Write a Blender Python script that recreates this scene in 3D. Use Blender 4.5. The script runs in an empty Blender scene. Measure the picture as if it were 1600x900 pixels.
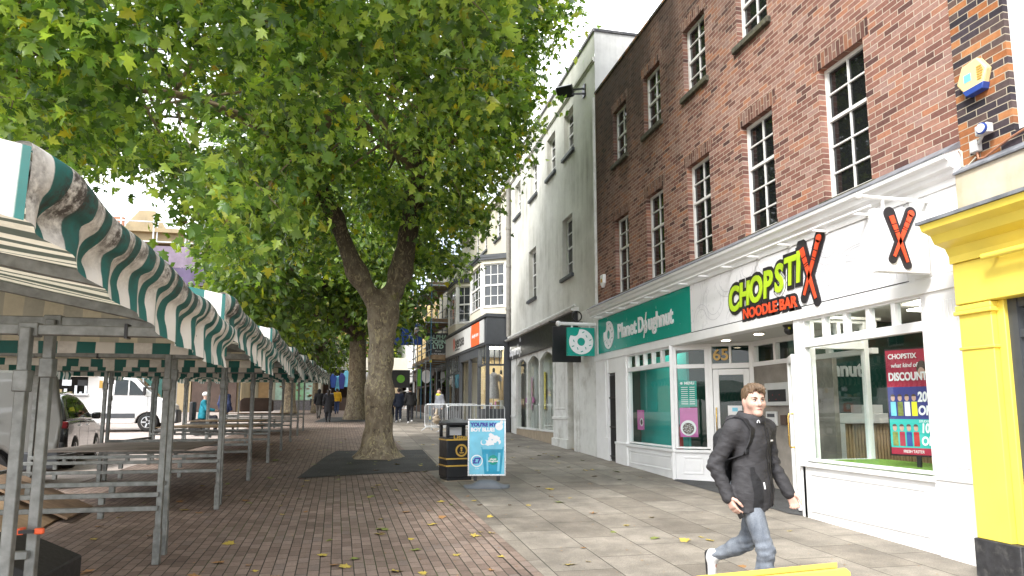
import bpy, bmesh, math, random
import numpy as np
from mathutils import Vector, Matrix

random.seed(7)
rng = np.random.default_rng(7)
scene = bpy.context.scene
COL = scene.collection
R = math.radians

# ------------------------------------------------------------------ camera
PITCH = math.atan(135 / 1067.0)
YAW = R(12.579)
EYE = 1.7
SLOPE = 0.031
cam_d = bpy.data.cameras.new('camera')
cam_d.sensor_width = 36.0
cam_d.lens = 24.0075
cam_d.shift_y = 57 / 1600.0
cam_d.clip_start = 0.05
cam_d.clip_end = 2000
cam = bpy.data.objects.new('camera', cam_d)
COL.objects.link(cam)
_F = Vector((math.sin(YAW) * math.cos(PITCH), math.cos(YAW) * math.cos(PITCH), math.sin(PITCH)))
_R = Vector((math.cos(YAW), -math.sin(YAW), 0))
_U = _R.cross(_F)
cam.matrix_world = Matrix(((_R.x, _U.x, -_F.x, 0), (_R.y, _U.y, -_F.y, 0), (_R.z, _U.z, -_F.z, EYE), (0, 0, 0, 1)))
scene.camera = cam

# ------------------------------------------------------------------ sky and sun
SUN_EL, SUN_AZ = R(44), R(228)          # azimuth clockwise from +Y
world = bpy.data.worlds.new('World')
scene.world = world
world.use_nodes = True
nt = world.node_tree
nt.nodes.clear()
out = nt.nodes.new('ShaderNodeOutputWorld')
bg = nt.nodes.new('ShaderNodeBackground')
sky = nt.nodes.new('ShaderNodeTexSky')
sky.sky_type = 'NISHITA'
sky.sun_disc = False
sky.sun_elevation = SUN_EL
sky.sun_rotation = SUN_AZ
sky.air_density = 1.0
sky.dust_density = 2.0
tc = nt.nodes.new('ShaderNodeTexCoord')
mp = nt.nodes.new('ShaderNodeMapping')
mp.inputs['Scale'].default_value = (1.0, 1.0, 2.2)
mp.inputs['Location'].default_value = (0.35, 0.1, 0.2)
nz = nt.nodes.new('ShaderNodeTexNoise')
nz.inputs['Scale'].default_value = 2.4
nz.inputs['Detail'].default_value = 7
nz.inputs['Roughness'].default_value = 0.55
rp = nt.nodes.new('ShaderNodeValToRGB')
rp.color_ramp.elements[0].position = 0.34
rp.color_ramp.elements[1].position = 0.56
mx = nt.nodes.new('ShaderNodeMix')
mx.data_type = 'RGBA'
mx.inputs[7].default_value = (10.4, 10.6, 10.9, 1)
nt.links.new(tc.outputs['Generated'], mp.inputs['Vector'])
nt.links.new(mp.outputs[0], nz.inputs['Vector'])
nt.links.new(nz.outputs[0], rp.inputs[0])
nt.links.new(rp.outputs[0], mx.inputs[0])
nt.links.new(sky.outputs[0], mx.inputs[6])
nt.links.new(mx.outputs[2], bg.inputs['Color'])
bg.inputs['Strength'].default_value = 0.135
nt.links.new(bg.outputs[0], out.inputs['Surface'])

sun_d = bpy.data.lights.new('sun', 'SUN')
sun_d.energy = 1.9
sun_d.angle = R(16)
sun_d.color = (1.0, 0.965, 0.92)
sun = bpy.data.objects.new('sun', sun_d)
COL.objects.link(sun)
_sd = Vector((math.sin(SUN_AZ) * math.cos(SUN_EL), math.cos(SUN_AZ) * math.cos(SUN_EL), math.sin(SUN_EL)))
sun.rotation_euler = _sd.to_track_quat('Z', 'Y').to_euler()

scene.view_settings.view_transform = 'Standard'
scene.view_settings.look = 'None'
scene.view_settings.gamma = 1.0
scene.view_settings.use_curve_mapping = False
scene.view_settings.exposure = 1.52
scene.render.engine = 'CYCLES'
scene.cycles.max_bounces = 7
scene.cycles.diffuse_bounces = 4
scene.cycles.glossy_bounces = 3
scene.cycles.transmission_bounces = 5
scene.cycles.transparent_max_bounces = 8
scene.cycles.caustics_reflective = False
scene.cycles.caustics_refractive = False
scene.cycles.use_denoising = True

# ------------------------------------------------------------------ helpers
def g(y):
    return SLOPE * min(max(y, -40), 60)

class Fr:
    """a flat frame: u along, v up, w outwards"""
    def __init__(s, o, u, n, v=(0, 0, 1)):
        s.o = Vector(o); s.u = Vector(u).normalized(); s.n = Vector(n).normalized(); s.v = Vector(v).normalized()
    def __call__(s, u, v, w):
        return s.o + s.u * u + s.v * v + s.n * w

IDENT = Fr((0, 0, 0), (1, 0, 0), (0, 0, 1), (0, 1, 0))

def world_origin(o):
    p = Vector((0, 0, 0))
    while o is not None:
        p += o.location
        o = o.parent
    return p

def thing(name, label, cat, loc=(0, 0, 0), group=None, kind=None):
    o = bpy.data.objects.new(name, None)
    o.empty_display_size = 0.1
    COL.objects.link(o)
    o.location = loc
    tag(o, label, cat, group, kind)
    return o

def tag(o, label=None, cat=None, group=None, kind=None):
    if label: o['label'] = label
    if cat: o['category'] = cat
    if group: o['group'] = group
    if kind: o['kind'] = kind
    return o

def link_mesh(name, me, mats, parent=None, smooth=None, bevel=0, label=None, bseg=2):
    if not isinstance(mats, (list, tuple)): mats = [mats]
    for m in mats: me.materials.append(m)
    if smooth is not None:
        me.shade_smooth()
        if smooth < 179:
            me.set_sharp_from_angle(angle=R(smooth))
    o = bpy.data.objects.new(name, me)
    COL.objects.link(o)
    if parent is not None: o.parent = parent
    if bevel:
        b = o.modifiers.new('bevel', 'BEVEL')
        b.width = bevel; b.segments = bseg; b.limit_method = 'ANGLE'; b.angle_limit = R(40)
        if smooth is None:
            me.shade_smooth(); me.set_sharp_from_angle(angle=R(45))
        b.harden_normals = False
    if label: o['label'] = label
    return o

class MB:
    def __init__(s, F=IDENT):
        s.v = []; s.f = []; s.mi = []; s.F = F
    def add(s, pts, faces, m=0):
        b = len(s.v)
        s.v += [tuple(s.F(*p)) for p in pts]
        for f in faces:
            s.f.append([b + i for i in f]); s.mi.append(m)
        return s
    def box(s, a, b, m=0):
        x0, y0, z0 = a; x1, y1, z1 = b
        return s.add([(x0, y0, z0), (x1, y0, z0), (x1, y1, z0), (x0, y1, z0), (x0, y0, z1), (x1, y0, z1), (x1, y1, z1), (x0, y1, z1)],
                     [(0, 3, 2, 1), (4, 5, 6, 7), (0, 1, 5, 4), (1, 2, 6, 5), (2, 3, 7, 6), (3, 0, 4, 7)], m)
    def quad(s, a, b, c, d, m=0):
        return s.add([a, b, c, d], [(0, 1, 2, 3)], m)
    def prism(s, poly, off, m=0, m_side=None):
        """closed polygon of 3d points pushed along off"""
        n = len(poly); off = Vector(off)
        pts = [Vector(p) for p in poly] + [Vector(p) + off for p in poly]
        s.add(pts, [list(range(n))[::-1], [n + i for i in range(n)]], m)
        b = len(s.v) - 2 * n
        for i in range(n):
            j = (i + 1) % n
            s.f.append([b + i, b + j, b + n + j, b + n + i]); s.mi.append(m if m_side is None else m_side)
        return s
    def bar(s, a, b, w, h=None, m=0, up=(0, 0, 1)):
        """rectangular bar from a to b"""
        h = w if h is None else h
        a = Vector(a); b = Vector(b); d = (b - a).normalized(); up = Vector(up)
        if abs(d.dot(up)) > 0.97: up = Vector((1, 0, 0))
        sx = d.cross(up).normalized() * w / 2; sy = sx.cross(d).normalized() * h / 2
        p = [a - sx - sy, a + sx - sy, a + sx + sy, a - sx + sy, b - sx - sy, b + sx - sy, b + sx + sy, b - sx + sy]
        return s.add(p, [(0, 3, 2, 1), (4, 5, 6, 7), (0, 1, 5, 4), (1, 2, 6, 5), (2, 3, 7, 6), (3, 0, 4, 7)], m)
    def tube(s, pts, r, n=8, m=0, cap=True):
        pts = [Vector(p) for p in pts]
        rs = r if isinstance(r, (list, tuple)) else [r] * len(pts)
        prev = None; b = len(s.v)
        for i, p in enumerate(pts):
            d = (pts[min(i + 1, len(pts) - 1)] - pts[max(i - 1, 0)]).normalized()
            if prev is None:
                ref = Vector((0, 0, 1)) if abs(d.z) < 0.9 else Vector((1, 0, 0))
                e1 = d.cross(ref).normalized()
            else:
                e1 = (prev - d * prev.dot(d)).normalized()
            prev = e1; e2 = d.cross(e1)
            for k in range(n):
                t = 2 * math.pi * k / n
                q = p + (e1 * math.cos(t) + e2 * math.sin(t)) * rs[i]
                s.v.append(tuple(s.F(*q)))
        for i in range(len(pts) - 1):
            for k in range(n):
                k2 = (k + 1) % n
                s.f.append([b + i * n + k, b + i * n + k2, b + (i + 1) * n + k2, b + (i + 1) * n + k]); s.mi.append(m)
        if cap:
            s.f.append([b + k for k in range(n)][::-1]); s.mi.append(m)
            e = b + (len(pts) - 1) * n
            s.f.append([e + k for k in range(n)]); s.mi.append(m)
        return s
    def lathe(s, prof, c=(0, 0, 0), n=24, m=0, axis='z', sx=1, sy=1):
        """profile of (radius, height); sx, sy squash it"""
        b = len(s.v); c = Vector(c)
        for r, h in prof:
            for k in range(n):
                t = 2 * math.pi * k / n
                x, y = r * math.cos(t) * sx, r * math.sin(t) * sy
                q = {'z': (x, y, h), 'y': (x, h, y), 'x': (h, x, y)}[axis]
                s.v.append(tuple(s.F(*(c + Vector(q)))))
        for i in range(len(prof) - 1):
            for k in range(n):
                k2 = (k + 1) % n
                s.f.append([b + i * n + k, b + i * n + k2, b + (i + 1) * n + k2, b + (i + 1) * n + k]); s.mi.append(m)
        s.f.append([b + k for k in range(n)][::-1]); s.mi.append(m)
        e = b + (len(prof) - 1) * n
        s.f.append([e + k for k in range(n)]); s.mi.append(m)
        return s
    def ball(s, c, r, n=16, m=0):
        r = r if isinstance(r, (list, tuple)) else (r, r, r)
        prof = [(max(math.sin(math.pi * i / n), 1e-4), -math.cos(math.pi * i / n)) for i in range(n + 1)]
        b = len(s.v)
        for rr, h in prof:
            for k in range(n):
                t = 2 * math.pi * k / n
                s.v.append(tuple(s.F(c[0] + rr * math.cos(t) * r[0], c[1] + rr * math.sin(t) * r[1], c[2] + h * r[2])))
        for i in range(n):
            for k in range(n):
                k2 = (k + 1) % n
                s.f.append([b + i * n + k, b + i * n + k2, b + (i + 1) * n + k2, b + (i + 1) * n + k]); s.mi.append(m)
        return s
    def wall(s, u0, u1, v0, v1, ops=(), depth=0.12, m=0, w=0.0, m_rev=None):
        """sheet in the frame with openings (u0,u1,v0,v1) and their reveals going back by depth"""
        us = sorted({u0, u1, *[o[0] for o in ops], *[o[1] for o in ops]})
        vs = sorted({v0, v1, *[o[2] for o in ops], *[o[3] for o in ops]})
        us = [a for a in us if u0 <= a <= u1]; vs = [a for a in vs if v0 <= a <= v1]
        for i in range(len(us) - 1):
            for j in range(len(vs) - 1):
                cu, cv = (us[i] + us[i + 1]) / 2, (vs[j] + vs[j + 1]) / 2
                if any(o[0] < cu < o[1] and o[2] < cv < o[3] for o in ops): continue
                s.quad((us[i], vs[j], w), (us[i + 1], vs[j], w), (us[i + 1], vs[j + 1], w), (us[i], vs[j + 1], w), m)
        mr = m if m_rev is None else m_rev
        for a, b, c, d in ops:
            s.quad((a, c, w), (a, d, w), (a, d, w - depth), (a, c, w - depth), mr)
            s.quad((b, c, w), (b, d, w), (b, d, w - depth), (b, c, w - depth), mr)
            s.quad((a, d, w), (b, d, w), (b, d, w - depth), (a, d, w - depth), mr)
            s.quad((a, c, w), (b, c, w), (b, c, w - depth), (a, c, w - depth), mr)
        return s
    def build(s, name, mats, parent=None, smooth=None, bevel=0, label=None, recalc=True, weld=False, bseg=2):
        off = world_origin(parent) if parent is not None else Vector((0, 0, 0))
        me = bpy.data.meshes.new(name)
        vs = [(x - off.x, y - off.y, z - off.z) for x, y, z in s.v]
        me.from_pydata(vs, [], s.f)
        me.polygons.foreach_set('material_index', s.mi)
        if recalc or weld:
            bm = bmesh.new(); bm.from_mesh(me)
            if weld: bmesh.ops.remove_doubles(bm, verts=bm.verts, dist=1e-5)
            if recalc: bmesh.ops.recalc_face_normals(bm, faces=bm.faces)
            bm.to_mesh(me); bm.free()
        return link_mesh(name, me, mats, parent, smooth, bevel, label, bseg)

def np_mesh(name, V, faces_n, Fa, mats, parent=None, smooth=None, mi=None):
    """fast mesh: V (n,3), Fa (m,faces_n) indices"""
    off = world_origin(parent) if parent is not None else Vector((0, 0, 0))
    V = np.asarray(V, dtype=np.float32) - np.array(off, dtype=np.float32)
    Fa = np.asarray(Fa, dtype=np.int32)
    me = bpy.data.meshes.new(name)
    me.vertices.add(len(V)); me.vertices.foreach_set('co', V.ravel())
    me.loops.add(Fa.size); me.loops.foreach_set('vertex_index', Fa.ravel())
    me.polygons.add(len(Fa))
    me.polygons.foreach_set('loop_start', np.arange(0, Fa.size, faces_n, dtype=np.int32))
    if mi is not None: me.polygons.foreach_set('material_index', np.asarray(mi, dtype=np.int32))
    me.update(calc_edges=True)
    return link_mesh(name, me, mats, parent, smooth)

def text_mesh(s, size, offset=0.0, depth=0.0, shear=0.0, align='CENTER', spacing=1.0, bevel=0.0):
    cu = bpy.data.curves.new('t', 'FONT')
    cu.body = s; cu.size = size; cu.offset = offset; cu.extrude = depth / 2; cu.shear = shear
    cu.align_x = align; cu.align_y = 'CENTER'; cu.space_character = spacing; cu.resolution_u = 4
    if bevel: cu.bevel_depth = bevel; cu.bevel_resolution = 1
    ob = bpy.data.objects.new('t', cu); COL.objects.link(ob)
    dg = bpy.context.evaluated_depsgraph_get()
    me = bpy.data.meshes.new_from_object(ob.evaluated_get(dg))
    bpy.data.objects.remove(ob); bpy.data.curves.remove(cu)
    return me

def text(s, size, fr, u, v, w, mat, parent, name='lettering', offset=0.0, depth=0.004, shear=0.0, align='CENTER', spacing=1.0, sx=1.0, rot=0.0):
    me = text_mesh(s, size, offset, depth, shear, align, spacing)
    off = world_origin(parent) if parent is not None else Vector((0, 0, 0))
    c, sn = math.cos(rot), math.sin(rot)
    for vt in me.vertices:
        x, y, z = vt.co
        x *= sx
        x, y = x * c - y * sn, x * sn + y * c
        vt.co = fr(u + x, v + y, w + z) - off
    me.materials.clear()
    return link_mesh(name, me, mat, parent)

def text_fit(s, u0, u1, v, size, fr, w, mat, parent, name='lettering', offset=0.0, depth=0.004, shear=0.0):
    """lettering stretched to run exactly from u0 to u1"""
    me = text_mesh(s, size, offset, depth, shear, 'LEFT')
    xs = [vt.co.x for vt in me.vertices]; a, b = min(xs), max(xs)
    off = world_origin(parent)
    for vt in me.vertices:
        x, y, z = vt.co
        vt.co = fr(u0 + (x - a) / (b - a) * (u1 - u0), v + y, w + z) - off
    me.materials.clear()
    return link_mesh(name, me, mat, parent)

def children(o): return [c for c in bpy.data.objects if c.parent == o]

def copy_tree(o, parent=None):
    c = o.copy(); COL.objects.link(c)
    if parent is not None: c.parent = parent
    for ch in list(o.children): copy_tree(ch, c)
    return c

# ---- signed distance bodies, meshed by surface nets
def smin(a, b, k):
    h = np.maximum(k - np.abs(a - b), 0) / k
    return np.minimum(a, b) - h * h * k * 0.25

def sd_cone(P, a, b, ra, rb):
    a = np.array(a, dtype=np.float32); b = np.array(b, dtype=np.float32); d = b - a
    t = np.clip(((P - a) @ d) / max(float(d @ d), 1e-9), 0, 1)
    q = P - a - t[..., None] * d
    return np.sqrt((q * q).sum(-1)) - (ra + (rb - ra) * t)

def sd_ell(P, c, r):
    q = (P - np.array(c, dtype=np.float32)) / np.array(r, dtype=np.float32)
    k = np.sqrt((q * q).sum(-1))
    return (k - 1) * min(r)

def grid(x0, x1, y0, y1, zs, h):
    xs = np.arange(x0, x1 + h, h, dtype=np.float32); ys = np.arange(y0, y1 + h, h, dtype=np.float32)
    zs = np.asarray(zs, dtype=np.float32)
    return xs, ys, zs, np.stack(np.meshgrid(xs, ys, zs, indexing='ij'), -1)

def surface_nets(D, xs, ys, zs):
    nx, ny, nz_ = D.shape
    ins = D < 0
    cs = [(0, 0, 0), (1, 0, 0), (0, 1, 0), (1, 1, 0), (0, 0, 1), (1, 0, 1), (0, 1, 1), (1, 1, 1)]
    sl = lambda A, c: A[c[0]:nx - 1 + c[0], c[1]:ny - 1 + c[1], c[2]:nz_ - 1 + c[2]]
    cnt = sum(sl(ins, c).astype(np.int8) for c in cs)
    act = (cnt > 0) & (cnt < 8)
    ii = np.argwhere(act)
    idx = -np.ones(act.shape, dtype=np.int64); idx[act] = np.arange(len(ii))
    acc = np.zeros((len(ii), 3)); num = np.zeros(len(ii))
    vals = [D[ii[:, 0] + c[0], ii[:, 1] + c[1], ii[:, 2] + c[2]] for c in cs]
    for a in range(8):
        for b in range(a + 1, 8):
            if sum(abs(cs[a][k] - cs[b][k]) for k in range(3)) != 1: continue
            va, vb = vals[a], vals[b]
            m = (va < 0) != (vb < 0)
            t = np.where(m, va / np.where(m, va - vb, 1), 0)
            for k in range(3):
                acc[:, k] += np.where(m, cs[a][k] + t * (cs[b][k] - cs[a][k]), 0)
            num += m
    acc /= num[:, None]
    V = np.zeros((len(ii), 3))
    for k, A in enumerate((xs, ys, zs)):
        i = ii[:, k]
        V[:, k] = A[i] + acc[:, k] * (A[i + 1] - A[i])
    Q = []
    for ax in range(3):
        s0 = [slice(None)] * 3; s1 = [slice(None)] * 3
        s0[ax] = slice(0, -1); s1[ax] = slice(1, None)
        a0 = ins[tuple(s0)]; a1 = ins[tuple(s1)]
        e = np.argwhere(a0 != a1)
        o1, o2 = [k for k in range(3) if k != ax]
        ok = (e[:, o1] > 0) & (e[:, o2] > 0) & (e[:, o1] < D.shape[o1] - 1) & (e[:, o2] < D.shape[o2] - 1)
        e = e[ok]
        flip = a0[tuple(e.T)]
        def cell(d1, d2):
            c = e.copy(); c[:, o1] -= d1; c[:, o2] -= d2
            return idx[tuple(c.T)]
        q = np.stack([cell(1, 1), cell(0, 1), cell(0, 0), cell(1, 0)], 1)
        if ax == 1: flip = ~flip
        q[~flip] = q[~flip][:, ::-1]
        Q.append(q)
    return V, np.concatenate(Q)

# ------------------------------------------------------------------ materials
class NT:
    def __init__(s, name):
        s.m = bpy.data.materials.new(name); s.m.use_nodes = True
        s.t = s.m.node_tree; s.t.nodes.clear()
        s.o = s.t.nodes.new('ShaderNodeOutputMaterial')
        s.b = s.t.nodes.new('ShaderNodeBsdfPrincipled')
        s.t.links.new(s.b.outputs[0], s.o.inputs[0])
    def n(s, typ, **kw):
        nd = s.t.nodes.new('ShaderNode' + typ)
        for k, v in kw.items(): setattr(nd, k, v)
        return nd
    def l(s, a, b): s.t.links.new(a, b)
    def coord(s, kind='Object', scale=(1, 1, 1), rot=(0, 0, 0), loc=(0, 0, 0)):
        c = s.n('TexCoord'); mp = s.n('Mapping')
        mp.inputs['Scale'].default_value = scale; mp.inputs['Rotation'].default_value = rot; mp.inputs['Location'].default_value = loc
        s.l(c.outputs[kind], mp.inputs[0]); return mp.outputs[0]
    def noise(s, vec, scale, detail=4, rough=0.55, dist=0.0):
        nd = s.n('TexNoise'); nd.inputs['Scale'].default_value = scale; nd.inputs['Detail'].default_value = detail
        nd.inputs['Roughness'].default_value = rough; nd.inputs['Distortion'].default_value = dist
        if vec is not None: s.l(vec, nd.inputs['Vector'])
        return nd.outputs[0]
    def ramp(s, fac, stops, interp='LINEAR'):
        r = s.n('ValToRGB'); cr = r.color_ramp; cr.interpolation = interp
        while len(cr.elements) < len(stops): cr.elements.new(0.5)
        for e, (p, c) in zip(cr.elements, stops):
            e.position = p; e.color = (c, c, c, 1) if isinstance(c, (int, float)) else (*c, 1)
        s.l(fac, r.inputs[0]); return r.outputs[0]
    def mix(s, fac, a, b, blend='MIX'):
        m = s.n('Mix', data_type='RGBA', blend_type=blend)
        for sock, v in ((m.inputs[0], fac), (m.inputs[6], a), (m.inputs[7], b)):
            if isinstance(v, (int, float)): sock.default_value = v
            elif isinstance(v, tuple): sock.default_value = (*v, 1)
            else: s.l(v, sock)
        return m.outputs[2]
    def math(s, op, a, b=0.0):
        m = s.n('Math', operation=op)
        for sock, v in ((m.inputs[0], a), (m.inputs[1], b)):
            if isinstance(v, (int, float)): sock.default_value = v
            else: s.l(v, sock)
        return m.outputs[0]
    def sep(s, vec):
        x = s.n('SeparateXYZ'); s.l(vec, x.inputs[0]); return x.outputs
    def comb(s, x, y, z=0.0):
        c = s.n('CombineXYZ')
        for i, v in enumerate((x, y, z)):
            if isinstance(v, (int, float)): c.inputs[i].default_value = v
            else: s.l(v, c.inputs[i])
        return c.outputs[0]
    def bump(s, h, strength=0.3, dist=0.01):
        b = s.n('Bump'); b.inputs['Strength'].default_value = strength; b.inputs['Distance'].default_value = dist
        s.l(h, b.inputs['Height']); s.l(b.outputs[0], s.b.inputs['Normal'])
    def set(s, **kw):
        for k, v in kw.items():
            i = s.b.inputs[k.replace('_', ' ')]
            if isinstance(v, (int, float)): i.default_value = v
            elif isinstance(v, tuple): i.default_value = (*v, 1) if len(v) == 3 else v
            else: s.l(v, i)
        return s

def dk(c, f): return tuple(max(0, min(1, x * f)) for x in c)

def pm(name, col, rough=0.55, var=0.12, scale=6.0, bump=0.0, bdist=0.004, metal=0.0, spec=None, dirt=0.0, dirtcol=(0.12, 0.11, 0.09), coat=0.0):
    t = NT(name)
    v = t.coord()
    n1 = t.noise(v, scale, 5)
    c = t.mix(t.ramp(n1, [(0.3, 0.0), (0.7, 1.0)]), dk(col, 1 - var), dk(col, 1 + var))
    if dirt:
        n2 = t.noise(v, scale * 0.45, 6, 0.65)
        c = t.mix(t.ramp(n2, [(0.5, 0.0), (0.8, dirt)]), c, dirtcol)
    rr = t.noise(v, scale * 2.3, 3)
    t.set(Base_Color=c, Roughness=t.ramp(rr, [(0.2, max(0, rough - 0.08)), (0.8, min(1, rough + 0.08))]), Metallic=metal)
    if coat: t.set(Coat_Weight=coat, Coat_Roughness=0.05)
    if spec is not None: t.b.inputs['Specular IOR Level'].default_value = spec
    if bump: t.bump(t.noise(v, scale * 6, 4), bump, bdist)
    return t.m

def m_brick(name, ramp, mortar, axes='yz', bw=0.225, bh=0.075, stain=True, ms=0.0052):
    t = NT(name)
    c = t.n('TexCoord'); x = t.sep(c.outputs['Object'])
    d = {'x': x[0], 'y': x[1], 'z': x[2]}
    vec = t.comb(d[axes[0]], d[axes[1]])
    wob = t.noise(c.outputs['Object'], 3.0, 2)
    b = t.n('TexBrick')
    b.offset = 0.5
    b.inputs['Color1'].default_value = (0, 0, 0, 1); b.inputs['Color2'].default_value = (1, 1, 1, 1)
    b.inputs['Mortar'].default_value = (0.5, 0.5, 0.5, 1)
    b.inputs['Scale'].default_value = 1.0
    b.inputs['Mortar Size'].default_value = ms; b.inputs['Mortar Smooth'].default_value = 0.25
    b.inputs['Bias'].default_value = 0.0
    b.inputs['Brick Width'].default_value = bw; b.inputs['Row Height'].default_value = bh
    t.l(vec, b.inputs['Vector'])
    base = t.ramp(b.outputs['Color'], ramp)
    fine = t.noise(c.outputs['Object'], 22, 5, 0.65)
    base = t.mix(0.55, base, t.mix(t.ramp(fine, [(0.25, 0.0), (0.75, 1.0)]), (0.55, 0.5, 0.48), (1.35, 1.28, 1.22)), 'MULTIPLY')
    mcol = t.mix(t.noise(c.outputs['Object'], 5, 4), dk(mortar, 0.75), dk(mortar, 1.2))
    col = t.mix(b.outputs['Fac'], base, mcol)
    if stain:
        # darker towards the parapet and the far end, with a ragged edge
        n = t.noise(t.comb(t.math('MULTIPLY', d[axes[0]], 1.2), t.math('MULTIPLY', d[axes[1]], 0.35)), 1.1, 6, 0.6)
        zz = t.math('MULTIPLY', t.math('SUBTRACT', d[axes[1]], 7.05), 0.16)
        yy = t.math('MULTIPLY', t.math('SUBTRACT', d[axes[0]], -2.6), 0.06)
        s_ = t.math('ADD', t.math('ADD', zz, yy), t.math('SUBTRACT', n, 0.62))
        col = t.mix(t.ramp(s_, [(0.0, 0.0), (0.55, 0.82)]), col, (0.055, 0.04, 0.034))
    t.set(Base_Color=col, Roughness=0.9)
    t.b.inputs['Specular IOR Level'].default_value = 0.15
    h = t.math('ADD', t.math('MULTIPLY', t.math('SUBTRACT', 1.0, b.outputs['Fac']), 1.0), t.math('MULTIPLY', fine, 0.35))
    t.bump(h, 0.6, 0.006)
    return t.m

BR_RED = [(0.0, (0.085, 0.05, 0.048)), (0.10, (0.165, 0.085, 0.072)), (0.35, (0.235, 0.120, 0.096)), (0.55, (0.305, 0.175, 0.142)), (0.75, (0.30, 0.195, 0.17)), (0.92, (0.36, 0.165, 0.10)), (1.0, (0.26, 0.15, 0.122))]
M = {}
M['brick'] = m_brick('red_brick', BR_RED, (0.50, 0.43, 0.35))
M['brick_dark'] = m_brick('dark_brick', [(0.0, (0.03, 0.028, 0.035)), (0.35, (0.06, 0.05, 0.06)), (0.6, (0.10, 0.075, 0.07)), (0.78, (0.30, 0.12, 0.05)), (1.0, (0.42, 0.2, 0.09))], (0.40, 0.35, 0.27), stain=False)
M['brick_far'] = m_brick('orange_brick', [(0.0, (0.30, 0.12, 0.07)), (0.5, (0.38, 0.16, 0.10)), (1.0, (0.46, 0.2, 0.12))], (0.4, 0.34, 0.28), axes='xz', stain=False)
M['brick_opp'] = m_brick('opposite_brick', [(0.0, (0.25, 0.07, 0.03)), (0.5, (0.33, 0.10, 0.04)), (1.0, (0.40, 0.13, 0.06))], (0.36, 0.3, 0.24), axes='yz', stain=False)

def m_render(name, col, stain=(0.2, 0.19, 0.15), amt=0.7, streak=True, lo=0.45, hi=0.75):
    t = NT(name)
    c = t.n('TexCoord'); o = c.outputs['Object']; x = t.sep(o)
    n1 = t.noise(o, 0.55, 7, 0.62)
    n2 = t.noise(t.comb(t.math('ADD', t.math('MULTIPLY', x[0], 3.0), t.math('MULTIPLY', x[1], 3.0)), t.math('MULTIPLY', x[2], 0.3)), 1.2, 5, 0.6)
    f = t.math('MULTIPLY', t.ramp(n1, [(lo, 0.0), (hi, 1.0)]), t.ramp(n2, [(0.35, 0.25), (0.7, 1.0)]))
    base = t.mix(t.noise(o, 9, 5, 0.6), dk(col, 0.88), dk(col, 1.06))
    t.set(Base_Color=t.mix(t.math('MULTIPLY', f, amt), base, stain), Roughness=0.88)
    t.b.inputs['Specular IOR Level'].default_value = 0.2
    t.bump(t.noise(o, 40, 4), 0.25, 0.004)
    return t.m
M['stucco'] = m_render('white_stucco', (0.64, 0.635, 0.585), amt=0.85, lo=0.38, hi=0.68)
M['stucco_end'] = m_render('weathered_parapet_stucco', (0.62, 0.62, 0.60), stain=(0.16, 0.15, 0.15), amt=0.9, lo=0.35, hi=0.7)
M['cream'] = m_render('cream_stucco', (0.60, 0.57, 0.47), amt=0.4)
M['yellow_render'] = m_render('pale_yellow_render', (0.62, 0.46, 0.22), amt=0.35)
M['stone'] = m_render('pale_stone', (0.36, 0.29, 0.18), amt=0.8, stain=(0.12, 0.1, 0.07))
M['ledge_stone'] = m_render('ledge_stone', (0.58, 0.52, 0.42), amt=0.8, stain=(0.30, 0.24, 0.08), lo=0.38, hi=0.62)
M['white'] = pm('white_gloss_paint', (0.80, 0.80, 0.80), 0.38, 0.04, 3, bump=0.05, dirt=0.22, dirtcol=(0.45, 0.43, 0.38))
M['white_old'] = pm('worn_white_paint', (0.68, 0.68, 0.65), 0.5, 0.06, 4, bump=0.15, dirt=0.75, dirtcol=(0.22, 0.20, 0.15))
M['white_frame'] = pm('white_window_paint', (0.74, 0.74, 0.72), 0.45, 0.05, 8, dirt=0.25)
M['soffit'] = pm('white_soffit', (0.62, 0.61, 0.59), 0.6, 0.03, 3)
M['teal'] = pm('teal_sign_panel', (0.0, 0.30, 0.235), 0.22, 0.03, 3)
M['teal_dull'] = pm('teal_screen', (0.02, 0.42, 0.38), 0.5, 0.06, 2)
M['sign_white'] = pm('white_sign_face', (0.80, 0.80, 0.82), 0.3, 0.02, 3)
M['lime'] = pm('lime_letter', (0.46, 0.68, 0.03), 0.35, 0.05, 6)
M['orange_red'] = pm('orange_red_letter', (0.75, 0.085, 0.03), 0.35, 0.05, 6)
M['ink'] = pm('black_letter_backing', (0.022, 0.02, 0.024), 0.4, 0.1, 6)
M['line_grey'] = pm('pale_grey_line', (0.52, 0.52, 0.56), 0.4, 0.03, 6)
M['yellow'] = pm('yellow_gloss_paint', (0.86, 0.69, 0.11), 0.38, 0.06, 3, bump=0.06, dirt=0.4, dirtcol=(0.5, 0.38, 0.10))
M['plinth'] = pm('black_plinth_paint', (0.03, 0.03, 0.033), 0.6, 0.3, 14, dirt=0.5, dirtcol=(0.25, 0.24, 0.22))
M['lead'] = pm('lead_flashing', (0.17, 0.18, 0.20), 0.6, 0.35, 7, bump=0.3)
M['slate'] = pm('roof_slate', (0.20, 0.19, 0.20), 0.75, 0.3, 9, bump=0.4, bdist=0.02)
M['sill'] = pm('mossy_stone_sill', (0.075, 0.07, 0.05), 0.9, 0.5, 16, bump=0.7, bdist=0.01, dirt=0.6, dirtcol=(0.16, 0.15, 0.07))
M['anthracite'] = pm('dark_grey_paint', (0.055, 0.06, 0.068), 0.45, 0.1, 5)
M['black'] = pm('black_paint', (0.014, 0.014, 0.016), 0.35, 0.2, 6)
M['black_matt'] = pm('black_plastic', (0.02, 0.02, 0.022), 0.6, 0.2, 12, bump=0.1)
M['rubber'] = pm('tyre_rubber', (0.018, 0.018, 0.018), 0.85, 0.2, 20, bump=0.2)
M['void'] = pm('dark_interior', (0.02, 0.019, 0.018), 0.9, 0.3, 3)
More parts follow.
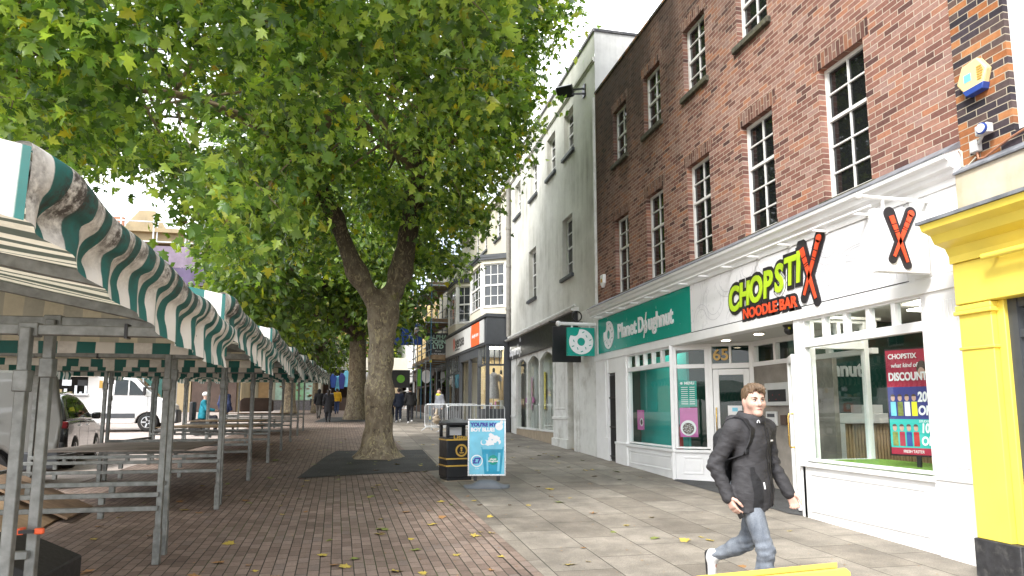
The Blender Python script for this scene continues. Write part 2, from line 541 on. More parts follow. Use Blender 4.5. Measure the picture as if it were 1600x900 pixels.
M['tile_tan'] = pm('tan_riser_tile', (0.36, 0.29, 0.21), 0.5, 0.15, 4)
M['galv'] = pm('galvanised_steel', (0.22, 0.23, 0.222), 0.48, 0.28, 14, bump=0.12, metal=0.55, dirt=0.35, dirtcol=(0.10, 0.09, 0.07))
M['galv_bright'] = pm('bright_galvanised_tube', (0.55, 0.57, 0.58), 0.35, 0.12, 10, metal=0.6)
M['scaf'] = pm('scaffold_tube', (0.30, 0.34, 0.37), 0.4, 0.3, 5, metal=0.6)
M['scaf_blue'] = pm('blue_taped_scaffold_tube', (0.10, 0.25, 0.38), 0.45, 0.3, 3, metal=0.2)
M['board'] = pm('scaffold_board', (0.27, 0.19, 0.12), 0.85, 0.25, 5, bump=0.3)
M['brass'] = pm('brass', (0.62, 0.42, 0.13), 0.25, 0.1, 8, metal=1.0)
M['chrome'] = pm('chrome', (0.7, 0.7, 0.72), 0.15, 0.05, 8, metal=1.0)
M['alu'] = pm('brushed_aluminium', (0.62, 0.63, 0.65), 0.3, 0.06, 20, metal=0.8)
M['gold'] = pm('gold_paint', (0.58, 0.36, 0.07), 0.35, 0.1, 12)
M['grey_plastic'] = pm('grey_sign_base', (0.13, 0.145, 0.165), 0.6, 0.1, 6)
M['hi_yellow'] = pm('hi_vis_yellow', (0.75, 0.72, 0.03), 0.6, 0.1, 8)
M['red'] = pm('red_paint', (0.42, 0.02, 0.02), 0.35, 0.1, 6)
M['magenta'] = pm('magenta_print', (0.55, 0.12, 0.38), 0.45, 0.12, 5)
M['pink'] = pm('pink_print', (0.65, 0.28, 0.50), 0.45, 0.15, 5)
M['purple'] = pm('purple_cabinet', (0.13, 0.035, 0.16), 0.45, 0.25, 4)
M['olive'] = pm('mustard_menu_board', (0.25, 0.2, 0.03), 0.5, 0.25, 4)
M['navy'] = pm('navy_print', (0.03, 0.04, 0.20), 0.45, 0.1, 5)
M['blue'] = pm('blue_sign', (0.02, 0.06, 0.26), 0.45, 0.1, 5)
M['crimson'] = pm('crimson_print', (0.36, 0.02, 0.05), 0.45, 0.1, 5)
M['cyan'] = pm('sky_blue_print', (0.17, 0.53, 0.70), 0.35, 0.2, 2.5)
M['cyan_deep'] = pm('deep_turquoise_print', (0.0, 0.28, 0.45), 0.35, 0.25, 7)
M['ind'] = pm('indigo_print', (0.03, 0.03, 0.32), 0.4, 0.1, 5)
M['turf'] = pm('artificial_grass', (0.16, 0.30, 0.04), 0.9, 0.35, 30, bump=0.8, bdist=0.02)
M['slat'] = pm('pale_oak_slats', (0.52, 0.38, 0.22), 0.6, 0.15, 5)
M['counter'] = pm('white_counter', (0.72, 0.72, 0.72), 0.35, 0.04, 3)
M['panel'] = pm('concrete_effect_panel', (0.26, 0.235, 0.205), 0.6, 0.35, 2.2, bump=0.1, dirt=0.4, dirtcol=(0.14, 0.12, 0.1))
M['warm_wall'] = pm('warm_shop_wall', (0.62, 0.50, 0.30), 0.7, 0.1, 2)
M['dark_green'] = pm('dark_green_wall', (0.01, 0.07, 0.055), 0.5, 0.1, 3)
M['int_floor'] = pm('grey_shop_floor', (0.16, 0.15, 0.14), 0.4, 0.1, 3)
M['skin'] = pm('skin', (0.50, 0.315, 0.25), 0.5, 0.06, 30)
M['wood_ply'] = None
M['orange'] = pm('orange_plastic', (0.85, 0.13, 0.04), 0.4, 0.08, 6)
M['pale_grey'] = pm('pale_grey_plastic', (0.55, 0.56, 0.55), 0.45, 0.05, 6)
M['cream_plastic'] = pm('cream_alarm_plastic', (0.78, 0.60, 0.30), 0.4, 0.06, 4)
M['blue_plastic'] = pm('blue_plastic', (0.03, 0.07, 0.30), 0.4, 0.1, 4)
M['copper'] = pm('copper_pipe', (0.5, 0.24, 0.15), 0.45, 0.15, 8, metal=0.4)
M['green_door'] = pm('dark_green_door', (0.015, 0.085, 0.07), 0.5, 0.2, 3)
M['brown_dark'] = pm('dark_brown_cladding', (0.07, 0.045, 0.035), 0.7, 0.3, 2)
M['mint'] = pm('mint_poster', (0.50, 0.72, 0.62), 0.5, 0.25, 2.0)
M['green_poster'] = pm('green_poster', (0.32, 0.62, 0.36), 0.5, 0.2, 2.0)
M['timber'] = pm('timber_door', (0.50, 0.33, 0.17), 0.6, 0.12, 4)
M['purple_net'] = pm('lilac_debris_netting', (0.20, 0.16, 0.21), 0.9, 0.3, 1.2)
M['purple_sheet'] = pm('violet_sheeting', (0.10, 0.075, 0.14), 0.8, 0.3, 1.0)
M['lamp'] = None

def m_emit(name, col, st):
    t = NT(name)
    t.set(Base_Color=col, Emission_Color=col, Emission_Strength=st)
    return t.m
M['lamp'] = m_emit('lit_lamp', (1.0, 0.86, 0.62), 6.0)
M['strip'] = m_emit('fill_light_glow', (1.0, 0.93, 0.82), 7.0)  # glow of the fill panels added inside the shops
M['green_lit'] = pm('green_sign_face', (0.18, 0.50, 0.04), 0.4, 0.1, 6)

def m_glass(name, tint=(0.9, 0.95, 0.94), refl=1.0, wav=0.02):
    t = NT(name); t.t.nodes.remove(t.b)
    tr = t.n('BsdfTransparent'); gl = t.n('BsdfGlossy'); fr = t.n('Fresnel'); mx = t.n('MixShader')
    tr.inputs[0].default_value = (*tint, 1); gl.inputs['Roughness'].default_value = 0.0
    ge = t.n('NewGeometry'); t.l(t.math('ADD', t.math('MULTIPLY', ge.outputs['Backfacing'], 1 / 1.5 - 1.5), 1.5), fr.inputs['IOR'])
    bp = t.n('Bump'); bp.inputs['Strength'].default_value = wav; bp.inputs['Distance'].default_value = 0.01
    t.l(t.noise(t.coord(), 1.5, 2), bp.inputs['Height']); t.l(bp.outputs[0], gl.inputs['Normal'])
    t.l(t.math('MULTIPLY', fr.outputs[0], refl), mx.inputs[0]); t.l(tr.outputs[0], mx.inputs[1]); t.l(gl.outputs[0], mx.inputs[2])
    t.l(mx.outputs[0], t.o.inputs[0])
    return t.m
M['glass'] = m_glass('shop_glass', refl=1.0)
def m_dark_glass(name, col, wav=0.05, sc=2.2):
    t = NT(name)
    o = t.coord()
    t.set(Base_Color=t.mix(t.noise(o, 1.3, 3), dk(col, 0.6), dk(col, 1.4)), Roughness=0.02, IOR=1.5)
    t.bump(t.noise(o, sc, 2), wav, 0.02)
    return t.m
M['pane'] = m_dark_glass('dark_window_glass', (0.012, 0.013, 0.014))
M['pane_bay'] = m_dark_glass('sky_window_glass', (0.05, 0.055, 0.06))
M['car_glass'] = m_dark_glass('car_glass', (0.012, 0.016, 0.016), 0.0)

def m_paver():
    t = NT('brick_paving')
    c = t.n('TexCoord')
    mp = t.n('Mapping'); mp.inputs['Rotation'].default_value = (0, 0, R(90 - 1.7)); t.l(c.outputs['Object'], mp.inputs[0])
    wob = t.n('TexNoise'); wob.inputs['Scale'].default_value = 0.8; t.l(mp.outputs[0], wob.inputs['Vector'])
    off = t.n('VectorMath', operation='SCALE'); t.l(wob.outputs['Color'], off.inputs[0]); off.inputs['Scale'].default_value = 0.02
    ad = t.n('VectorMath', operation='ADD'); t.l(mp.outputs[0], ad.inputs[0]); t.l(off.outputs[0], ad.inputs[1])
    b = t.n('TexBrick'); b.offset = 0.5
    b.inputs['Color1'].default_value = (0, 0, 0, 1); b.inputs['Color2'].default_value = (1, 1, 1, 1); b.inputs['Mortar'].default_value = (0.5, 0.5, 0.5, 1)
    b.inputs['Scale'].default_value = 1.0; b.inputs['Mortar Size'].default_value = 0.0055; b.inputs['Mortar Smooth'].default_value = 0.3
    b.inputs['Brick Width'].default_value = 0.212; b.inputs['Row Height'].default_value = 0.106
    t.l(ad.outputs[0], b.inputs['Vector'])
    base = t.ramp(b.outputs['Color'], [(0.0, (0.165, 0.122, 0.10)), (0.5, (0.225, 0.168, 0.138)), (0.85, (0.26, 0.20, 0.165)), (1.0, (0.19, 0.15, 0.13))])
    fine = t.noise(c.outputs['Object'], 60, 5, 0.7)
    big = t.noise(c.outputs['Object'], 0.6, 6, 0.6)
    mid = t.noise(c.outputs['Object'], 5.0, 5, 0.6)
    base = t.mix(0.6, base, t.ramp(fine, [(0.25, 0.6), (0.75, 1.4)]), 'MULTIPLY')
    base = t.mix(0.8, base, t.ramp(big, [(0.3, 0.72), (0.7, 1.2)]), 'MULTIPLY')
    base = t.mix(0.6, base, t.ramp(mid, [(0.3, 0.78), (0.7, 1.15)]), 'MULTIPLY')
    moss = t.ramp(t.noise(c.outputs['Object'], 1.1, 4), [(0.5, (0.035, 0.032, 0.024)), (0.66, (0.05, 0.065, 0.02))])
    # joints across the run are tight, the long joints are open
    col = t.mix(b.outputs['Fac'], base, moss)
    t.set(Base_Color=col, Roughness=t.ramp(big, [(0.3, 0.72), (0.7, 0.9)]))
    t.b.inputs['Specular IOR Level'].default_value = 0.3
    t.bump(t.math('ADD', t.math('MULTIPLY', t.math('SUBTRACT', 1.0, b.outputs['Fac']), 1.0), t.math('MULTIPLY', fine, 0.3)), 0.7, 0.006)
    return t.m
M['paver'] = m_paver()

def m_flag():
    t = NT('flagstones')
    c = t.n('TexCoord')
    mp = t.n('Mapping'); mp.inputs['Rotation'].default_value = (0, 0, R(90)); t.l(c.outputs['Object'], mp.inputs[0])
    b = t.n('TexBrick'); b.offset = 0.5
    b.inputs['Color1'].default_value = (0, 0, 0, 1); b.inputs['Color2'].default_value = (1, 1, 1, 1); b.inputs['Mortar'].default_value = (0.5, 0.5, 0.5, 1)
    b.inputs['Scale'].default_value = 1.0; b.inputs['Mortar Size'].default_value = 0.006; b.inputs['Mortar Smooth'].default_value = 0.4
    b.inputs['Brick Width'].default_value = 0.915; b.inputs['Row Height'].default_value = 0.61
    t.l(mp.outputs[0], b.inputs['Vector'])
    base = t.ramp(b.outputs['Color'], [(0.0, (0.205, 0.18, 0.15)), (0.4, (0.245, 0.218, 0.183)), (0.8, (0.275, 0.247, 0.21)), (1.0, (0.30, 0.27, 0.23))])
    fine = t.noise(c.outputs['Object'], 90, 5, 0.75)
    big = t.noise(c.outputs['Object'], 0.7, 7, 0.62)
    mid = t.noise(c.outputs['Object'], 3.5, 6, 0.65)
    base = t.mix(0.7, base, t.ramp(fine, [(0.3, 0.5), (0.7, 1.5)]), 'MULTIPLY')
    base = t.mix(0.9, base, t.ramp(big, [(0.32, 0.55), (0.68, 1.2)]), 'MULTIPLY')
    base = t.mix(0.85, base, t.ramp(mid, [(0.3, 0.66), (0.7, 1.2)]), 'MULTIPLY')
    # old chewing gum and drips
    vo = t.n('TexVoronoi'); vo.inputs['Scale'].default_value = 2.3; t.l(c.outputs['Object'], vo.inputs['Vector'])
    spots = t.ramp(vo.outputs['Distance'], [(0.035, 1.0), (0.06, 0.0)])
    base = t.mix(t.math('MULTIPLY', spots, 0.55), base, (0.09, 0.085, 0.075))
    col = t.mix(b.outputs['Fac'], base, (0.045, 0.04, 0.032))
    t.set(Base_Color=col, Roughness=t.ramp(mid, [(0.3, 0.65), (0.7, 0.9)]))
    t.b.inputs['Specular IOR Level'].default_value = 0.3
    t.bump(t.math('ADD', t.math('SUBTRACT', 1.0, b.outputs['Fac']), t.math('MULTIPLY', fine, 0.35)), 0.5, 0.005)
    return t.m
M['flag'] = m_flag()
def m_tarmac(name, col):
    t = NT(name); o = t.n('TexCoord').outputs['Object']
    fine = t.noise(o, 120, 4, 0.8); big = t.noise(o, 1.5, 6, 0.65)
    base = t.mix(t.ramp(fine, [(0.3, 0.0), (0.7, 1.0)]), dk(col, 0.5), dk(col, 1.7))
    base = t.mix(0.8, base, t.ramp(big, [(0.3, 0.6), (0.7, 1.35)]), 'MULTIPLY')
    t.set(Base_Color=base, Roughness=0.85); t.b.inputs['Specular IOR Level'].default_value = 0.3
    t.bump(fine, 0.6, 0.006)
    return t.m
M['tarmac'] = m_tarmac('tarmac', (0.05, 0.05, 0.05))
M['mat_floor'] = m_tarmac('entrance_matting', (0.06, 0.06, 0.062))
M['road'] = m_tarmac('daylit_paving', (0.36, 0.31, 0.28))  # same pavers as the ground; stronger daylight is painted in as a paler tone

def m_stripe(name, axis, period, a, b, dirt=0.0, transl=0.0, phase=0.0, zdirt=None, under=None):
    t = NT(name)
    c = t.n('TexCoord'); x = t.sep(c.outputs['Object'])[axis]
    fr = t.math('FRACT', t.math('ADD', t.math('MULTIPLY', x, 1 / period), phase + 50.0))
    s_ = t.ramp(fr, [(0.0, 0.0), (0.485, 0.0), (0.515, 1.0), (0.985, 1.0)], 'LINEAR')
    o = c.outputs['Object']
    av = t.mix(t.noise(o, 9, 4), dk(a, 0.85), dk(a, 1.08)); bv = t.mix(t.noise(o, 7, 4), dk(b, 0.8), dk(b, 1.15))
    col = t.mix(s_, av, bv)
    if under:                # the cloth is printed on one side only
        ge = t.n('NewGeometry'); col = t.mix(ge.outputs['Backfacing'], col, t.mix(s_, under[0], under[1]))
    if dirt:
        n = t.noise(o, 3.2, 4, 0.6); n2 = t.noise(o, 26, 6, 0.75)
        f = t.math('MULTIPLY', t.ramp(n, [(0.40, 0.0), (0.58, 1.0)]), t.ramp(n2, [(0.36, 0.0), (0.56, 1.0)]))
        if zdirt is not None:
            z = t.sep(o)[2]
            f = t.math('MULTIPLY', f, t.ramp(t.math('SUBTRACT', z, zdirt[0] - 0.5), [(0.5, 0.05), (0.5 + zdirt[1], 1.0)]))
        col = t.mix(t.math('MULTIPLY', f, dirt), col, (0.045, 0.036, 0.03))
    t.set(Base_Color=col, Roughness=0.55)
    t.b.inputs['Specular IOR Level'].default_value = 0.3
    if transl:
        tl = t.n('BsdfTranslucent'); t.l(col, tl.inputs[0]); ms = t.n('MixShader'); ms.inputs[0].default_value = transl
        t.l(t.b.outputs[0], ms.inputs[1]); t.l(tl.outputs[0], ms.inputs[2]); t.l(ms.outputs[0], t.o.inputs[0])
    t.bump(t.noise(o, 30, 4), 0.15, 0.004)
    return t.m
TEAL = (0.02, 0.135, 0.12); OFFW = (0.72, 0.70, 0.65)
M['awn_roof'] = m_stripe('awning_roof_cloth', 1, 0.168, OFFW, TEAL, dirt=0.15, transl=0.35, under=((0.72, 0.66, 0.52), (0.10, 0.115, 0.09)))
M['awn_val'] = m_stripe('awning_valance_cloth', 1, 0.168, OFFW, TEAL, dirt=0.95, transl=0.12, zdirt=(2.10, 0.14))
M['awn_end'] = m_stripe('awning_end_cloth', 0, 0.235, OFFW, TEAL, dirt=0.2, transl=0.1, phase=0.606)
M['awn_gable'] = m_stripe('awning_gable_cloth', 0, 0.235, (0.70, 0.65, 0.52), (0.50, 0.485, 0.42), dirt=0.15, transl=0.5)

def m_wood(name, a, b, scale=3.0, axis=(6, 1, 6)):
    t = NT(name); v = t.coord(scale=axis)
    n = t.noise(v, scale, 7, 0.65, 0.6); n2 = t.noise(t.coord(), 1.4, 6, 0.6)
    col = t.mix(t.ramp(n, [(0.3, 0.0), (0.7, 1.0)]), a, b)
    col = t.mix(0.8, col, t.ramp(n2, [(0.3, 0.45), (0.7, 1.25)]), 'MULTIPLY')
    t.set(Base_Color=col, Roughness=0.75); t.bump(n, 0.3, 0.004)
    return t.m
M['ply'] = m_wood('weathered_plywood', (0.28, 0.19, 0.11), (0.44, 0.32, 0.20), 1.4, (1, 3, 3))
M['ply_dark'] = m_wood('dark_plywood', (0.18, 0.12, 0.075), (0.32, 0.22, 0.14), 2.0, (1, 4, 4))
M['ply_grey'] = m_wood('grey_tabletop_ply', (0.20, 0.17, 0.15), (0.32, 0.28, 0.25), 1.2, (1, 3, 3))

def m_bark():
    t = NT('plane_bark'); o = t.coord(scale=(1, 1, 0.55))
    n1 = t.noise(o, 5.5, 7, 0.68, 0.6)
    vo = t.n('TexVoronoi', feature='SMOOTH_F1'); vo.inputs['Scale'].default_value = 9.0
    wp = t.n('TexNoise'); wp.inputs['Scale'].default_value = 5.0; wp.inputs['Detail'].default_value = 4; t.l(o, wp.inputs['Vector'])
    mv = t.n('Mix', data_type='VECTOR'); mv.inputs[0].default_value = 0.35; t.l(o, mv.inputs[4]); t.l(wp.outputs['Color'], mv.inputs[5])
    t.l(mv.outputs[1], vo.inputs['Vector'])
    base = t.ramp(n1, [(0.28, (0.10, 0.08, 0.06)), (0.45, (0.20, 0.16, 0.115)), (0.58, (0.28, 0.235, 0.17)), (0.72, (0.33, 0.28, 0.20))])
    fl = t.ramp(t.noise(mv.outputs[1], 19, 4, 0.55), [(0.55, 0.0), (0.61, 1.0)])
    pale = t.mix(t.noise(o, 4, 3), (0.50, 0.41, 0.27), (0.36, 0.33, 0.17))
    col = t.mix(t.math('MULTIPLY', fl, 0.85), base, pale)
    dkp = t.ramp(t.noise(mv.outputs[1], 14, 5, 0.65), [(0.56, 0.0), (0.64, 1.0)])
    col = t.mix(t.math('MULTIPLY', dkp, 0.6), col, (0.045, 0.035, 0.028))
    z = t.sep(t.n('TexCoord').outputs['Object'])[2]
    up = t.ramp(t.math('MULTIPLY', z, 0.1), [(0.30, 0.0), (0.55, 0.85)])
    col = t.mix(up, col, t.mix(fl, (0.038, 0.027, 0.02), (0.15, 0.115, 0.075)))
    mo = t.ramp(t.noise(o, 2.6, 5, 0.6), [(0.66, 0.0), (0.72, 1.0)])
    col = t.mix(t.math('MULTIPLY', mo, 0.45), col, (0.25, 0.27, 0.04))
    t.set(Base_Color=col, Roughness=0.85); t.b.inputs['Specular IOR Level'].default_value = 0.25
    t.bump(t.math('ADD', t.math('MULTIPLY', n1, 1.0), t.math('MULTIPLY', t.noise(o, 18, 5, 0.7), 0.5)), 0.8, 0.02)
    return t.m
M['bark'] = m_bark()
M['twig'] = pm('twig_bark', (0.20, 0.15, 0.09), 0.85, 0.3, 8)

def m_leaf(name, stops, transl=0.35, rough=0.42):
    t = NT(name)
    ge = t.n('NewGeometry')
    col = t.ramp(ge.outputs['Random Per Island'], stops)
    col = t.mix(0.8, col, t.ramp(t.noise(t.coord(), 0.9, 4), [(0.32, 0.55), (0.68, 1.45)]), 'MULTIPLY')
    t.set(Base_Color=col, Roughness=rough); t.b.inputs['Specular IOR Level'].default_value = 0.45
    tl = t.n('BsdfTranslucent'); t.l(t.mix(1.0, col, (1.9, 2.0, 0.7), 'MULTIPLY'), tl.inputs[0])
    ms = t.n('MixShader'); ms.inputs[0].default_value = transl
    t.l(t.b.outputs[0], ms.inputs[1]); t.l(tl.outputs[0], ms.inputs[2]); t.l(ms.outputs[0], t.o.inputs[0])
    return t.m
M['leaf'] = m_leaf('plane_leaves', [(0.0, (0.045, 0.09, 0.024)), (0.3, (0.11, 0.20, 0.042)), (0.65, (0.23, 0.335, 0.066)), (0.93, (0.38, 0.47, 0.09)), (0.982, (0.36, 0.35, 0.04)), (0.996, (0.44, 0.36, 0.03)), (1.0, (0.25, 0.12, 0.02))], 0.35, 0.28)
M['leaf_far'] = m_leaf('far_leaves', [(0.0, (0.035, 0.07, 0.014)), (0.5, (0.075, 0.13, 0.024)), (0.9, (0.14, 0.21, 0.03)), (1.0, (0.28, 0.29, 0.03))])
M['leaf_dark'] = m_leaf('dark_leaves', [(0.0, (0.018, 0.03, 0.014)), (0.6, (0.035, 0.052, 0.02)), (1.0, (0.07, 0.085, 0.03))], 0.2)
M['leaf_y'] = pm('yellow_fallen_leaf', (0.42, 0.32, 0.06), 0.6, 0.3, 25)
M['leaf_g'] = pm('green_fallen_leaf', (0.19, 0.22, 0.05), 0.6, 0.3, 25)
M['leaf_b'] = pm('brown_fallen_leaf', (0.30, 0.16, 0.06), 0.7, 0.3, 25)
M['soldier'] = m_brick('soldier_course', [(q, dk(c, .72)) for q, c in BR_RED], (0.40, 0.34, 0.27), axes='zy', stain=False)

# ------------------------------------------------------------------ ground
def ground_sheet(name, poly, lift, mat, label, cat, kind='structure', sub=1):
    """horizontal polygon laid on the sloping street"""
    mb = MB()
    mb.add([(x, y, g(y) + lift) for x, y in poly], [list(range(len(poly)))])
    o = mb.build(name, mat, None)
    if o.data.polygons[0].normal.z < 0: o.data.flip_normals()
    tag(o, label, cat, None, kind)
    return o

mb = MB()
ys = [-40, 60, 400]
for a, b in zip(ys[:-1], ys[1:]):
    mb.quad((-300, a, g(a)), (300, a, g(a)), (300, b, g(b)), (-300, b, g(b)))
o = mb.build('ground', M['paver'])
tag(o, 'brown brick paving of the market place sloping gently uphill', 'ground', None, 'structure')
def bx(y): return 1.70 - 0.030 * (y - 6.4)      # where brick paving meets flagstones
ground_sheet('pavement', [(bx(-10), -10), (14, -10), (14, 58), (bx(58), 58)], 0.004, M['flag'], 'worn grey-beige flagstone pavement in front of the shops', 'pavement')
ground_sheet('road', [(-200, 11.2), (-4.9, 11.2), (-4.5, 26), (-5.5, 58), (-200, 58)], 0.004, M['road'], 'open square paving where the vans park, its stronger daylight put into a paler colour', 'road')
# dark tarmac tree pits
pit = ground_sheet('tarmac_patch', [(-1.11, 13.76), (-0.79, 17.8), (-0.55, 19.6), (1.79, 19.6), (1.75, 14.65)], 0.009, M['tarmac'], 'dark tarmac patch round the foot of the big front tree', 'tarmac', 'structure')
ground_sheet('tarmac_patch', [(-2.2, 36.3), (-1.9, 42.5), (1.3, 42.5), (1.15, 36.8)], 0.009, M['tarmac'], 'dark tarmac patch round the foot of the second tree', 'tarmac', 'structure')
# two edging courses of pavers along the flagstones
mb = MB()
for k in range(2):
    a = -0.105 * (k + 1); b = -0.105 * k - 0.006
    mb.add([(bx(-5) + a, -5, g(-5) + 0.006), (bx(-5) + b, -5, g(-5) + 0.006), (bx(58) + b, 58, g(58) + 0.006), (bx(58) + a, 58, g(58) + 0.006)], [(0, 1, 2, 3)])
o = mb.build('path', M['paver']); tag(o, 'two edging courses of brown pavers along the flagstones', 'path', None, 'structure')

# ------------------------------------------------------------------ generic window
def sash(parent, F, u0, u1, v0, v1, nx, ny, w=-0.1, t=0.05, bar=0.022, mid=True, pane='pane', frame='white_frame', sill=None, sill_mat='sill', name='window'):
    mb = MB(F)
    d = 0.05
    mb.box((u0, v0, w - d), (u0 + t, v1, w)); mb.box((u1 - t, v0, w - d), (u1, v1, w))
    mb.box((u0 + t, v0, w - d), (u1 - t, v0 + t * 1.3, w)); mb.box((u0 + t, v1 - t, w - d), (u1 - t, v1, w))
    for i in range(1, nx):
        c = u0 + (u1 - u0) * i / nx
        mb.box((c - bar / 2, v0 + t * 1.3, w - d + 0.004), (c + bar / 2, v1 - t, w - 0.012))
    for j in range(1, ny):
        c = v0 + (v1 - v0) * j / ny
        b2 = bar * 2.1 if (mid and j == (ny + 1) // 2) else bar
        mb.box((u0 + t, c - b2 / 2, w - d + 0.006), (u1 - t, c + b2 / 2, w - 0.008 if b2 == bar else w + 0.004))
    f = mb.build(name, M[frame], parent)
    p = MB(F).quad((u0 + t / 2, v0 + t / 2, w - 0.035), (u1 - t / 2, v0 + t / 2, w - 0.035), (u1 - t / 2, v1 - t / 2, w - 0.035), (u0 + t / 2, v1 - t / 2, w - 0.035)).build('pane', M[pane], f)
    if sill:
        MB(F).box((u0 - 0.09, v0 - 0.11, w - 0.02), (u1 + 0.09, v0 - 0.005, sill)).build('sill', M[sill_mat], f, bevel=0.012)
    return f

# ------------------------------------------------------------------ red brick building
FB = Fr((6, 0, 0), (0, 1, 0), (-1, 0, 0))
FT = Fr((6, 0, 0), (0, -1, 0), (-1, 0, 0))       # for lettering: reads along -Y
br = thing('brick_building', 'tall red brick building with tall white-barred windows above the white shopfront', 'building', (6, 11, g(11)))
W_U = [6.85, 8.78, 10.69, 12.6, 14.47]
ops = [(u, u + 0.85, 7.72, 9.06) for u in W_U] + [(u, u + 0.85, 4.47, 6.31) for u in W_U]
MB(FB).wall(5.6, 16.6, 4.25, 10.16, ops, 0.16).build('wall', M['brick'], br, recalc=False)
for u, u2, v, v2 in ops: MB(FB).box((u - 0.1, v2, -0.01), (u + 0.95, v2 + 0.225, 0.003)).build('lintel', M['soldier'], br)
for u in W_U:
    sash(br, FB, u, u + 0.85, 7.72, 9.06, 2, 4, sill=0.07)
    sash(br, FB, u, u + 0.85, 4.47, 6.31, 2, 5, sill=0.05)
mb = MB(FB)
mb.box((5.6, 10.16, -0.3), (16.6, 10.225, 0.03)); mb.build('coping', M['brick_dark'], br, bevel=0.01)
mb = MB(); mb.prism([(6.3, 5.6, 10.1), (6.3, 5.6, 10.25), (10.5, 5.6, 14.2), (14.7, 5.6, 10.1)], (0, 11.0, 0)); mb.build('roof', M['slate'], br)
MB().box((6.3, 5.62, 4.4), (14.5, 16.58, 10.1)).build('rear_wall', M['brick_dark'], br)

# ------------------------------------------------------------------ dark brick building at the right edge
db = thing('dark_brick_building', 'dark blue and orange brick building above the yellow shopfront', 'building', (6, 2, g(2)))
MB(FB).wall(-4, 5.597, 4.17, 12, [(3.3, 5.0, 4.33, 7.6)], 0.14, w=0.012).build('wall', M['brick_dark'], db, recalc=False)
w_ = sash(db, FB, 3.3, 5.0, 4.33, 7.6, 3, 4, w=-0.05, t=0.16, bar=0.05, frame='white', pane='pane_bay')
mb = MB(FB); mb.box((-4, 3.45, 0.0), (5.597, 4.09, 0.10)); mb.build('stone_ledge', M['ledge_stone'], db)
mb = MB(FB); mb.prism([(-4, 4.09, 0.13), (-4, 4.11, 0.13), (-4, 4.2, 0.0), (-4, 4.09, 0.0)], (9.6, 0, 0)); mb.build('flashing', M['lead'], db)
MB().box((6.2, -4, 4.4), (14, 5.58, 12)).build('rear_wall', M['brick_dark'], db)

# yellow shopfront
yf = thing('yellow_shopfront', 'bright yellow painted shopfront with black plinth beside the white shop', 'shopfront', (5.7, 3, g(3)))
mb = MB(FB)
prof = [(3.13, 0.36), (3.20, 0.36), (3.28, 0.40), (3.32, 0.52), (3.40, 0.56), (3.44, 0.66), (3.50, 0.68), (3.50, 0.0), (3.13, 0.0)]
mb.prism([(-4, v, w) for v, w in prof], (9.5, 0, 0)); mb.build('cornice', M['yellow'], yf, smooth=20)
mb = MB(FB); mb.prism([(-4, 3.503, 0.70), (-4, 3.535, 0.70), (-4, 3.64, 0.1), (-4, 3.503, 0.1)], (9.53, 0, 0)); mb.build('flashing', M['lead'], yf)
MB(FB).box((-4, 2.72, -0.05), (5.5, 3.13, 0.33)).build('fascia', M['yellow'], yf, bevel=0.01)
mb = MB(FB); mb.tube([(-4, 3.1, 0.45), (5.05, 3.1, 0.45)], 0.03, 10); mb.tube([(5.0, 3.1, 0.33), (5.0, 3.1, 0.45)], 0.012, 6)
mb.build('light_tube', M['yellow'], yf, smooth=40)
mb = MB(FB)
mb.box((5.15, 0.52, 0.0), (5.5, 2.72, 0.30)); mb.box((5.12, 2.62, 0.0), (5.53, 2.66, 0.335)); mb.box((5.13, 2.66, 0.0), (5.52, 2.715, 0.32)); mb.box((5.13, 2.28, 0.0), (5.515, 2.31, 0.315))
mb.box((5.07, 0.52, -0.1), (5.15, 2.72, 0.24))
mb.build('pilaster', M['yellow'], yf, bevel=0.008)
MB(FB).box((5.05, g(5) - 0.1, -0.1), (5.52, 0.52, 0.32)).build('plinth', M['plinth'], yf, bevel=0.01)
mb = MB(FB)
mb.box((4.98, 0.55, 0.0), (5.07, 2.72, 0.20)); mb.box((-3, 2.36, 0.02), (4.98, 2.43, 0.19)); mb.box((-3, 2.64, 0.02), (4.98, 2.72, 0.19)); mb.box((-3, g(3) - 0.2, -0.1), (5.07, 0.55, 0.20))
for u in (1.5, 3.2): mb.box((u, 0.55, 0.02), (u + 0.08, 2.36, 0.14))
w_ = mb.build('shop_window', M['anthracite'], yf)
MB(FB).quad((-3, 0.55, 0.10), (5.0, 0.55, 0.10), (5.0, 2.66, 0.10), (-3, 2.66, 0.10)).build('pane', M['glass'], w_)
mb = MB(); mb.box((6.0, -3, 0), (9.5, 4.9, 0.15)); mb.quad((9.5, -3, 0), (9.5, 5.4, 0), (9.5, 5.4, 2.9), (9.5, -3, 2.9)); mb.quad((6, 5.3, 0), (9.5, 5.3, 0), (9.5, 5.3, 2.9), (6, 5.3, 2.9)); mb.quad((6, -3, 2.9), (9.5, -3, 2.9), (9.5, 5.4, 2.9), (6, 5.4, 2.9))
mb.build('interior_wall', M['counter'], yf, recalc=False)

# ------------------------------------------------------------------ white shopfront (two shops sharing a lobby)
sf = thing('white_shopfront', 'long white timber shopfront with cornice, two glazed shops and shared lobby', 'shopfront', (6, 11, g(11)))
# cornice
mb = MB(FB)
cp = [(4.03, 0.0), (4.03, 0.035), (4.07, 0.045), (4.10, 0.045), (4.13, 0.09), (4.17, 0.10), (4.19, 0.15), (4.25, 0.17), (4.27, 0.215), (4.31, 0.225), (4.34, 0.19), (4.40, 0.0)]
mb.prism([(5.60, v, w) for v, w in cp], (11.3, 0, 0)); mb.build('cornice', M['white'], sf, smooth=20)
mb = MB(FB); mb.prism([(5.59, 4.315, 0.23), (5.59, 4.327, 0.23), (5.59, 4.47, 0.004), (5.59, 4.40, 0.004)], (11.32, 0, 0)); mb.build('flashing', M['lead'], sf)
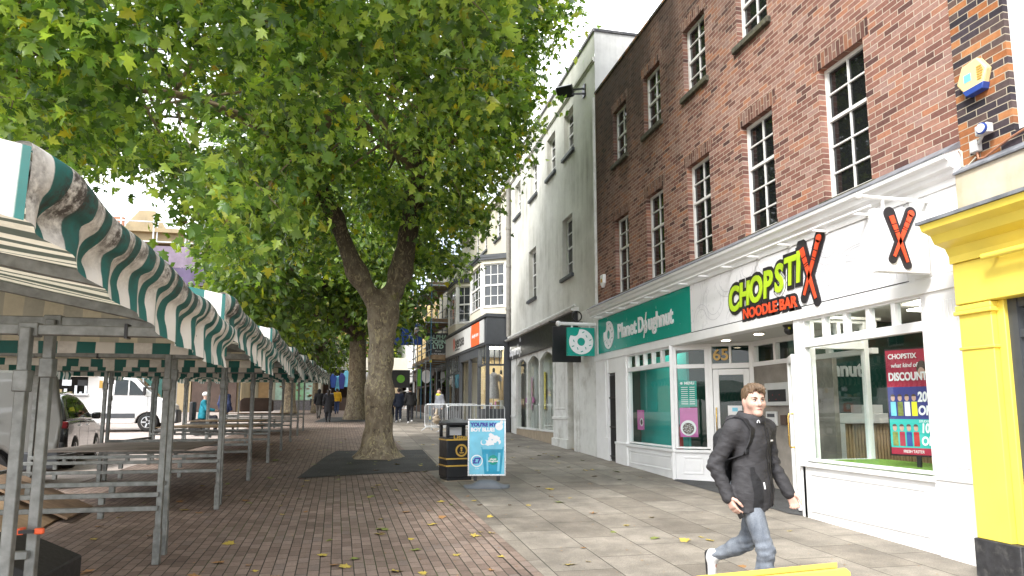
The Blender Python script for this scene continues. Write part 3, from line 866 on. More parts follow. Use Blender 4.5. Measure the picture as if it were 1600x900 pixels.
# fascia board and mouldings
mb = MB(FB)
mb.box((5.60, 2.98, -0.2), (16.9, 4.03, 0.0))
mb.box((5.60, 2.97, -0.2), (16.9, 3.115, 0.03)); mb.box((5.60, 3.115, 0.0), (16.9, 3.135, 0.018))
mb.box((16.62, 3.135, 0.0), (16.9, 4.03, 0.03)); mb.box((5.60, 3.135, 0.0), (6.30, 4.03, 0.02))
mb.build('fascia', M['white'], sf, bevel=0.006)
# strip light along the top of the sign, on short arms
mb = MB(FB)
mb.tube([(6.6, 4.06, 0.27), (16.5, 4.06, 0.27)], 0.016, 8)
for u in np.arange(6.9, 16.5, 0.78):
    mb.box((u, 4.045, 0.02), (u + 0.03, 4.075, 0.27)); mb.box((u - 0.02, 4.02, 0.02), (u + 0.05, 4.10, 0.035))
mb.build('light_rail', M['white'], sf)

def riser(F, u0, u1, vb, vt, name='stall_riser', w=0.0, base=None):
    mb = MB(F)
    b = vb - 0.15
    mb.box((u0, b, w - 0.15), (u1, vt - 0.05, w))
    mb.box((u0 - 0.02, vt - 0.05, w - 0.15), (u1 + 0.02, vt, w + 0.05))
    # raised panel moulding
    a, c, lo, hi = u0 + 0.14, u1 - 0.14, vb + 0.13, vt - 0.13
    for q in ((a, lo, c, lo + 0.03), (a, hi - 0.03, c, hi), (a, lo + 0.03, a + 0.03, hi - 0.03), (c - 0.03, lo + 0.03, c, hi - 0.03)):
        mb.box((q[0], q[1], w), (q[2], q[3], w + 0.014))
    mb.box((a + 0.06, lo + 0.06, w), (c - 0.06, hi - 0.06, w + 0.008))
    return mb.build(name, M['white'], sf, bevel=0.005)

def shop_window(F, u0, u1, vs, v1, v2, v3, n, w=-0.02, post=0.07):
    """one big pane below (vs..v1) and a row of n small lights (v2..v3) above"""
    mb = MB(F); d = 0.09
    mb.box((u0, vs, w - d), (u0 + post, v3 + 0.05, w)); mb.box((u1 - post, vs, w - d), (u1, v3 + 0.05, w))
    mb.box((u0 + post, v1, w - d), (u1 - post, v2, w + 0.01)); mb.box((u0 + post, v3, w - d), (u1 - post, v3 + 0.05, w))
    mb.box((u0 + post, vs, w - d), (u1 - post, vs + 0.035, w))
    for i in range(1, n):
        c = u0 + post + (u1 - u0 - 2 * post) * i / n
        mb.box((c - 0.03, v2, w - d), (c + 0.03, v3, w - 0.004))
    f = mb.build('shop_window', M['white'], sf, bevel=0.005)
    p = MB(F); p.quad((u0 + post / 2, vs, w - 0.05), (u1 - post / 2, vs, w - 0.05), (u1 - post / 2, v1 + 0.02, w - 0.05), (u0 + post / 2, v1 + 0.02, w - 0.05))
    p.build('pane', M['glass'], f)
    p = MB(F); p.quad((u0 + post / 2, v2 - 0.02, w - 0.05), (u1 - post / 2, v2 - 0.02, w - 0.05), (u1 - post / 2, v3 + 0.02, w - 0.05), (u0 + post / 2, v3 + 0.02, w - 0.05))
    p.build('toplight', M['glass'], f)
    return f

# left bay
shop_window(FB, 12.48, 14.80, 0.98, 2.58, 2.68, 2.93, 5)
riser(FB, 12.42, 14.80, g(13), 0.96)
# splayed window and lobby door of the doughnut shop
P0 = Vector((6.0, 12.42, 0)); sd_ = Vector((1.19, -0.93, 0)).normalized()
FSP = Fr(P0, sd_, (-0.616, -0.788, 0))
shop_window(FSP, 0.02, 0.68, 0.98, 2.52, 2.60, 2.88, 1, w=0.0, post=0.06)
mb = MB(FSP); mb.box((0.02, 2.93, -0.1), (1.52, 2.99, 0.0)); mb.box((-0.05, g(12) - 0.1, -0.12), (0.02, 2.99, 0.02)); mb.build('corner_post', M['white'], sf, bevel=0.005)
riser(FSP, 0.02, 0.68, g(12), 0.96)
# door leaf with glass
def glazed_door(F, u0, u1, vb, vt, parent, w=0.0, stile=0.11, th=0.05, handles=1, hside=0):
    mb = MB(F)
    mb.box((u0, vb, w - th), (u0 + stile, vt, w)); mb.box((u1 - stile, vb, w - th), (u1, vt, w))
    mb.box((u0 + stile, vt - stile, w - th), (u1 - stile, vt, w)); mb.box((u0 + stile, vb, w - th), (u1 - stile, vb + 0.2, w))
    d = mb.build('door', M['white'], parent, bevel=0.006)
    MB(F).quad((u0 + stile - 0.02, vb + 0.18, w - th / 2), (u1 - stile + 0.02, vb + 0.18, w - th / 2), (u1 - stile + 0.02, vt - stile + 0.02, w - th / 2), (u0 + stile - 0.02, vt - stile + 0.02, w - th / 2)).build('pane', M['glass'], d)
    hu = u0 + stile / 2 if hside == 0 else u1 - stile / 2
    for sgn in ((1,) if handles == 1 else (1, -1)):
        hb = MB(F); o_ = w if sgn > 0 else w - th
        hb.tube([(hu, vb + 0.88, o_), (hu, vb + 0.88, o_ + sgn * 0.06), (hu, vb + 0.92, o_ + sgn * 0.075), (hu, vb + 1.32, o_ + sgn * 0.075), (hu, vb + 1.36, o_ + sgn * 0.06), (hu, vb + 1.36, o_)], 0.013, 8)
        hb.build('handle', M['brass'], d, smooth=50)
    return d
mb = MB(FSP)
mb.box((0.68, g(12), -0.1), (0.76, 2.99, 0.012)); mb.box((1.44, g(12), -0.1), (1.52, 2.99, 0.012)); mb.box((0.76, 2.50, -0.1), (1.44, 2.60, 0.012)); mb.box((1.08, 2.60, -0.08), (1.12, 2.93, 0.0))
mb.build('door_frame', M['white'], sf, bevel=0.005)
MB(FSP).quad((0.7, 2.58, -0.05), (1.5, 2.58, -0.05), (1.5, 2.94, -0.05), (0.7, 2.94, -0.05)).build('toplight', M['glass'], sf)
glazed_door(FSP, 0.765, 1.435, g(12) + 0.02, 2.49, sf, w=-0.01)
# lobby back wall with concrete effect cladding
FL = Fr((7.19, 0, 0), (0, 1, 0), (-1, 0, 0))
MB(FL).box((9.3, g(11) - 0.1, -0.08), (11.49, 2.52, 0.0)).build('lobby_wall', M['panel'], sf)
mb = MB(FL); mb.box((8.4, 2.52, -0.08), (11.49, 2.60, 0.02)); mb.box((8.4, 2.9, -0.08), (11.49, 2.99, 0.02))
for u in (11.42, 10.75, 10.05, 9.35, 8.7): mb.box((u, 2.60, -0.08), (u + 0.07, 2.9, 0.015))
mb.build('toplight_frame', M['white'], sf, bevel=0.004)
MB(FL).quad((8.4, 2.58, -0.04), (11.49, 2.58, -0.04), (11.49, 2.93, -0.04), (8.4, 2.93, -0.04)).build('toplight', M['glass'], sf)
MB().box((6.0, 8.35, 2.99), (7.3, 12.5, 3.03)).build('soffit', M['soffit'], sf)
for (x, y) in ((6.45, 11.15), (6.45, 10.1)):
    d = MB().lathe([(0.10, 2.962), (0.10, 2.99)], (x, y, 0), 24).build('downlight', M['white'], sf)
    MB().lathe([(0.075, 2.956), (0.075, 2.9605)], (x, y, 0), 24).build('lamp', M['lamp'], d)
# open door leaf of the noodle bar, seen almost edge-on
hx, hy = 6.14, 8.78
dd = Vector((0.50, 0.865, 0)).normalized()
FD = Fr((hx, hy, 0), dd, (-dd.y, dd.x, 0))
glazed_door(FD, 0.0, 0.78, g(9) + 0.02, 2.52, sf, w=0.025, handles=2)
# right bay
shop_window(FB, 6.20, 8.42, 1.02, 2.57, 2.68, 2.94, 5, post=0.09)
riser(FB, 6.22, 8.48, g(7.3), 1.0)
mb = MB(FB)
mb.box((8.42, g(8) - 0.1, -0.16), (8.54, 2.98, 0.0)); mb.build('corner_post', M['white'], sf, bevel=0.006)
FR_ = Fr((6.0, 8.50, 0), (1, 0, 0), (0, 1, 0))
shop_window(FR_, 0.16, 1.10, 1.0, 2.57, 2.68, 2.94, 2)
MB(FR_).box((0.1, g(8) - 0.1, -0.1), (1.2, 1.0, 0.0)).build('stall_riser', M['white'], sf)
# fluted pilaster
mb = MB(FB)
mb.box((5.62, 1.0, -0.2), (6.20, 2.98, 0.005)); mb.box((5.60, g(5.8) - 0.1, -0.2), (6.22, 0.98, 0.03)); mb.box((5.59, 0.98, -0.2), (6.23, 1.02, 0.045))
for k in range(9):
    u = 5.69 + k * 0.052
    mb.box((u, 1.12, 0.005), (u + 0.03, 2.86, 0.016))
mb.build('pilaster', M['white'], sf, bevel=0.004)
# left pilasters and side door
mb = MB(FB)
mb.box((14.80, g(15) - 0.1, -0.15), (15.48, 2.98, 0.012)); mb.box((14.78, g(15) - 0.1, -0.1), (15.5, 0.96, 0.03)); mb.box((14.77, 0.93, -0.1), (15.51, 0.98, 0.045))
mb.build('pilaster', M['white'], sf, bevel=0.006)
mb = MB(FB); mb.box((15.98, g(16) - 0.1, -0.15), (16.85, 2.98, 0.012)); mb.box((15.96, g(16) - 0.1, -0.1), (16.3, 1.05, 0.03)); mb.box((16.1, 1.05, 0.012), (16.16, 2.9, 0.03))
mb.build('pilaster', M['white'], sf, bevel=0.006)
mb = MB(FB); mb.box((15.48, 2.62, -0.2), (15.98, 2.98, 0.0)); mb.build('door_head', M['white'], sf, bevel=0.006)
mb = MB(FB); mb.box((15.485, g(15.7), -0.10), (15.975, 2.615, -0.05))
for k in range(7): mb.box((15.50 + k * 0.068, g(15.7) + 0.05, -0.05), (15.53 + k * 0.068, 2.55, -0.025))
for v in (0.6, 1.3, 2.0): mb.box((15.49, v, -0.025), (15.97, v + 0.03, -0.012))
mb.build('side_gate', M['black'], sf)
# rooms behind the glass
def room(x0, x1, y0, y1, z0, z1, wm, fm, cm, name):
    mb = MB()
    mb.quad((x1, y0, z0), (x1, y1, z0), (x1, y1, z1), (x1, y0, z1), 0)
    mb.quad((x0, y0, z0), (x1, y0, z0), (x1, y0, z1), (x0, y0, z1), 0)
    mb.quad((x0, y1, z0), (x1, y1, z0), (x1, y1, z1), (x0, y1, z1), 0)
    mb.quad((x0, y0, z0), (x1, y0, z0), (x1, y1, z0), (x0, y1, z0), 1)
    mb.quad((x0, y0, z1), (x1, y0, z1), (x1, y1, z1), (x0, y1, z1), 2)
    return mb.build(name, [wm, fm, cm], sf, recalc=False)
mb = MB(); z0_, z1_ = g(7) + 0.02, 3.3
mb.quad((11, 5.7, z0_), (11, 10.5, z0_), (11, 10.5, z1_), (11, 5.7, z1_), 0); mb.quad((6.06, 5.7, z0_), (11, 5.7, z0_), (11, 5.7, z1_), (6.06, 5.7, z1_), 0)
mb.quad((7.28, 10.5, z0_), (11, 10.5, z0_), (11, 10.5, z1_), (7.28, 10.5, z1_), 0)
mb.quad((6.06, 5.7, z0_), (11, 5.7, z0_), (11, 8.4, z0_), (6.06, 8.4, z0_), 1); mb.quad((7.25, 8.4, z0_), (11, 8.4, z0_), (11, 10.5, z0_), (7.25, 10.5, z0_), 1)
mb.quad((6.06, 5.7, z1_), (11, 5.7, z1_), (11, 8.34, z1_), (6.06, 8.34, z1_), 2); mb.quad((7.32, 8.34, z1_), (11, 8.34, z1_), (11, 10.5, z1_), (7.32, 10.5, z1_), 2)
mb.build('noodle_bar_room', [M['dark_green'], M['int_floor'], M['soffit']], sf, recalc=False)
mb = MB(); mb.quad((7.28, 10.55, g(10)), (11, 10.55, g(10)), (11, 10.55, 3.3), (7.28, 10.55, 3.3)); mb.quad((10.9, 10.5, .3), (10.9, 16, .3), (10.9, 16, 3.3), (10.9, 10.5, 3.3)); mb.quad((6.1, 15.45, .3), (10.9, 15.45, .3), (10.9, 15.45, 3.3), (6.1, 15.45, 3.3)); mb.quad((6.1, 11.6, 3.3), (10.9, 11.6, 3.3), (10.9, 15.45, 3.3), (6.1, 15.45, 3.3)); mb.quad((7.28, 10.55, 3.3), (10.9, 10.55, 3.3), (10.9, 11.6, 3.3), (7.28, 11.6, 3.3))
mb.build('doughnut_room', M['dark_green'], sf, recalc=False)
MB().quad((7.3, 10.55, 0.40), (10.9, 10.55, 0.40), (10.9, 15.45, 0.44), (6.05, 15.45, 0.44)).build('doughnut_floor', M['int_floor'], sf, recalc=False)
ground_sheet('entrance_floor', [(6.0, 8.52), (7.19, 8.52), (7.19, 11.49), (6.0, 12.42), (5.9, 12.3), (5.9, 8.7)], 0.012, M['mat_floor'], 'dark grey matting on the floor of the shared lobby', 'floor')
for (x, y) in ((8.2, 6.6), (8.2, 8.2), (9.3, 7.4), (8.0, 10.5), (7.6, 12.2), (8.0, 13.8)):
    MB().box((x - 0.3, y - 0.15, 3.26), (x + 0.3, y + 0.15, 3.285)).build('added_fill_light', M['strip'], sf)  # unseen panels added to brighten the rooms behind the glass
# doughnut shop fittings seen through the glass
MB().box((6.55, 12.9, 0.42), (6.60, 15.3, 2.9)).build('screen', M['teal_dull'], sf)
mb = MB(); mb.box((8.9, 11.3, 0.9), (9.0, 12.9, 3.0)); mb.build('menu_board', M['olive'], sf)
MB().box((8.85, 10.7, 0.5), (8.95, 11.25, 3.1)).build('partition', M['purple'], sf)
mb = MB(); mb.box((7.6, 11.2, 0.42), (8.3, 13.0, 1.25)); mb.box((7.55, 11.15, 1.25), (8.35, 13.05, 1.30)); mb.build('counter', M['counter'], sf)
mb = MB(); mb.box((7.7, 11.3, 1.30), (8.2, 12.6, 1.32)); mb.box((7.7, 11.3, 1.62), (8.2, 12.6, 1.64)); mb.box((7.72, 11.3, 1.32), (7.75, 11.33, 1.62)); mb.box((7.72, 12.55, 1.32), (7.75, 12.58, 1.62))
for k in range(7): mb.ball((7.9, 11.45 + k * 0.16, 1.36), (0.06, 0.06, 0.035), 10)
mb.build('display_shelf', M['black'], sf)
# noodle bar counter front, beyond a low display deck with artificial grass
MB().box((6.16, 5.75, g(7)), (7.15, 8.36, 1.0)).build('display_deck', M['counter'], sf)
MB().box((6.15, 5.74, 1.0), (7.16, 8.37, 1.035)).build('artificial_grass', M['turf'], sf)
c = MB().box((7.5, 9.62, g(8.6)), (9.9, 10.2, 1.50)).build('counter', M['slat'], sf)
mb = MB(); mb.box((7.38, 9.50, 1.50), (10.0, 10.22, 1.66)); mb.box((7.38, 9.50, g(8.5)), (7.52, 10.22, 1.50)); mb.build('counter_top', M['counter'], c, bevel=0.01)
MB().box((7.24, 9.55, g(8.6)), (7.37, 10.1, 1.3)).build('counter_end', M['counter'], c)
mb = MB()
for k in range(40): mb.box((7.54 + k * 0.058, 9.595, g(8.6) + 0.1), (7.54 + k * 0.058 + 0.036, 9.615, 1.49))
mb.build('slat', M['slat'], c)
MB().box((8.0, 9.7, 1.66), (8.4, 9.95, 1.80)).build('till', M['pale_grey'], c)
FGw = Fr((0, 10.48, 0), (1, 0, 0), (0, -1, 0))
text_fit('Doughnut', 7.34, 8.72, 2.42, 0.36, FGw, 0.0, M['sign_white'], sf, 'interior_lettering', offset=0.012, depth=0.02)
for (x, y) in ((6.3, 13.5), (6.45, 6.6), (6.6, 7.8), (8.2, 8.3)):
    MB().box((x - 0.12, y - 0.4, 3.2), (x + 0.12, y + 0.4, 3.225)).build('added_fill_light', M['strip'], sf)  # extra fill added close to the glass for the teal screen and window display

# sign panels on the fascia
s1 = thing('shop_sign', 'teal fascia sign reading Planet Doughnut in white letters', 'sign', (6, 14, 3.15))
MB(FB).box((11.55, 3.145, 0.002), (16.58, 4.025, 0.02)).build('panel', M['teal'], s1)
text_fit('Planet', -15.20, -14.08, 3.555, 0.47, FT, 0.028, M['sign_white'], s1, offset=0.013, depth=0.02)
text_fit('D', -13.98, -13.70, 3.555, 0.47, FT, 0.028, M['sign_white'], s1, offset=0.013, depth=0.02)
text_fit('ughnut', -13.44, -12.26, 3.555, 0.47, FT, 0.028, M['sign_white'], s1, offset=0.013, depth=0.02)

def doughnut(F, cu, cv, r, w, parent, bite, big=True, col='sign_white', hole='teal', sx=1.0):
    """ring with a bite out of its edge and sprinkles"""
    mb = MB(F); n = 48; ri = r * 0.32
    bc = (cu + r * math.cos(bite) * 0.98, cv + r * math.sin(bite) * 0.98); brd = r * 0.36
    outer = []; inner = []
    for k in range(n):
        t = 2 * math.pi * k / n
        rr = r
        while math.hypot(cu + rr * math.cos(t) - bc[0], cv + rr * math.sin(t) - bc[1]) < brd and rr > ri: rr -= r * 0.01
        outer.append((cu + rr * math.cos(t) * sx, cv + rr * math.sin(t))); inner.append((cu + ri * math.cos(t) * sx, cv + ri * math.sin(t)))
    pts = [(a, b, w) for a, b in outer] + [(a, b, w) for a, b in inner] + [(a, b, w + 0.012) for a, b in outer] + [(a, b, w + 0.012) for a, b in inner]
    fs = []
    for k in range(n):
        j = (k + 1) % n
        fs += [(2 * n + k, 2 * n + j, 3 * n + j, 3 * n + k), (k, j, 2 * n + j, 2 * n + k), (n + k, n + j, 3 * n + j, 3 * n + k)]
    mb.add(pts, fs)
    o = mb.build('doughnut_emblem', M[col], parent)
    sp = MB(F)
    for k in range(11):
        t = 2 * math.pi * k / 11 + 0.2; rr = r * (0.62 if k % 2 else 0.78)
        if abs((t - bite + math.pi) % (2 * math.pi) - math.pi) < 0.62: continue
        a = t * 2.7; c, s_ = math.cos(a) * r * 0.1, math.sin(a) * r * 0.1; x, y = cu + rr * math.cos(t) * sx, cv + rr * math.sin(t)
        px_, py_ = -s_ * 0.35, c * 0.35
        sp.add([(x - c - px_, y - s_ - py_, w + 0.014), (x + c - px_, y + s_ - py_, w + 0.014), (x + c + px_, y + s_ + py_, w + 0.014), (x - c + px_, y - s_ + py_, w + 0.014)], [(0, 1, 2, 3)])
    sp.build('sprinkles', M[hole], o, recalc=False)
    return o
FTs = FT
doughnut(FT, -15.83, 3.56, 0.345, 0.022, s1, R(140))
doughnut(FT, -13.575, 3.50, 0.145, 0.03, s1, R(140), sx=0.62)
mb = MB(FT); mb.add([(-13.68, 3.26, 0.045), (-13.63, 3.26, 0.045), (-13.47, 3.80, 0.045), (-13.53, 3.80, 0.045)], [(0, 1, 2, 3)]); mb.build('slash', M['sign_white'], s1)

s2 = thing('shop_sign', 'white fascia sign with lime CHOPSTIX lettering and pale noodle swirls', 'sign', (6, 9, 3.15))
MB(FB).box((6.40, 3.145, 0.002), (11.545, 4.025, 0.018)).build('panel', M['sign_white'], s2)
mb = MB(FB); mb.box((6.40, 3.137, 0.0), (11.545, 3.145, 0.022)); mb.build('bottom_edge', M['black'], s2)
# printed noodle outlines
rs = random.Random(5)
mb = MB(FT)
def ribbon(pts, wd, w):
    b = len(mb.v)
    for i, p in enumerate(pts):
        a = pts[max(i - 1, 0)]; c = pts[min(i + 1, len(pts) - 1)]
        dx, dy = c[0] - a[0], c[1] - a[1]; L = math.hypot(dx, dy) or 1
        nx_, ny_ = -dy / L * wd / 2, dx / L * wd / 2
        for q in ((p[0] + nx_, p[1] + ny_), (p[0] - nx_, p[1] - ny_)): mb.v.append(tuple(FT(q[0], q[1], w)))
    for i in range(len(pts) - 1):
        a = pts[i]
        if not (-11.5 < a[0] < -6.45 and 3.17 < a[1] < 4.0 and -11.5 < pts[i + 1][0] < -6.45 and 3.17 < pts[i + 1][1] < 4.0): continue
        mb.f.append([b + 2 * i, b + 2 * i + 1, b + 2 * i + 3, b + 2 * i + 2]); mb.mi.append(0)
for cu, cv, ru, rv, t0, t1 in ((-11.15, 3.3, .28, .3, 0, 180), (-10.7, 3.6, .35, .33, 120, 400), (-10.2, 3.9, .4, .3, 180, 360), (-10.0, 3.2, .3, .22, 0, 180), (-8.05, 3.5, .36, .42, -30, 200), (-8.0, 3.15, .5, .42, 0, 180), (-7.7, 3.95, .3, .34, 180, 350), (-7.35, 3.35, .24, .3, 60, 300),
                              (-6.85, 3.2, .3, .3, 0, 180), (-7.1, 3.65, .35, .1, 90, 270), (-9.1, 3.95, .28, .2, 180, 360), (-11.3, 3.8, .25, .4, -60, 80), (-8.55, 3.3, .25, .35, 100, 260), (-6.6, 3.75, .25, .35, 100, 280), (-9.6, 3.95, .22, .2, 180, 360)):
    for k in (1.0, 0.72):
        ribbon([(cu + ru * k * math.cos(R(t0 + (t1 - t0) * i / 40)), cv + rv * k * math.sin(R(t0 + (t1 - t0) * i / 40))) for i in range(41)], 0.008, 0.0205)
mb.build('noodle_outline', M['line_grey'], s2, recalc=False)

def crossed_sticks(F, u, v, h, w, parent):
    """two crossed chopsticks on a dark backing; h is their height"""
    segs = [((u - 0.17 * h, v + 0.40 * h), (u + 0.13 * h, v - 0.50 * h), (0.075 * h, 0.028 * h)), ((u + 0.27 * h, v + 0.44 * h), (u - 0.16 * h, v - 0.40 * h), (0.07 * h, 0.028 * h))]
    def strip(m_, a, b, wa, wb, z, th):
        dx, dy = b[0] - a[0], b[1] - a[1]; L = math.hypot(dx, dy); nx_, ny_ = -dy / L, dx / L
        m_.prism([(a[0] + nx_ * wa, a[1] + ny_ * wa, z), (a[0] - nx_ * wa, a[1] - ny_ * wa, z), (b[0] - nx_ * wb, b[1] - ny_ * wb, z), (b[0] + nx_ * wb, b[1] + ny_ * wb, z)], (0, 0, th))
    bk = MB(F)
    zk = 0.0
    for a, b, (wa, wb) in segs:
        dx, dy = b[0] - a[0], b[1] - a[1]; L = math.hypot(dx, dy); e = 0.05 * h
        a2 = (a[0] - dx / L * e, a[1] - dy / L * e); b2 = (b[0] + dx / L * e, b[1] + dy / L * e)
        strip(bk, a2, b2, wa + 0.055 * h, wb + 0.06 * h, w + zk, 0.012)
        for q, rr in ((a2, wa + 0.055 * h), (b2, wb + 0.06 * h)):
            bk.prism([(q[0] + rr * math.cos(t * math.pi / 10), q[1] + rr * math.sin(t * math.pi / 10), w + zk + 0.001) for t in range(20)], (0, 0, 0.012))
        zk += 0.002
    bk.build('stick_backing', M['ink'], parent)
    st = MB(F)
    for a, b, (wa, wb) in segs:
        for t0, t1 in ((0.0, 0.17), (0.19, 0.30), (0.32, 0.345), (0.365, 1.0)):
            p = (a[0] + (b[0] - a[0]) * t0, a[1] + (b[1] - a[1]) * t0); q = (a[0] + (b[0] - a[0]) * t1, a[1] + (b[1] - a[1]) * t1)
            strip(st, p, q, wa * 0.75 + (wb - wa * 0.75) * t0, wa * 0.75 + (wb - wa * 0.75) * t1, w + 0.018, 0.008)
    a, b, _ = segs[1]
    dx, dy = b[0] - a[0], b[1] - a[1]; L = math.hypot(dx, dy)
    c = (a[0] - dx / L * 0.03 * h, a[1] - dy / L * 0.03 * h)
    st.prism([(c[0] + 0.07 * h * math.cos(t * math.pi / 10), c[1] + 0.07 * h * math.sin(t * math.pi / 10), w + 0.018) for t in range(20)], (0, 0, 0.008))
    st.build('chopsticks', M['orange_red'], parent)
# CHOPSTI in rising lime letters on one dark backing
xs_ = [(-10.02, 'C', 0.56, 3.50), (-9.70, 'H', 0.52, 3.53), (-9.38, 'O', 0.56, 3.55), (-9.06, 'P', 0.56, 3.57), (-8.77, 'S', 0.56, 3.61), (-8.50, 'T', 0.56, 3.66), (-8.31, 'I', 0.60, 3.68)]
for i, (u, ch, sz, v) in enumerate(xs_):
    text(ch, sz, FT, u, v, 0.026 + i * 0.0004, M['ink'], s2, 'letter_backing', offset=0.075, depth=0.010, shear=0.12, sx=0.80)
    text(ch, sz, FT, u, v, 0.040, M['lime'], s2, 'lettering', offset=0.018, depth=0.014, shear=0.12, sx=0.80)
text('NOODLE BAR', 0.22, FT, -9.06, 3.222, 0.031, M['ink'], s2, 'letter_backing', offset=0.05, depth=0.010, sx=1.0)
text('NOODLE BAR', 0.22, FT, -9.06, 3.222, 0.040, M['orange_red'], s2, 'lettering', offset=0.007, depth=0.012, sx=1.0)
crossed_sticks(FT, -8.05, 3.61, 0.82, 0.030, s2)

# ------------------------------------------------------------------ white stucco building
wb = thing('white_building', 'grey-white stucco building with recessed sash windows and a dark shop fascia', 'building', (6, 22, g(22)))
ops = [(18.52, 19.48, 9.42, 10.78), (20.45, 21.42, 9.42, 10.78), (22.80, 23.77, 9.42, 10.78), (25.35, 26.32, 9.42, 10.78), (18.72, 19.75, 5.70, 7.52), (22.98, 24.03, 5.70, 7.52)]
MB(FB).wall(16.6, 27.2, 4.45, 11.98, ops, 0.17, w=0.0).build('wall', M['stucco'], wb, recalc=False)
MB(FB).box((16.62, g(17) - 0.1, -0.3), (18.32, 4.45, 0.0)).build('pier', M['white_old'], wb)
for u, u2, v, v2 in ops:
    sash(wb, FB, u, u2, v, v2, 2, 4, w=-0.15, t=0.07, bar=0.022, sill=0.09, sill_mat='anthracite')
mb = MB(FB); mb.box((16.6, 11.16, 0.0), (27.2, 11.24, 0.07)); mb.box((16.6, 11.12, 0.0), (27.2, 11.16, 0.04)); mb.build('string_course', M['stucco'], wb)
MB(FB).box((16.56, 11.98, -0.4), (27.2, 12.07, 0.05)).build('coping', M['slate'], wb)
MB().quad((6.0, 16.59, 9.9), (9.4, 16.59, 9.9), (9.4, 16.59, 11.98), (6.0, 16.59, 11.98)).build('parapet_return', M['stucco_end'], wb)
MB().box((6.0, 16.55, 11.99), (9.4, 16.8, 12.06)).build('parapet_cap', M['plinth'], wb)
MB().box((6.4, 16.62, 0.3), (14, 27.1, 11.9)).build('rear_wall', M['stucco'], wb)
mb = MB(FB); mb.tube([(16.66, 4.4, 0.03), (16.66, 10.1, 0.03)], 0.045, 8); mb.build('corner_pipe', M['white_old'], wb, smooth=50)
mb = MB(FB); mb.tube([(27.12, 4.7, 0.11), (27.12, 11.1, 0.11)], 0.085, 10)
for v in (5.8, 7.6, 9.2): mb.tube([(27.12, v, 0.11), (27.12, v + 0.1, 0.11)], 0.11, 10)
mb.lathe([(0.09, 11.0), (0.2, 11.15), (0.22, 11.3), (0.22, 11.45)], (0, 0, 0), 8) if False else mb.box((26.95, 11.1, 0.0), (27.3, 11.42, 0.26))
M['pipe_grey'] = pm('grey_drainpipe', (.20, .19, .17), .6, .2, 8); mb.build('drainpipe', M['pipe_grey'], wb, smooth=50)
# its shopfront
mb = MB(FB); mb.box((18.33, 3.74, -0.1), (27.08, 4.50, 0.10)); mb.build('fascia', M['black'], wb, bevel=0.01)
mb = MB(FB); mb.prism([(18.2, 4.50, 0.0), (18.2, 4.50, 0.22), (18.2, 4.56, 0.26), (18.2, 4.62, 0.0)], (8.95, 0, 0)); mb.tube([(18.2, 4.66, 0.12), (27.1, 4.66, 0.12)], 0.035, 8); mb.build('fascia_ledge', M['white_old'], wb)
text('Superdry.', 0.52, FT, -26.85, 4.02, 0.104, M['sign_white'], wb, offset=0.018, align='LEFT', shear=0.12)
mb = MB(FT); mb.add([(-25.06, 4.28, 0.104), (-24.99, 4.28, 0.104), (-24.95, 4.38, 0.104), (-24.98, 4.52, 0.104), (-25.02, 4.44, 0.104), (-25.07, 4.52, 0.104), (-25.10, 4.38, 0.104)], [(0, 1, 2, 3, 4, 5, 6)]); mb.build('flame_mark', M['sign_white'], wb, recalc=False)
mb = MB(FB)
mb.box((26.1, g(26) - 0.1, -0.2), (26.95, 3.74, 0.02)); mb.box((26.08, 1.45, 0.02), (26.97, 1.53, 0.06)); mb.build('pilaster', M['white_old'], wb, bevel=0.008)
MB(FB).box((18.3, g(18) - 0.1, -0.1), (18.62, 3.74, 0.06)).build('pilaster', M['white_old'], wb, bevel=0.008)
mb = MB(FB); mb.box((19.32, g(20) - 0.1, -0.2), (20.85, 3.74, 0.02)); mb.box((19.30, 1.45, 0.02), (20.87, 1.53, 0.07)); mb.box((19.28, g(20) - 0.1, 0.0), (20.9, g(20) + 0.25, 0.07))
mb.box((19.55, 1.75, 0.02), (20.6, 1.79, 0.035)); mb.box((19.55, 3.4, 0.02), (20.6, 3.44, 0.035)); mb.box((19.55, 1.79, 0.02), (19.6, 3.4, 0.035)); mb.box((20.55, 1.79, 0.02), (20.6, 3.4, 0.035))
mb.build('pilaster', M['white_old'], wb, bevel=0.008)
mb = MB(FB)
for i in range(4):
    u = 20.85 + i * (26.1 - 20.85) / 3
    if 0 < i < 3: mb.box((u - 0.07, 1.06, -0.14), (u + 0.07, 3.74, 0.0))
for i in range(3):                        # arched heads
    a = 20.85 + i * 1.75 + 0.07; b = a + 1.61; n = 14
    top = [(a + (b - a) * k / n, 3.42 + 0.22 * math.sin(math.pi * k / n)) for k in range(n + 1)]
    for k in range(n):
        (ua, va), (ub, vb_) = top[k], top[k + 1]
        mb.prism([(ua, va, -0.1), (ub, vb_, -0.1), (ub, 3.74, -0.1), (ua, 3.74, -0.1)], (0, 0, 0.09))
mb.box((20.85, 1.03, -0.14), (26.1, 1.09, 0.03))
f_ = mb.build('shop_window', M['white_old'], wb)
MB(FB).quad((20.85, 1.06, -0.08), (26.1, 1.06, -0.08), (26.1, 3.7, -0.08), (20.85, 3.7, -0.08)).build('pane', M['glass'], f_)
MB(FB).box((20.85, g(21) - 0.1, -0.2), (26.1, 1.03, -0.01)).build('stall_riser', M['tile_tan'], wb)
mb = MB(); mb.quad((8.2, 18.4, .5), (8.2, 26.9, .5), (8.2, 26.9, 3.8), (8.2, 18.4, 3.8)); mb.quad((6.1, 26.9, .5), (8.2, 26.9, .5), (8.2, 26.9, 3.8), (6.1, 26.9, 3.8)); mb.quad((6.1, 18.4, .5), (8.2, 18.4, .5), (8.2, 18.4, 3.8), (6.1, 18.4, 3.8))
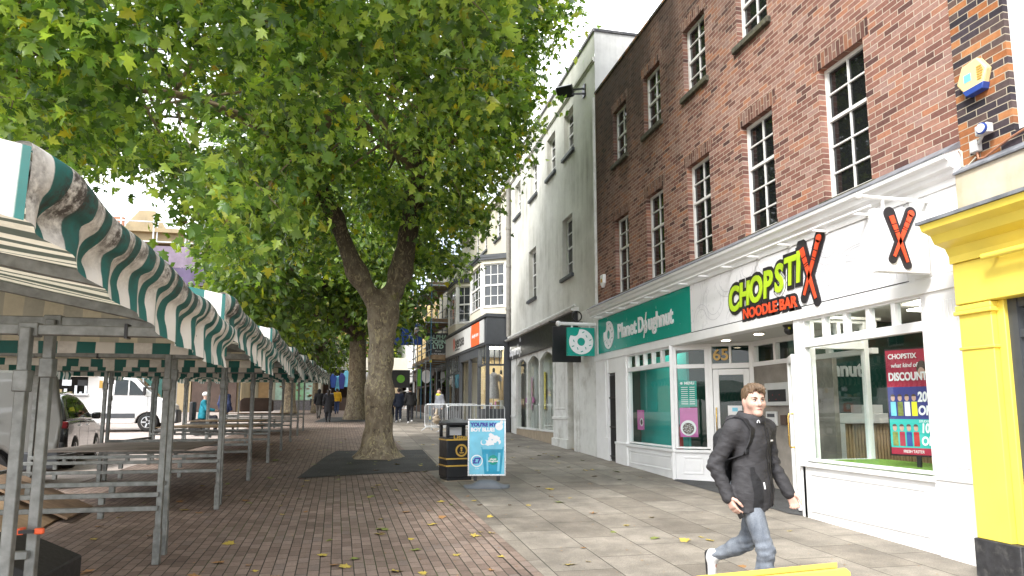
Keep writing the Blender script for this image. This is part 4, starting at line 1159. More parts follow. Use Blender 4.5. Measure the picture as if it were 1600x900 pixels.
mb.quad((6.1, 18.4, 3.8), (8.2, 18.4, 3.8), (8.2, 26.9, 3.8), (6.1, 26.9, 3.8)); mb.quad((6.05, 18.4, .6), (8.2, 18.4, .6), (8.2, 26.9, .75), (6.05, 26.9, .75))
mb.build('interior_wall', M['warm_wall'], wb, recalc=False)
for y in (19.0, 21.5, 23.5, 25.3): MB().box((6.9, y - .5, 3.74), (7.3, y + .5, 3.78)).build('added_fill_light', M['strip'], wb)  # unseen fill panels added to light this shop
# shelves of goods
rr = random.Random(11); goods = ['magenta', 'yellow', 'navy', 'counter', 'red', 'teal', 'pink', 'ink', 'orange']
mb = MB()
for y0, y1, x in ((18.6, 20.5, 7.6), (21, 26.4, 7.75)):
    for z in (0.9, 1.35, 1.8, 2.25, 2.7):
        y = y0
        while y < y1:
            d = rr.uniform(.08, .22); h = rr.uniform(.14, .34)
            mb.box((x, y, z), (x + .3, y + d, z + h), rr.randrange(len(goods))); y += d + .01
        mb.box((x - .02, y0, z - .03), (x + .35, y1, z), 7)
mb.build('stocked_shelves', [M[k] for k in goods], wb)
for a, b, v0, v1, k in ((24.9, 25.6, 1.75, 2.95, 'pink'), (23.0, 23.7, 1.75, 3.05, 'yellow'), (24.6, 25.9, 2.0, 2.2, 'magenta')):
    MB(FB).box((a, v0, -0.34), (b, v1, -0.32)).build('window_poster', M[k], wb)
mb = MB()
for y in (21.6, 22.3): mb.lathe([(.02, .7), (.02, 1.5), (.16, 1.52), (.2, 1.75), (.16, 1.98), (.05, 2.05), (.07, 2.2), (.02, 2.3)], (6.6, y, 0), 12)
mb.build('display_stand', M['ink'], wb, smooth=50)

# ------------------------------------------------------------------ cream building with bay windows
AL = R(3.2)
dC = (-math.sin(AL), math.cos(AL), 0); nC = (-math.cos(AL), -math.sin(AL), 0)
FC = Fr((6, 27.22, 0), dC, nC)
cb = thing('cream_building', 'cream stucco building with two projecting bay windows above the charity shop', 'building', (5.8, 32, g(32)))
ops = [(1.55, 2.55, 9.35, 10.85), (4.1, 5.05, 9.35, 10.85), (5.85, 6.8, 9.35, 10.85), (8.2, 9.1, 9.35, 10.85)]
MB(FC).wall(0, 10.2, 4.3, 11.3, ops, 0.15).build('wall', M['cream'], cb, recalc=False)
for a, b, c, d in ops: sash(cb, FC, a, b, c, d, 2, 4, w=-0.13, t=0.06, sill=0.08, sill_mat='anthracite')
MB(FC).box((0, 11.3, -0.5), (10.2, 11.38, 0.06)).build('coping', M['slate'], cb)
mb = MB(FC); mb.box((0, 11.0, 0), (10.2, 11.1, 0.12)); mb.build('string_course', M['cream'], cb)
MB(FC).box((0.05, 0.5, -8), (10.15, 11.2, -0.35)).build('rear_wall', M['cream'], cb)
def bay(s0, s1, proj, cut, v0, v1):
    """canted bay: side, front, side"""
    pts = [(s0, 0.0), (s0 + cut, proj), (s1 - cut, proj), (s1, 0.0)]
    root = None
    mb = MB(FC)
    mb.prism([(p[0], v0 - .45, p[1]) for p in pts], (0, .45, 0))
    root = mb.build('bay_window', M['cream'], cb)
    MB(FC).prism([(p[0], v1, p[1] + (.03 if p[1] else 0)) for p in pts], (0, .28, 0)).build('bay_head', M['cream'], root)
    mb = MB(FC)
    ex = [(s0 - .12, 0.0), (s0 + cut - .05, proj + .14), (s1 - cut + .05, proj + .14), (s1 + .12, 0.0)]
    mb.prism([(p[0], v1 + 0.28, p[1]) for p in ex], (0, 0.12, 0)); mb.prism([(p[0], v1 + 0.18, p[1] * 0.96) for p in ex], (0, 0.1, 0)); mb.build('bay_cornice', M['anthracite'], root)
    MB(FC).prism([(p[0], v0 - 0.52, p[1] * 0.97) for p in ex], (0, 0.1, 0)).build('bay_base', M['anthracite'], root)
    for i in range(3):
        a, b = pts[i], pts[i + 1]
        A = FC(a[0], 0, a[1]); B = FC(b[0], 0, b[1]); u = (B - A); L = u.length; u.normalize()
        n_ = Vector((u.y, -u.x, 0)); 
        if n_.dot(Vector(nC)) < 0: n_ = -n_
        F_ = Fr((A.x, A.y, 0), u, n_)
        mb2 = MB(F_); mb2.box((0, v0, -0.14), (0.12, v1, 0.0)); mb2.box((L - 0.12, v0, -0.14), (L, v1, 0.0)); mb2.box((0.12, v0, -0.14), (L - 0.12, v0 + 0.06, 0.03)); mb2.build('bay_post', M['white_frame'], root)
        nx = 3 if i != 1 else 3
        mb3 = MB(F_); w = -0.05; t = 0.05
        u0, u1, a0, a1 = 0.12, L - 0.12, v0 + 0.06, v1
        mb3.box((u0, a0, w - .04), (u0 + t, a1, w)); mb3.box((u1 - t, a0, w - .04), (u1, a1, w)); mb3.box((u0, a0, w - .04), (u1, a0 + t, w)); mb3.box((u0, a1 - t, w - .04), (u1, a1, w)); mb3.box((u0, (a0 + a1) / 2 - .04, w - .04), (u1, (a0 + a1) / 2 + .04, w + .01))
        for k in range(1, nx): c = u0 + (u1 - u0) * k / nx; mb3.box((c - .014, a0, w - .035), (c + .014, a1, w - .01))
        for k in (1, 3): c = a0 + (a1 - a0) * k / 4; mb3.box((u0, c - .014, w - .035), (u1, c + .014, w - .01))
        sf_ = mb3.build('sash', M['white_frame'], root)
        MB(F_).quad((u0, a0, w - .03), (u1, a0, w - .03), (u1, a1, w - .03), (u0, a1, w - .03)).build('pane', M['pane_bay'], root)
bay(0.55, 4.2, 0.95, 0.75, 6.05, 7.95)
bay(6.1, 9.7, 0.95, 0.75, 6.05, 7.95)

# charity shop on the ground floor, standing forward of the white building
FS = Fr((5.0, 27.2, 0), dC, nC)
FSe = Fr((5.0, 27.2, 0), (1, 0, 0), (0, -1, 0))      # its end wall, facing the camera
cs = thing('charity_shopfront', 'dark grey charity shopfront with pale fascia, orange square and mannequin window', 'shopfront', (5.2, 31, g(31)))
mb = MB(FS); mb.box((-0.02, 4.45, -1.0), (9.25, 5.52, 0.0)); mb.box((-0.06, 5.52, -1.0), (9.3, 5.60, 0.08)); mb.box((-0.05, 5.60, -1.0), (9.28, 5.66, 0.03)); mb.box((-.03, 4.38, -1), (9.26, 4.45, 0.02))
mb.build('fascia', M['anthracite'], cs, bevel=0.01)
MB(FS).box((0.35, 4.50, 0.001), (9.1, 5.46, 0.03)).build('sign_panel', M['pale_grey'], cs)
FSt = Fr((5.0, 27.2, 0), (-dC[0], -dC[1], 0), nC)
text('sense', 0.80, FSt, -6.45, 5.02, 0.034, M['ink'], cs, offset=0.02, align='LEFT', sx=1.2)
mb = MB(FSt); mb.add([(-6.95, 5.25, 0.034), (-6.6, 5.30, 0.034), (-6.55, 4.85, 0.034), (-6.75, 4.62, 0.034), (-6.9, 4.80, 0.034)], [(0, 1, 2, 3, 4)]); mb.build('logo_mark', M['orange_red'], cs, recalc=False)
text('for deafblind people', 0.13, FSt, -5.9, 4.68, 0.034, M['ink'], cs, align='CENTER', sx=1.1)
mb = MB(FSt); mb.add([(-2.75, 4.50, 0.034), (-1.15, 4.50, 0.034), (-1.1, 4.98, 0.034), (-1.15, 5.46, 0.034), (-2.7, 5.46, 0.034), (-2.85, 4.98, 0.034)], [(0, 1, 2, 3, 4, 5)]); mb.build('orange_panel', M['orange'], cs, recalc=False)
text('charity store', 0.25, FSt, -1.95, 4.95, 0.038, M['sign_white'], cs, offset=0.004)
# pilasters and frames
mb = MB(FS)
for s_ in (0.0, 1.5, 3.3, 9.0): mb.box((s_, g(29) - 0.1, -0.14), (s_ + 0.16, 4.4, -0.01))
mb.box((0.16, g(29) - .1, -0.12), (1.5, 1.78, -0.03)); mb.box((5.4, g(32) - .1, -0.12), (9.0, 1.7, -0.03)); mb.box((0.16, 3.55, -0.1), (1.5, 3.62, -0.03)); mb.box((5.4, 3.5, -.1), (9, 3.57, -.03)); mb.box((5.4, 1.0, -.14), (5.55, 4.4, -.01)); mb.box((7.2, 1.7, -.1), (7.27, 4.4, -.03))
mb.box((1.66, 4.0, -1.2), (5.4, 4.4, -.02))
for s_ in (.6, 1.05, 6.0, 6.6, 7.8, 8.4): mb.box((s_, 3.55, -.09), (s_ + .05, 4.4, -.04))
mb.build('frame', M['anthracite'], cs)
MB(FS).quad((.1, 1.75, -.07), (1.55, 1.75, -.07), (1.55, 4.4, -.07), (.1, 4.4, -.07)).build('pane', M['glass'], cs)
p_ = MB(FS); p_.quad((5.45, 1.68, -.07), (9.05, 1.68, -.07), (9.05, 4.4, -.07), (5.45, 4.4, -.07)); p_.build('pane', M['glass'], cs, recalc=False)
mb = MB(FS); mb.box((1.66, g(29), -1.3), (3.3, 4.0, -1.2)); mb.box((3.46, g(31), -1.6), (5.4, 4.0, -1.5)); mb.build('entrance_door', M['black'], cs)
mb = MB(FSe)
mb.box((0.0, g(27) - .1, -.12), (0.14, 4.4, 0.0)); mb.box((0.74, g(27) - .1, -.12), (1.0, 4.4, 0.0)); mb.box((0.14, g(27) - .1, -.1), (0.74, 1.78, -.02)); mb.box((0.14, 3.52, -.08), (0.74, 3.60, -.02)); mb.box((.14, 4.3, -.08), (.74, 4.4, -.02))
for u in (.33, .54): mb.box((u, 3.6, -.08), (u + .035, 4.3, -.03))
mb.build('end_frame', M['anthracite'], cs)
MB(FSe).quad((.1, 1.75, -.05), (.78, 1.75, -.05), (.78, 4.35, -.05), (.1, 4.35, -.05)).build('pane', M['glass'], cs)
mb = MB(); mb.quad((7.2, 27.4, .8), (7.2, 36, .8), (7.2, 36, 4.4), (7.2, 27.4, 4.4)); mb.quad((5.1, 29.2, .8), (7.2, 29.2, .8), (7.2, 29.2, 4.4), (5.1, 29.2, 4.4)); mb.quad((5, 27.25, .9), (7.2, 27.25, .9), (7.2, 36, 1.1), (5, 36, 1.1)); mb.quad((5, 27.25, 4.39), (7.2, 27.25, 4.39), (7.2, 36, 4.39), (5, 36, 4.39)); mb.quad((6.02, 27.3, .9), (6.02, 29.2, .9), (6.02, 29.2, 4.4), (6.02, 27.3, 4.4))
mb.build('interior_wall', M['warm_wall'], cs, recalc=False)
MB().box((5.3, 27.8, 4.33), (5.9, 28.8, 4.37)).build('added_fill_light', M['strip'], cs)  # added fill that lights the end window display
MB().box((5.6, 31, 4.33), (6.2, 34, 4.37)).build('added_fill_light', M['strip'], cs)  # added fill for the far half of the charity shop
mb = MB(); rr = random.Random(4)
for k in range(16): y = 27.9 + rr.uniform(0, .9); x = 5.15 + rr.uniform(0, .7); mb.box((x, y, 1.75), (x + .14, y + .1, 1.75 + rr.uniform(.1, .45)), rr.randrange(5))
for k in range(14): y = 31.2 + k * .25; mb.box((6.1, y, 1.5), (6.5, y + .16, 2.9), rr.randrange(5))
mb.build('window_goods', [M['tile_tan'], M['magenta'], M['counter'], M['ink'], M['slat']], cs)
def mannequin(x, y, z, col, label):
    t = thing('mannequin', label, 'mannequin', (x, y, z))
    mb = MB(); mb.lathe([(.14, 0), (.14, .02), (.015, .03), (.015, .55)], (x, y, z), 12); mb.build('stand', M['black'], t, smooth=40)
    mb = MB(); mb.lathe([(.24, .45), (.22, .8), (.17, 1.05), (.20, 1.3), (.21, 1.4), (.10, 1.5), (.055, 1.54)], (x, y, z), 20, sy=.7)
    for s_ in (-1, 1): mb.tube([(x + s_ * .17, y, z + 1.44), (x + s_ * .27, y, z + 1.3), (x + s_ * .28, y, z + 1.16)], [.07, .075, .085], 10)
    mb.build('dress', M[col], t, smooth=60)
    mb = MB(); mb.lathe([(.055, 1.53), (.05, 1.6), (.06, 1.62), (.045, 1.7), (.01, 1.72)], (x, y, z), 14); mb.build('neck', M['black'], t, smooth=60)
    mb = MB()
    for s_ in (-1, 1): mb.tube([(x + s_ * .28, y, z + 1.2), (x + s_ * .30, y - .02, z + .8)], [.04, .03], 8)
    mb.build('arm', M['slat'], t, smooth=60)
M['dress_grey'] = pm('grey_check_dress', (.38, .34, .33), .8, .3, 30)
mannequin(5.42, 27.75, 1.75, 'dress_grey', 'mannequin in a pale grey dress in the charity shop end window')
mannequin(5.85, 28.35, 1.70, 'slat', 'mannequin in beige clothing half hidden behind the grey dress')

# ------------------------------------------------------------------ buildings further along the right side
def simple_building(name, label, F, s0, s1, vtop, wall, wins, shop=None, shopcol='anthracite', pane='pane', sill=True, depth=9, cope='slate'):
    mid = F((s0 + s1) / 2, 0, 0)
    t = thing(name, label, 'building', (mid.x, mid.y, g(mid.y)))
    MB(F).wall(s0, s1, g(mid.y) - 1, vtop, wins, 0.15).build('wall', M[wall], t, recalc=False)
    MB(F).box((s0 + .02, g(mid.y) - 1, -depth), (s1 - .02, vtop - .05, -.2)).build('rear_wall', M[wall], t)
    MB(F).box((s0, vtop, -.6), (s1, vtop + .15, .1)).build('coping', M[cope], t)
    for a, b, c, d in wins:
        sash(t, F, a, b, c, d, 2, 4, w=-.12, t=.07, bar=.03, sill=.06 if sill else None, sill_mat='cream', pane=pane)
    if shop:
        mb = MB(F); mb.box((s0 + .1, shop, .0), (s1 - .1, shop + .75, .25)); mb.box((s0 + .1, shop + .75, 0), (s1 - .1, shop + .85, .35)); mb.build('fascia', M[shopcol], t)
        mb = MB(F)
        b0 = g(mid.y) - .5
        mb.box((s0 + .1, b0, .0), (s0 + .5, shop, .15)); mb.box((s1 - .5, b0, 0), (s1 - .1, shop, .15)); mb.box((s0 + .5, b0, .01), (s1 - .5, g(mid.y) + .6, .1))
        m_ = (s0 + s1) / 2; mb.box((m_ - .1, b0, .01), (m_ + .1, shop, .12)); mb.box((s0 + .5, shop - .6, .01), (s1 - .5, shop - .5, .1))
        mb.build('shop_frame', M[shopcol], t)
        MB(F).quad((s0 + .5, g(mid.y) + .5, .04), (s1 - .5, g(mid.y) + .5, .04), (s1 - .5, shop, .04), (s0 + .5, shop, .04)).build('shop_pane', M['pane'], t)
    return t
FC2 = Fr((6, 27.22, 0), dC, nC)
M['pale_yellow_wood'] = pm('yellow_stained_boarding', (.50, .42, .15), .7, .3, 2)
simple_building('grey_building', 'grey-beige rendered building wrapped in scaffolding', FC2, 10.2, 17.5, 10.2, 'cream', [(11.4, 12.5, 6.2, 8.0), (14, 15.1, 6.2, 8.0)], 4.2, 'anthracite')
simple_building('yellow_building', 'pale yellow building beyond the scaffolding', FC2, 17.5, 28, 10.6, 'yellow_render', [(18.3, 19.3, 6.4, 8.6), (20.5, 21.5, 6.4, 8.6), (23, 24, 6.4, 8.6), (25.5, 26.5, 6.4, 8.6)], 4.0, 'brown_dark')
simple_building('white_gabled_building', 'bright white narrow building far along the row of shops', FC2, 28, 38, 9.5, 'white', [(29, 30, 6, 7.6), (31.5, 32.5, 6, 7.6), (34, 35, 6, 7.6)], 4.0, 'white')
simple_building('pale_end_building', 'pale rendered building closing the row of shops', FC2, 38, 54, 8.6, 'stucco_end', [(40, 41.2, 5.8, 7.4), (43, 44.2, 5.8, 7.4), (46, 47.2, 5.8, 7.4)], 3.9, 'white')

# scaffolding
sc = thing('scaffolding', 'steel tube scaffolding with timber decks along the shopfronts', 'scaffolding', (4.2, 40, g(40)))
mb = MB(FC); mbb = MB(FC)
W0, W1 = 0.55, 1.75
for s_ in (9.6, 11.3, 13.0, 14.8, 16.6):
    for w in (W0, W1):
        b0 = g(37)
        (mbb if (w == W1 and s_ in (9.6, 13.0)) else mb).tube([(s_, b0, w), (s_, 10.6, w)], .03, 8)
    for v in (4.35, 6.45, 8.5): mb.tube([(s_, v, W0 - .3), (s_, v, W1 + .35)], .026, 8)
for v in (4.35, 4.9, 5.4, 6.45, 7.0, 7.5, 8.5, 9.1, 9.6):
    for w in (W0, W1): mb.tube([(9.2, v + .06, w + .04), (17.0, v + .06, w + .04)], .026, 8)
for a, b, v in ((9.6, 11.3, 4.4), (13, 11.3, 6.5), (14.8, 16.6, 4.4), (13, 14.8, 6.5)): mb.tube([(a, v, W1 + .06), (b, v + 2.0, W1 + .06)], .026, 8)
for k, s_ in enumerate((9.9, 10.8)): mb.tube([(s_, 4.4, W0), (s_ + .4, 6.6, W0 - .1)], .022, 6)
mb.build('tube', M['scaf'], sc, smooth=50); mbb.build('wrapped_pole', M['scaf_blue'], sc, smooth=50)
mb = MB(FC)
for v, a, b in ((4.42, 9.3, 16.9), (6.52, 10.4, 16.9), (8.57, 10.4, 16.9)):
    for k in range(5): mb.box((a, v, W0 + .05 + k * .23), (b, v + .04, W0 + .05 + k * .23 + .22))
    mb.box((a, v + .04, W1 - .02), (b, v + .24, W1 + .02))
    mb.box((a - .02, v + .04, W0 + .05), (a + .02, v + .26, W1))
mb.build('deck', M['board'], sc)
mb = MB(FC)
for s_ in (9.6, 13.0, 16.6): mb.box((s_ - .05, 4.28, W1 - .05), (s_ + .05, 4.42, W1 + .06))
mb.tube([(9.5, g(37) + .1, W1), (9.5, g(37) + .28, W1)], .05, 8)
mb.build('yellow_foam', M['hi_yellow'], sc)
bn = thing('banner', 'dark grey roofing company banner hanging from the scaffolding', 'banner', (3.9, 38.9, 5.0))
FBn = Fr((3.05, 38.6, 0), (0.98, -.22, 0), (-.22, -.98, 0))
MB(FBn).box((.62, 4.72, .0), (1.92, 6.05, .03)).build('cloth', M['anthracite'], bn)
for i, s_ in enumerate(('ALPHA', 'ROOFING', 'LTD')): text(s_, .32, FBn, 1.27, 5.82 - i * .27, .034, M['mint'], bn, offset=.012, sx=1.05 if s_ != 'ROOFING' else .9)
text('01792 800067', .15, FBn, 1.27, 4.86, .034, M['sign_white'], bn, sx=.95)
text('Phone', .13, FBn, 1.27, 5.04, .034, M['sign_white'], bn)
hs = thing('hanging_sign', 'dark blue hanging shop sign half hidden behind leaves', 'hanging sign', (3.2, 46, 6))
FHs = Fr((2.2, 46, 0), (.98, -.2, 0), (-.2, -.98, 0))
MB(FHs).box((0, 6.05, 0), (1.9, 7.5, .06)).build('panel', M['blue'], hs)
text('B', .6, FHs, 1.45, 7.0, .065, M['sign_white'], hs, offset=.02)
mb = MB(FHs); mb.tube([(-.1, 7.55, .03), (3.0, 7.55, .03)], .03, 6); mb.build('bracket', M['black'], hs)
os_ = thing('hanging_sign', 'black hanging sign with lit green round logo', 'hanging sign', (2.9, 47, 4.5))
FO = Fr((2.62, 47, 0), (.98, -.2, 0), (-.2, -.98, 0))
MB(FO).box((-.45, 3.25, 0), (.75, 4.45, .12)).build('panel', M['black'], os_)
mb = MB(FO); mb.prism([(0.15 + .27 * math.cos(k * math.pi / 14), 3.85 + .27 * math.sin(k * math.pi / 14), .12) for k in range(28)], (0, 0, .02)); mb.build('logo_disc', M['green_lit'], os_)
mb = MB(FO); mb.tube([(.75, 4.0, .06), (1.9, 4.0, .06)], .03, 6); mb.build('bracket', M['black'], os_)
os2 = thing('hanging_sign', 'bright green and white round hanging sign beyond the black one', 'hanging sign', (3.7, 46, 4.5))
mb = MB(FO); mb.box((1.25, 3.35, .3), (1.55, 4.5, .42)); mb.box((1.55, 3.75, .34), (2.4, 3.85, .38)); mb.build('panel', M['green_lit'], os2)
mb = MB(FO); mb.prism([(1.9 + .33 * math.cos(k * math.pi / 14), 4.0 + .45 * math.sin(k * math.pi / 14), .3) for k in range(28)], (0, 0, .1)); mb.build('logo_disc', M['sign_white'], os2)
rb = thing('hanging_sign', 'small rust red vertical sign under the scaffolding', 'hanging sign', (4.6, 39, 5))
MB(FC).box((11.6, 4.75, 1.1), (11.7, 5.9, 1.55)).build('panel', M['red'], rb)
MB(FC).box((11.63, 5.9, .0), (11.67, 5.95, 1.55)).build('bracket', M['black'], rb)

# ------------------------------------------------------------------ far side of the square (left and centre background)
FX = lambda y: Fr((0, y, 0), (1, 0, 0), (0, -1, 0))
lb = thing('stone_building', 'long pale stone building with scaffolding and lilac netting behind the trees', 'building', (-22, 52, g(52)))
F_ = FX(52)
wins = [(-38 + i * 4.2, -36.4 + i * 4.2, 6.2, 9.2) for i in range(8)] + [(-38 + i * 4.2, -36.4 + i * 4.2, 10.8, 12.6) for i in range(8)]
MB(F_).wall(-42, -8.2, 0, 14.4, wins, .3).build('wall', M['stone'], lb, recalc=False)
MB(F_).box((-42, 0, -10), (-8.3, 14.2, -.4)).build('rear_wall', M['stone'], lb)
for a, b, c, d in wins: sash(lb, F_, a, b, c, d, 2, 3, w=-.2, t=.1, bar=.05)
mb = MB(F_)
for v, h, w in ((5.2, .3, .35), (9.9, .25, .3), (13.2, .35, .5), (14.3, .3, .4)): mb.box((-42, v, 0), (-8.1, v + h, w))
for k in range(7): mb.prism([(-16.6, 14.6, .1), (-13.8, 14.6, .1), (-14.6, 15.9, .1), (-15.6, 15.9, .1)], (0, 0, -.4)) if k == 0 else None
mb.build('cornice', M['stone'], lb)
mb = MB(F_); mb.box((-36, 14.6, -3), (-17.0, 15.2, -2.6)); mb.box((-18, 14.6, -1), (-16.8, 15.5, -.5)); mb.build('parapet_brick', M['brick_far'], lb)
# ground floor: brown piers, dark recesses, green doors
mb = MB(F_)
mb.box((-13.2, g(52) - .5, 0), (-11.5, 5.1, .25)); mb.build('beige_panel', M['stone'], lb)
mb = MB(F_); mb.box((-11.4, g(52) - .5, .0), (-9.4, 5.1, .3)); mb.box((-9.1, g(52) - .5, .0), (-8.5, 5.1, .2)); mb.build('recess', M['brown_dark'], lb)
mb = MB(F_)
mb.box((-16.4, g(52) - .5, .25), (-13.3, 4.9, .45))
for k in range(3): mb.box((-16.2 + k * .95, 2.0, .45), (-15.45 + k * .95, 3.2, .49)); mb.box((-16.2 + k * .95, 3.4, .45), (-15.45 + k * .95, 4.6, .49))
mb.build('door', M['green_door'], lb)
mb = MB(F_); mb.box((-15.0, 3.9, .5), (-14.4, 4.1, .53)); mb.build('door_sign', M['cyan'], lb)

ls = thing('scaffolding', 'distant scaffolding with lilac debris netting on the stone building', 'scaffolding', (-16, 50.5, g(50)))
F2 = FX(51.2)
mb = MB(F2)
for u in np.arange(-24.8, -8.6, 2.1):
    mb.tube([(u, g(51), 0.4), (u, 15.2, 0.4)], .05, 6); mb.tube([(u, 5, -.5), (u, 15, -.5)], .05, 6)
for v in (5.4, 7.4, 9.4, 11.4, 12.4, 13.4, 14.8): mb.tube([(-25, v, .4), (-8.7, v, .4)], .05, 6)
mb.build('tube', M['galv_bright'], ls)
mb = MB(F2)
for v in (5.3, 7.3, 9.3, 11.3, 13.3): mb.box((-24.9, v, -.4), (-8.8, v + .06, .35))
mb.build('deck', M['board'], ls)
mb = MB(F2)
mb.box((-14.3, 10.4, .46), (-8.9, 11.6, .48))
mb.build('netting', M['purple_sheet'], ls)
mb = MB(F2); mb.box((-14.3, 11.62, .46), (-8.9, 13.1, .475)); mb.build('pale_netting', M['purple_net'], ls)

# brick block and shop with mint posters at the end of the square
bb = thing('brick_block', 'salmon brick block rising behind the far trees', 'building', (-8, 74, g(60)))
F3 = FX(74)
wins = [(-8.2 + i * 3.2, -6.7 + i * 3.2, 10.2, 12.4) for i in range(5)] + [(-8.2 + i * 3.2, -6.7 + i * 3.2, 6.5, 8.7) for i in range(5)]
MB(F3).wall(-12, 8, 0, 14, wins, .25).build('wall', M['brick_far'], bb, recalc=False)
MB(F3).box((-12, 0, -8), (8, 13.8, -.4)).build('rear_wall', M['brick_far'], bb)
for a, b, c, d in wins: sash(bb, F3, a, b, c, d, 2, 2, w=-.15, t=.14, bar=.07)
MB(F3).box((-12, 14, -.5), (8, 14.3, .3)).build('coping', M['slate'], bb)
es = thing('corner_shop', 'low cream shop with mint and green poster windows at the end of the square', 'shop', (-5.7, 57, g(57)))
F4 = FX(57.0)
zb = g(57)
mb = MB(F4); mb.box((-8.3, zb - .3, -6), (-3.1, 5.6, 0)); mb.build('wall', M['cream'], es)
mb = MB(F4); mb.box((-8.4, 4.5, 0), (-3.0, 5.5, .4)); mb.build('fascia', M['anthracite'], es)
mb = MB(F4); mb.box((-6.9, zb - .3, 0), (-3.1, zb + .75, .12)); mb.build('stall_riser', M['slate'], es)
mb = MB(F4); mb.box((-7.7, zb - .1, 0), (-6.95, 4.3, .1)); mb.build('door', M['timber'], es)
for a, b, k in ((-6.45, -5.55, 'mint'), (-5.45, -5.0, 'mint'), (-4.9, -4.3, 'green_poster'), (-4.2, -3.6, 'mint')):
    p = MB(F4).box((a, zb + .8, .02), (b, 4.3, .1)).build('poster_window', M[k], es)
    mb = MB(F4); rr = random.Random(int(a * 10))
    for q in range(6): u = rr.uniform(a + .03, b - .27); v = rr.uniform(zb + 1, 4.0); mb.box((u, v, .1), (u + .25, v + .12, .11), q % 3)
    mb.build('print', [M['leaf_b'], M['green_poster'], M['tile_tan']], p)
mk = thing('covered_walkway', 'low pale canopy building behind the second tree', 'building', (-1, 63, g(60)))
F5 = FX(62)
zb = g(60)
mb = MB(F5); mb.box((-5.4, 5.2, -8), (6, 6.3, 1.5)); mb.build('canopy', M['cream'], mk)
mb = MB(F5)
for u in (-5.2, -3.6, 0, 3): mb.box((u, zb - .3, .6), (u + .35, 5.2, 1.0))
mb.build('pillar', M['stone'], mk)
mb = MB(F5); mb.box((-5.5, zb - .3, -8), (6, 5.2, -7.5)); mb.build('rear_wall', M['brown_dark'], mk)
# clothes stall
ck = thing('clothes_stall', 'market stall hung with blue and white clothes beside the second tree', 'stall', (-1.2, 56, g(56)))
zb = g(56)
mb = MB(); mb.box((-2.2, 55.6, zb), (.8, 56.8, zb + 1.0)); mb.build('table', M['brown_dark'], ck)
rr = random.Random(3)
for k, c in enumerate(('blue', 'cyan', 'navy', 'cyan', 'counter', 'pale_grey', 'cyan', 'counter', 'pale_grey')):
    x = -2.0 + k * .33; y = 55.8 + rr.uniform(-.2, .2); h = rr.uniform(.9, 1.3); z = zb + 1.3 + rr.uniform(.2, .9)
    mb = MB(); mb.prism([(x - .17, y, z), (x - .26, y, z + h * .75), (x - .1, y, z + h), (x + .1, y, z + h), (x + .26, y, z + h * .75), (x + .17, y, z)], (0, .12, 0)); mb.build('hanging_shirt', M[c], ck, bevel=.03)
mb = MB()
for x in (-2.3, .9): mb.tube([(x, 55.6, zb), (x, 55.6, zb + 3.4)], .03, 6)
mb.tube([(-2.3, 55.6, zb + 3.35), (.9, 55.6, zb + 3.35)], .03, 6); mb.build('rail', M['galv'], ck)
bn_ = thing('bench', 'dark slatted bench in front of the far shop', 'bench', (-2.6, 54, g(54)))
zb = g(54)
mb = MB(); mb.box((-3.6, 53.8, zb + .42), (-1.6, 54.3, zb + .48)); mb.build('seat', M['black'], bn_)
mb = MB(); mb.box((-3.6, 54.3, zb + .5), (-1.6, 54.36, zb + .95)); mb.build('backrest', M['black'], bn_)
for x in (-3.4, -1.8): MB().box((x - .05, 53.8, zb), (x + .05, 54.3, zb + .42)).build('leg', M['black'], bn_)

# brick office row along the left side of the square, seen only as a reflection in the shop glass
ob = thing('orange_brick_building', 'orange brick building across the square mirrored in the shop glass', 'building', (-26, 20, g(20)))
FOb = Fr((-26, 0, 0), (0, 1, 0), (1, 0, 0))
wins = [(y, y + 1.6, v, v + 1.7) for y in np.arange(2, 44, 3.6) for v in (3.6, 6.4)]
wins = [tuple(float(q) for q in w) for w in wins]
MB(FOb).wall(-2, 48, -.5, 8.6, wins, .2).build('wall', M['brick_opp'], ob, recalc=False)
MB(FOb).box((-2, -.5, -8), (48, 8.5, -.3)).build('rear_wall', M['brick_opp'], ob)
for w in wins[::1]: sash(ob, FOb, *w, 2, 2, w=-.1, t=.1, bar=.05)

# ------------------------------------------------------------------ trees
def leaf_template(kind):
    if kind == 'plane':
        half = [(0.05, 0.03), (0.20, -0.02), (0.36, -0.12), (0.25, 0.13), (0.42, 0.20), (0.62, 0.36), (0.40, 0.40), (0.22, 0.40), (0.34, 0.60), (0.20, 0.66), (0.10, 0.80)]
        outl = [(0, 0)] + half + [(0, 1.0)] + [(-x, y) for x, y in half[::-1]]
        pts = [(0, 0.36)] + outl
        n = len(outl)
        tri = [(0, 1 + i, 1 + (i + 1) % n) for i in range(n)]
    else:
        pts = [(0, 0), (0.36, 0.28), (0.22, 0.62), (0, 1.0), (-0.22, 0.62), (-0.36, 0.28)]
        tri = [(0, 1, 2), (0, 2, 3), (0, 3, 4), (0, 4, 5)]
    P = np.array(pts, dtype=np.float64)
    z = -0.30 * np.abs(P[:, 0]) + 0.05 - 0.25 * (P[:, 1] ** 2)
    return np.column_stack([P, z]), np.array(tri)

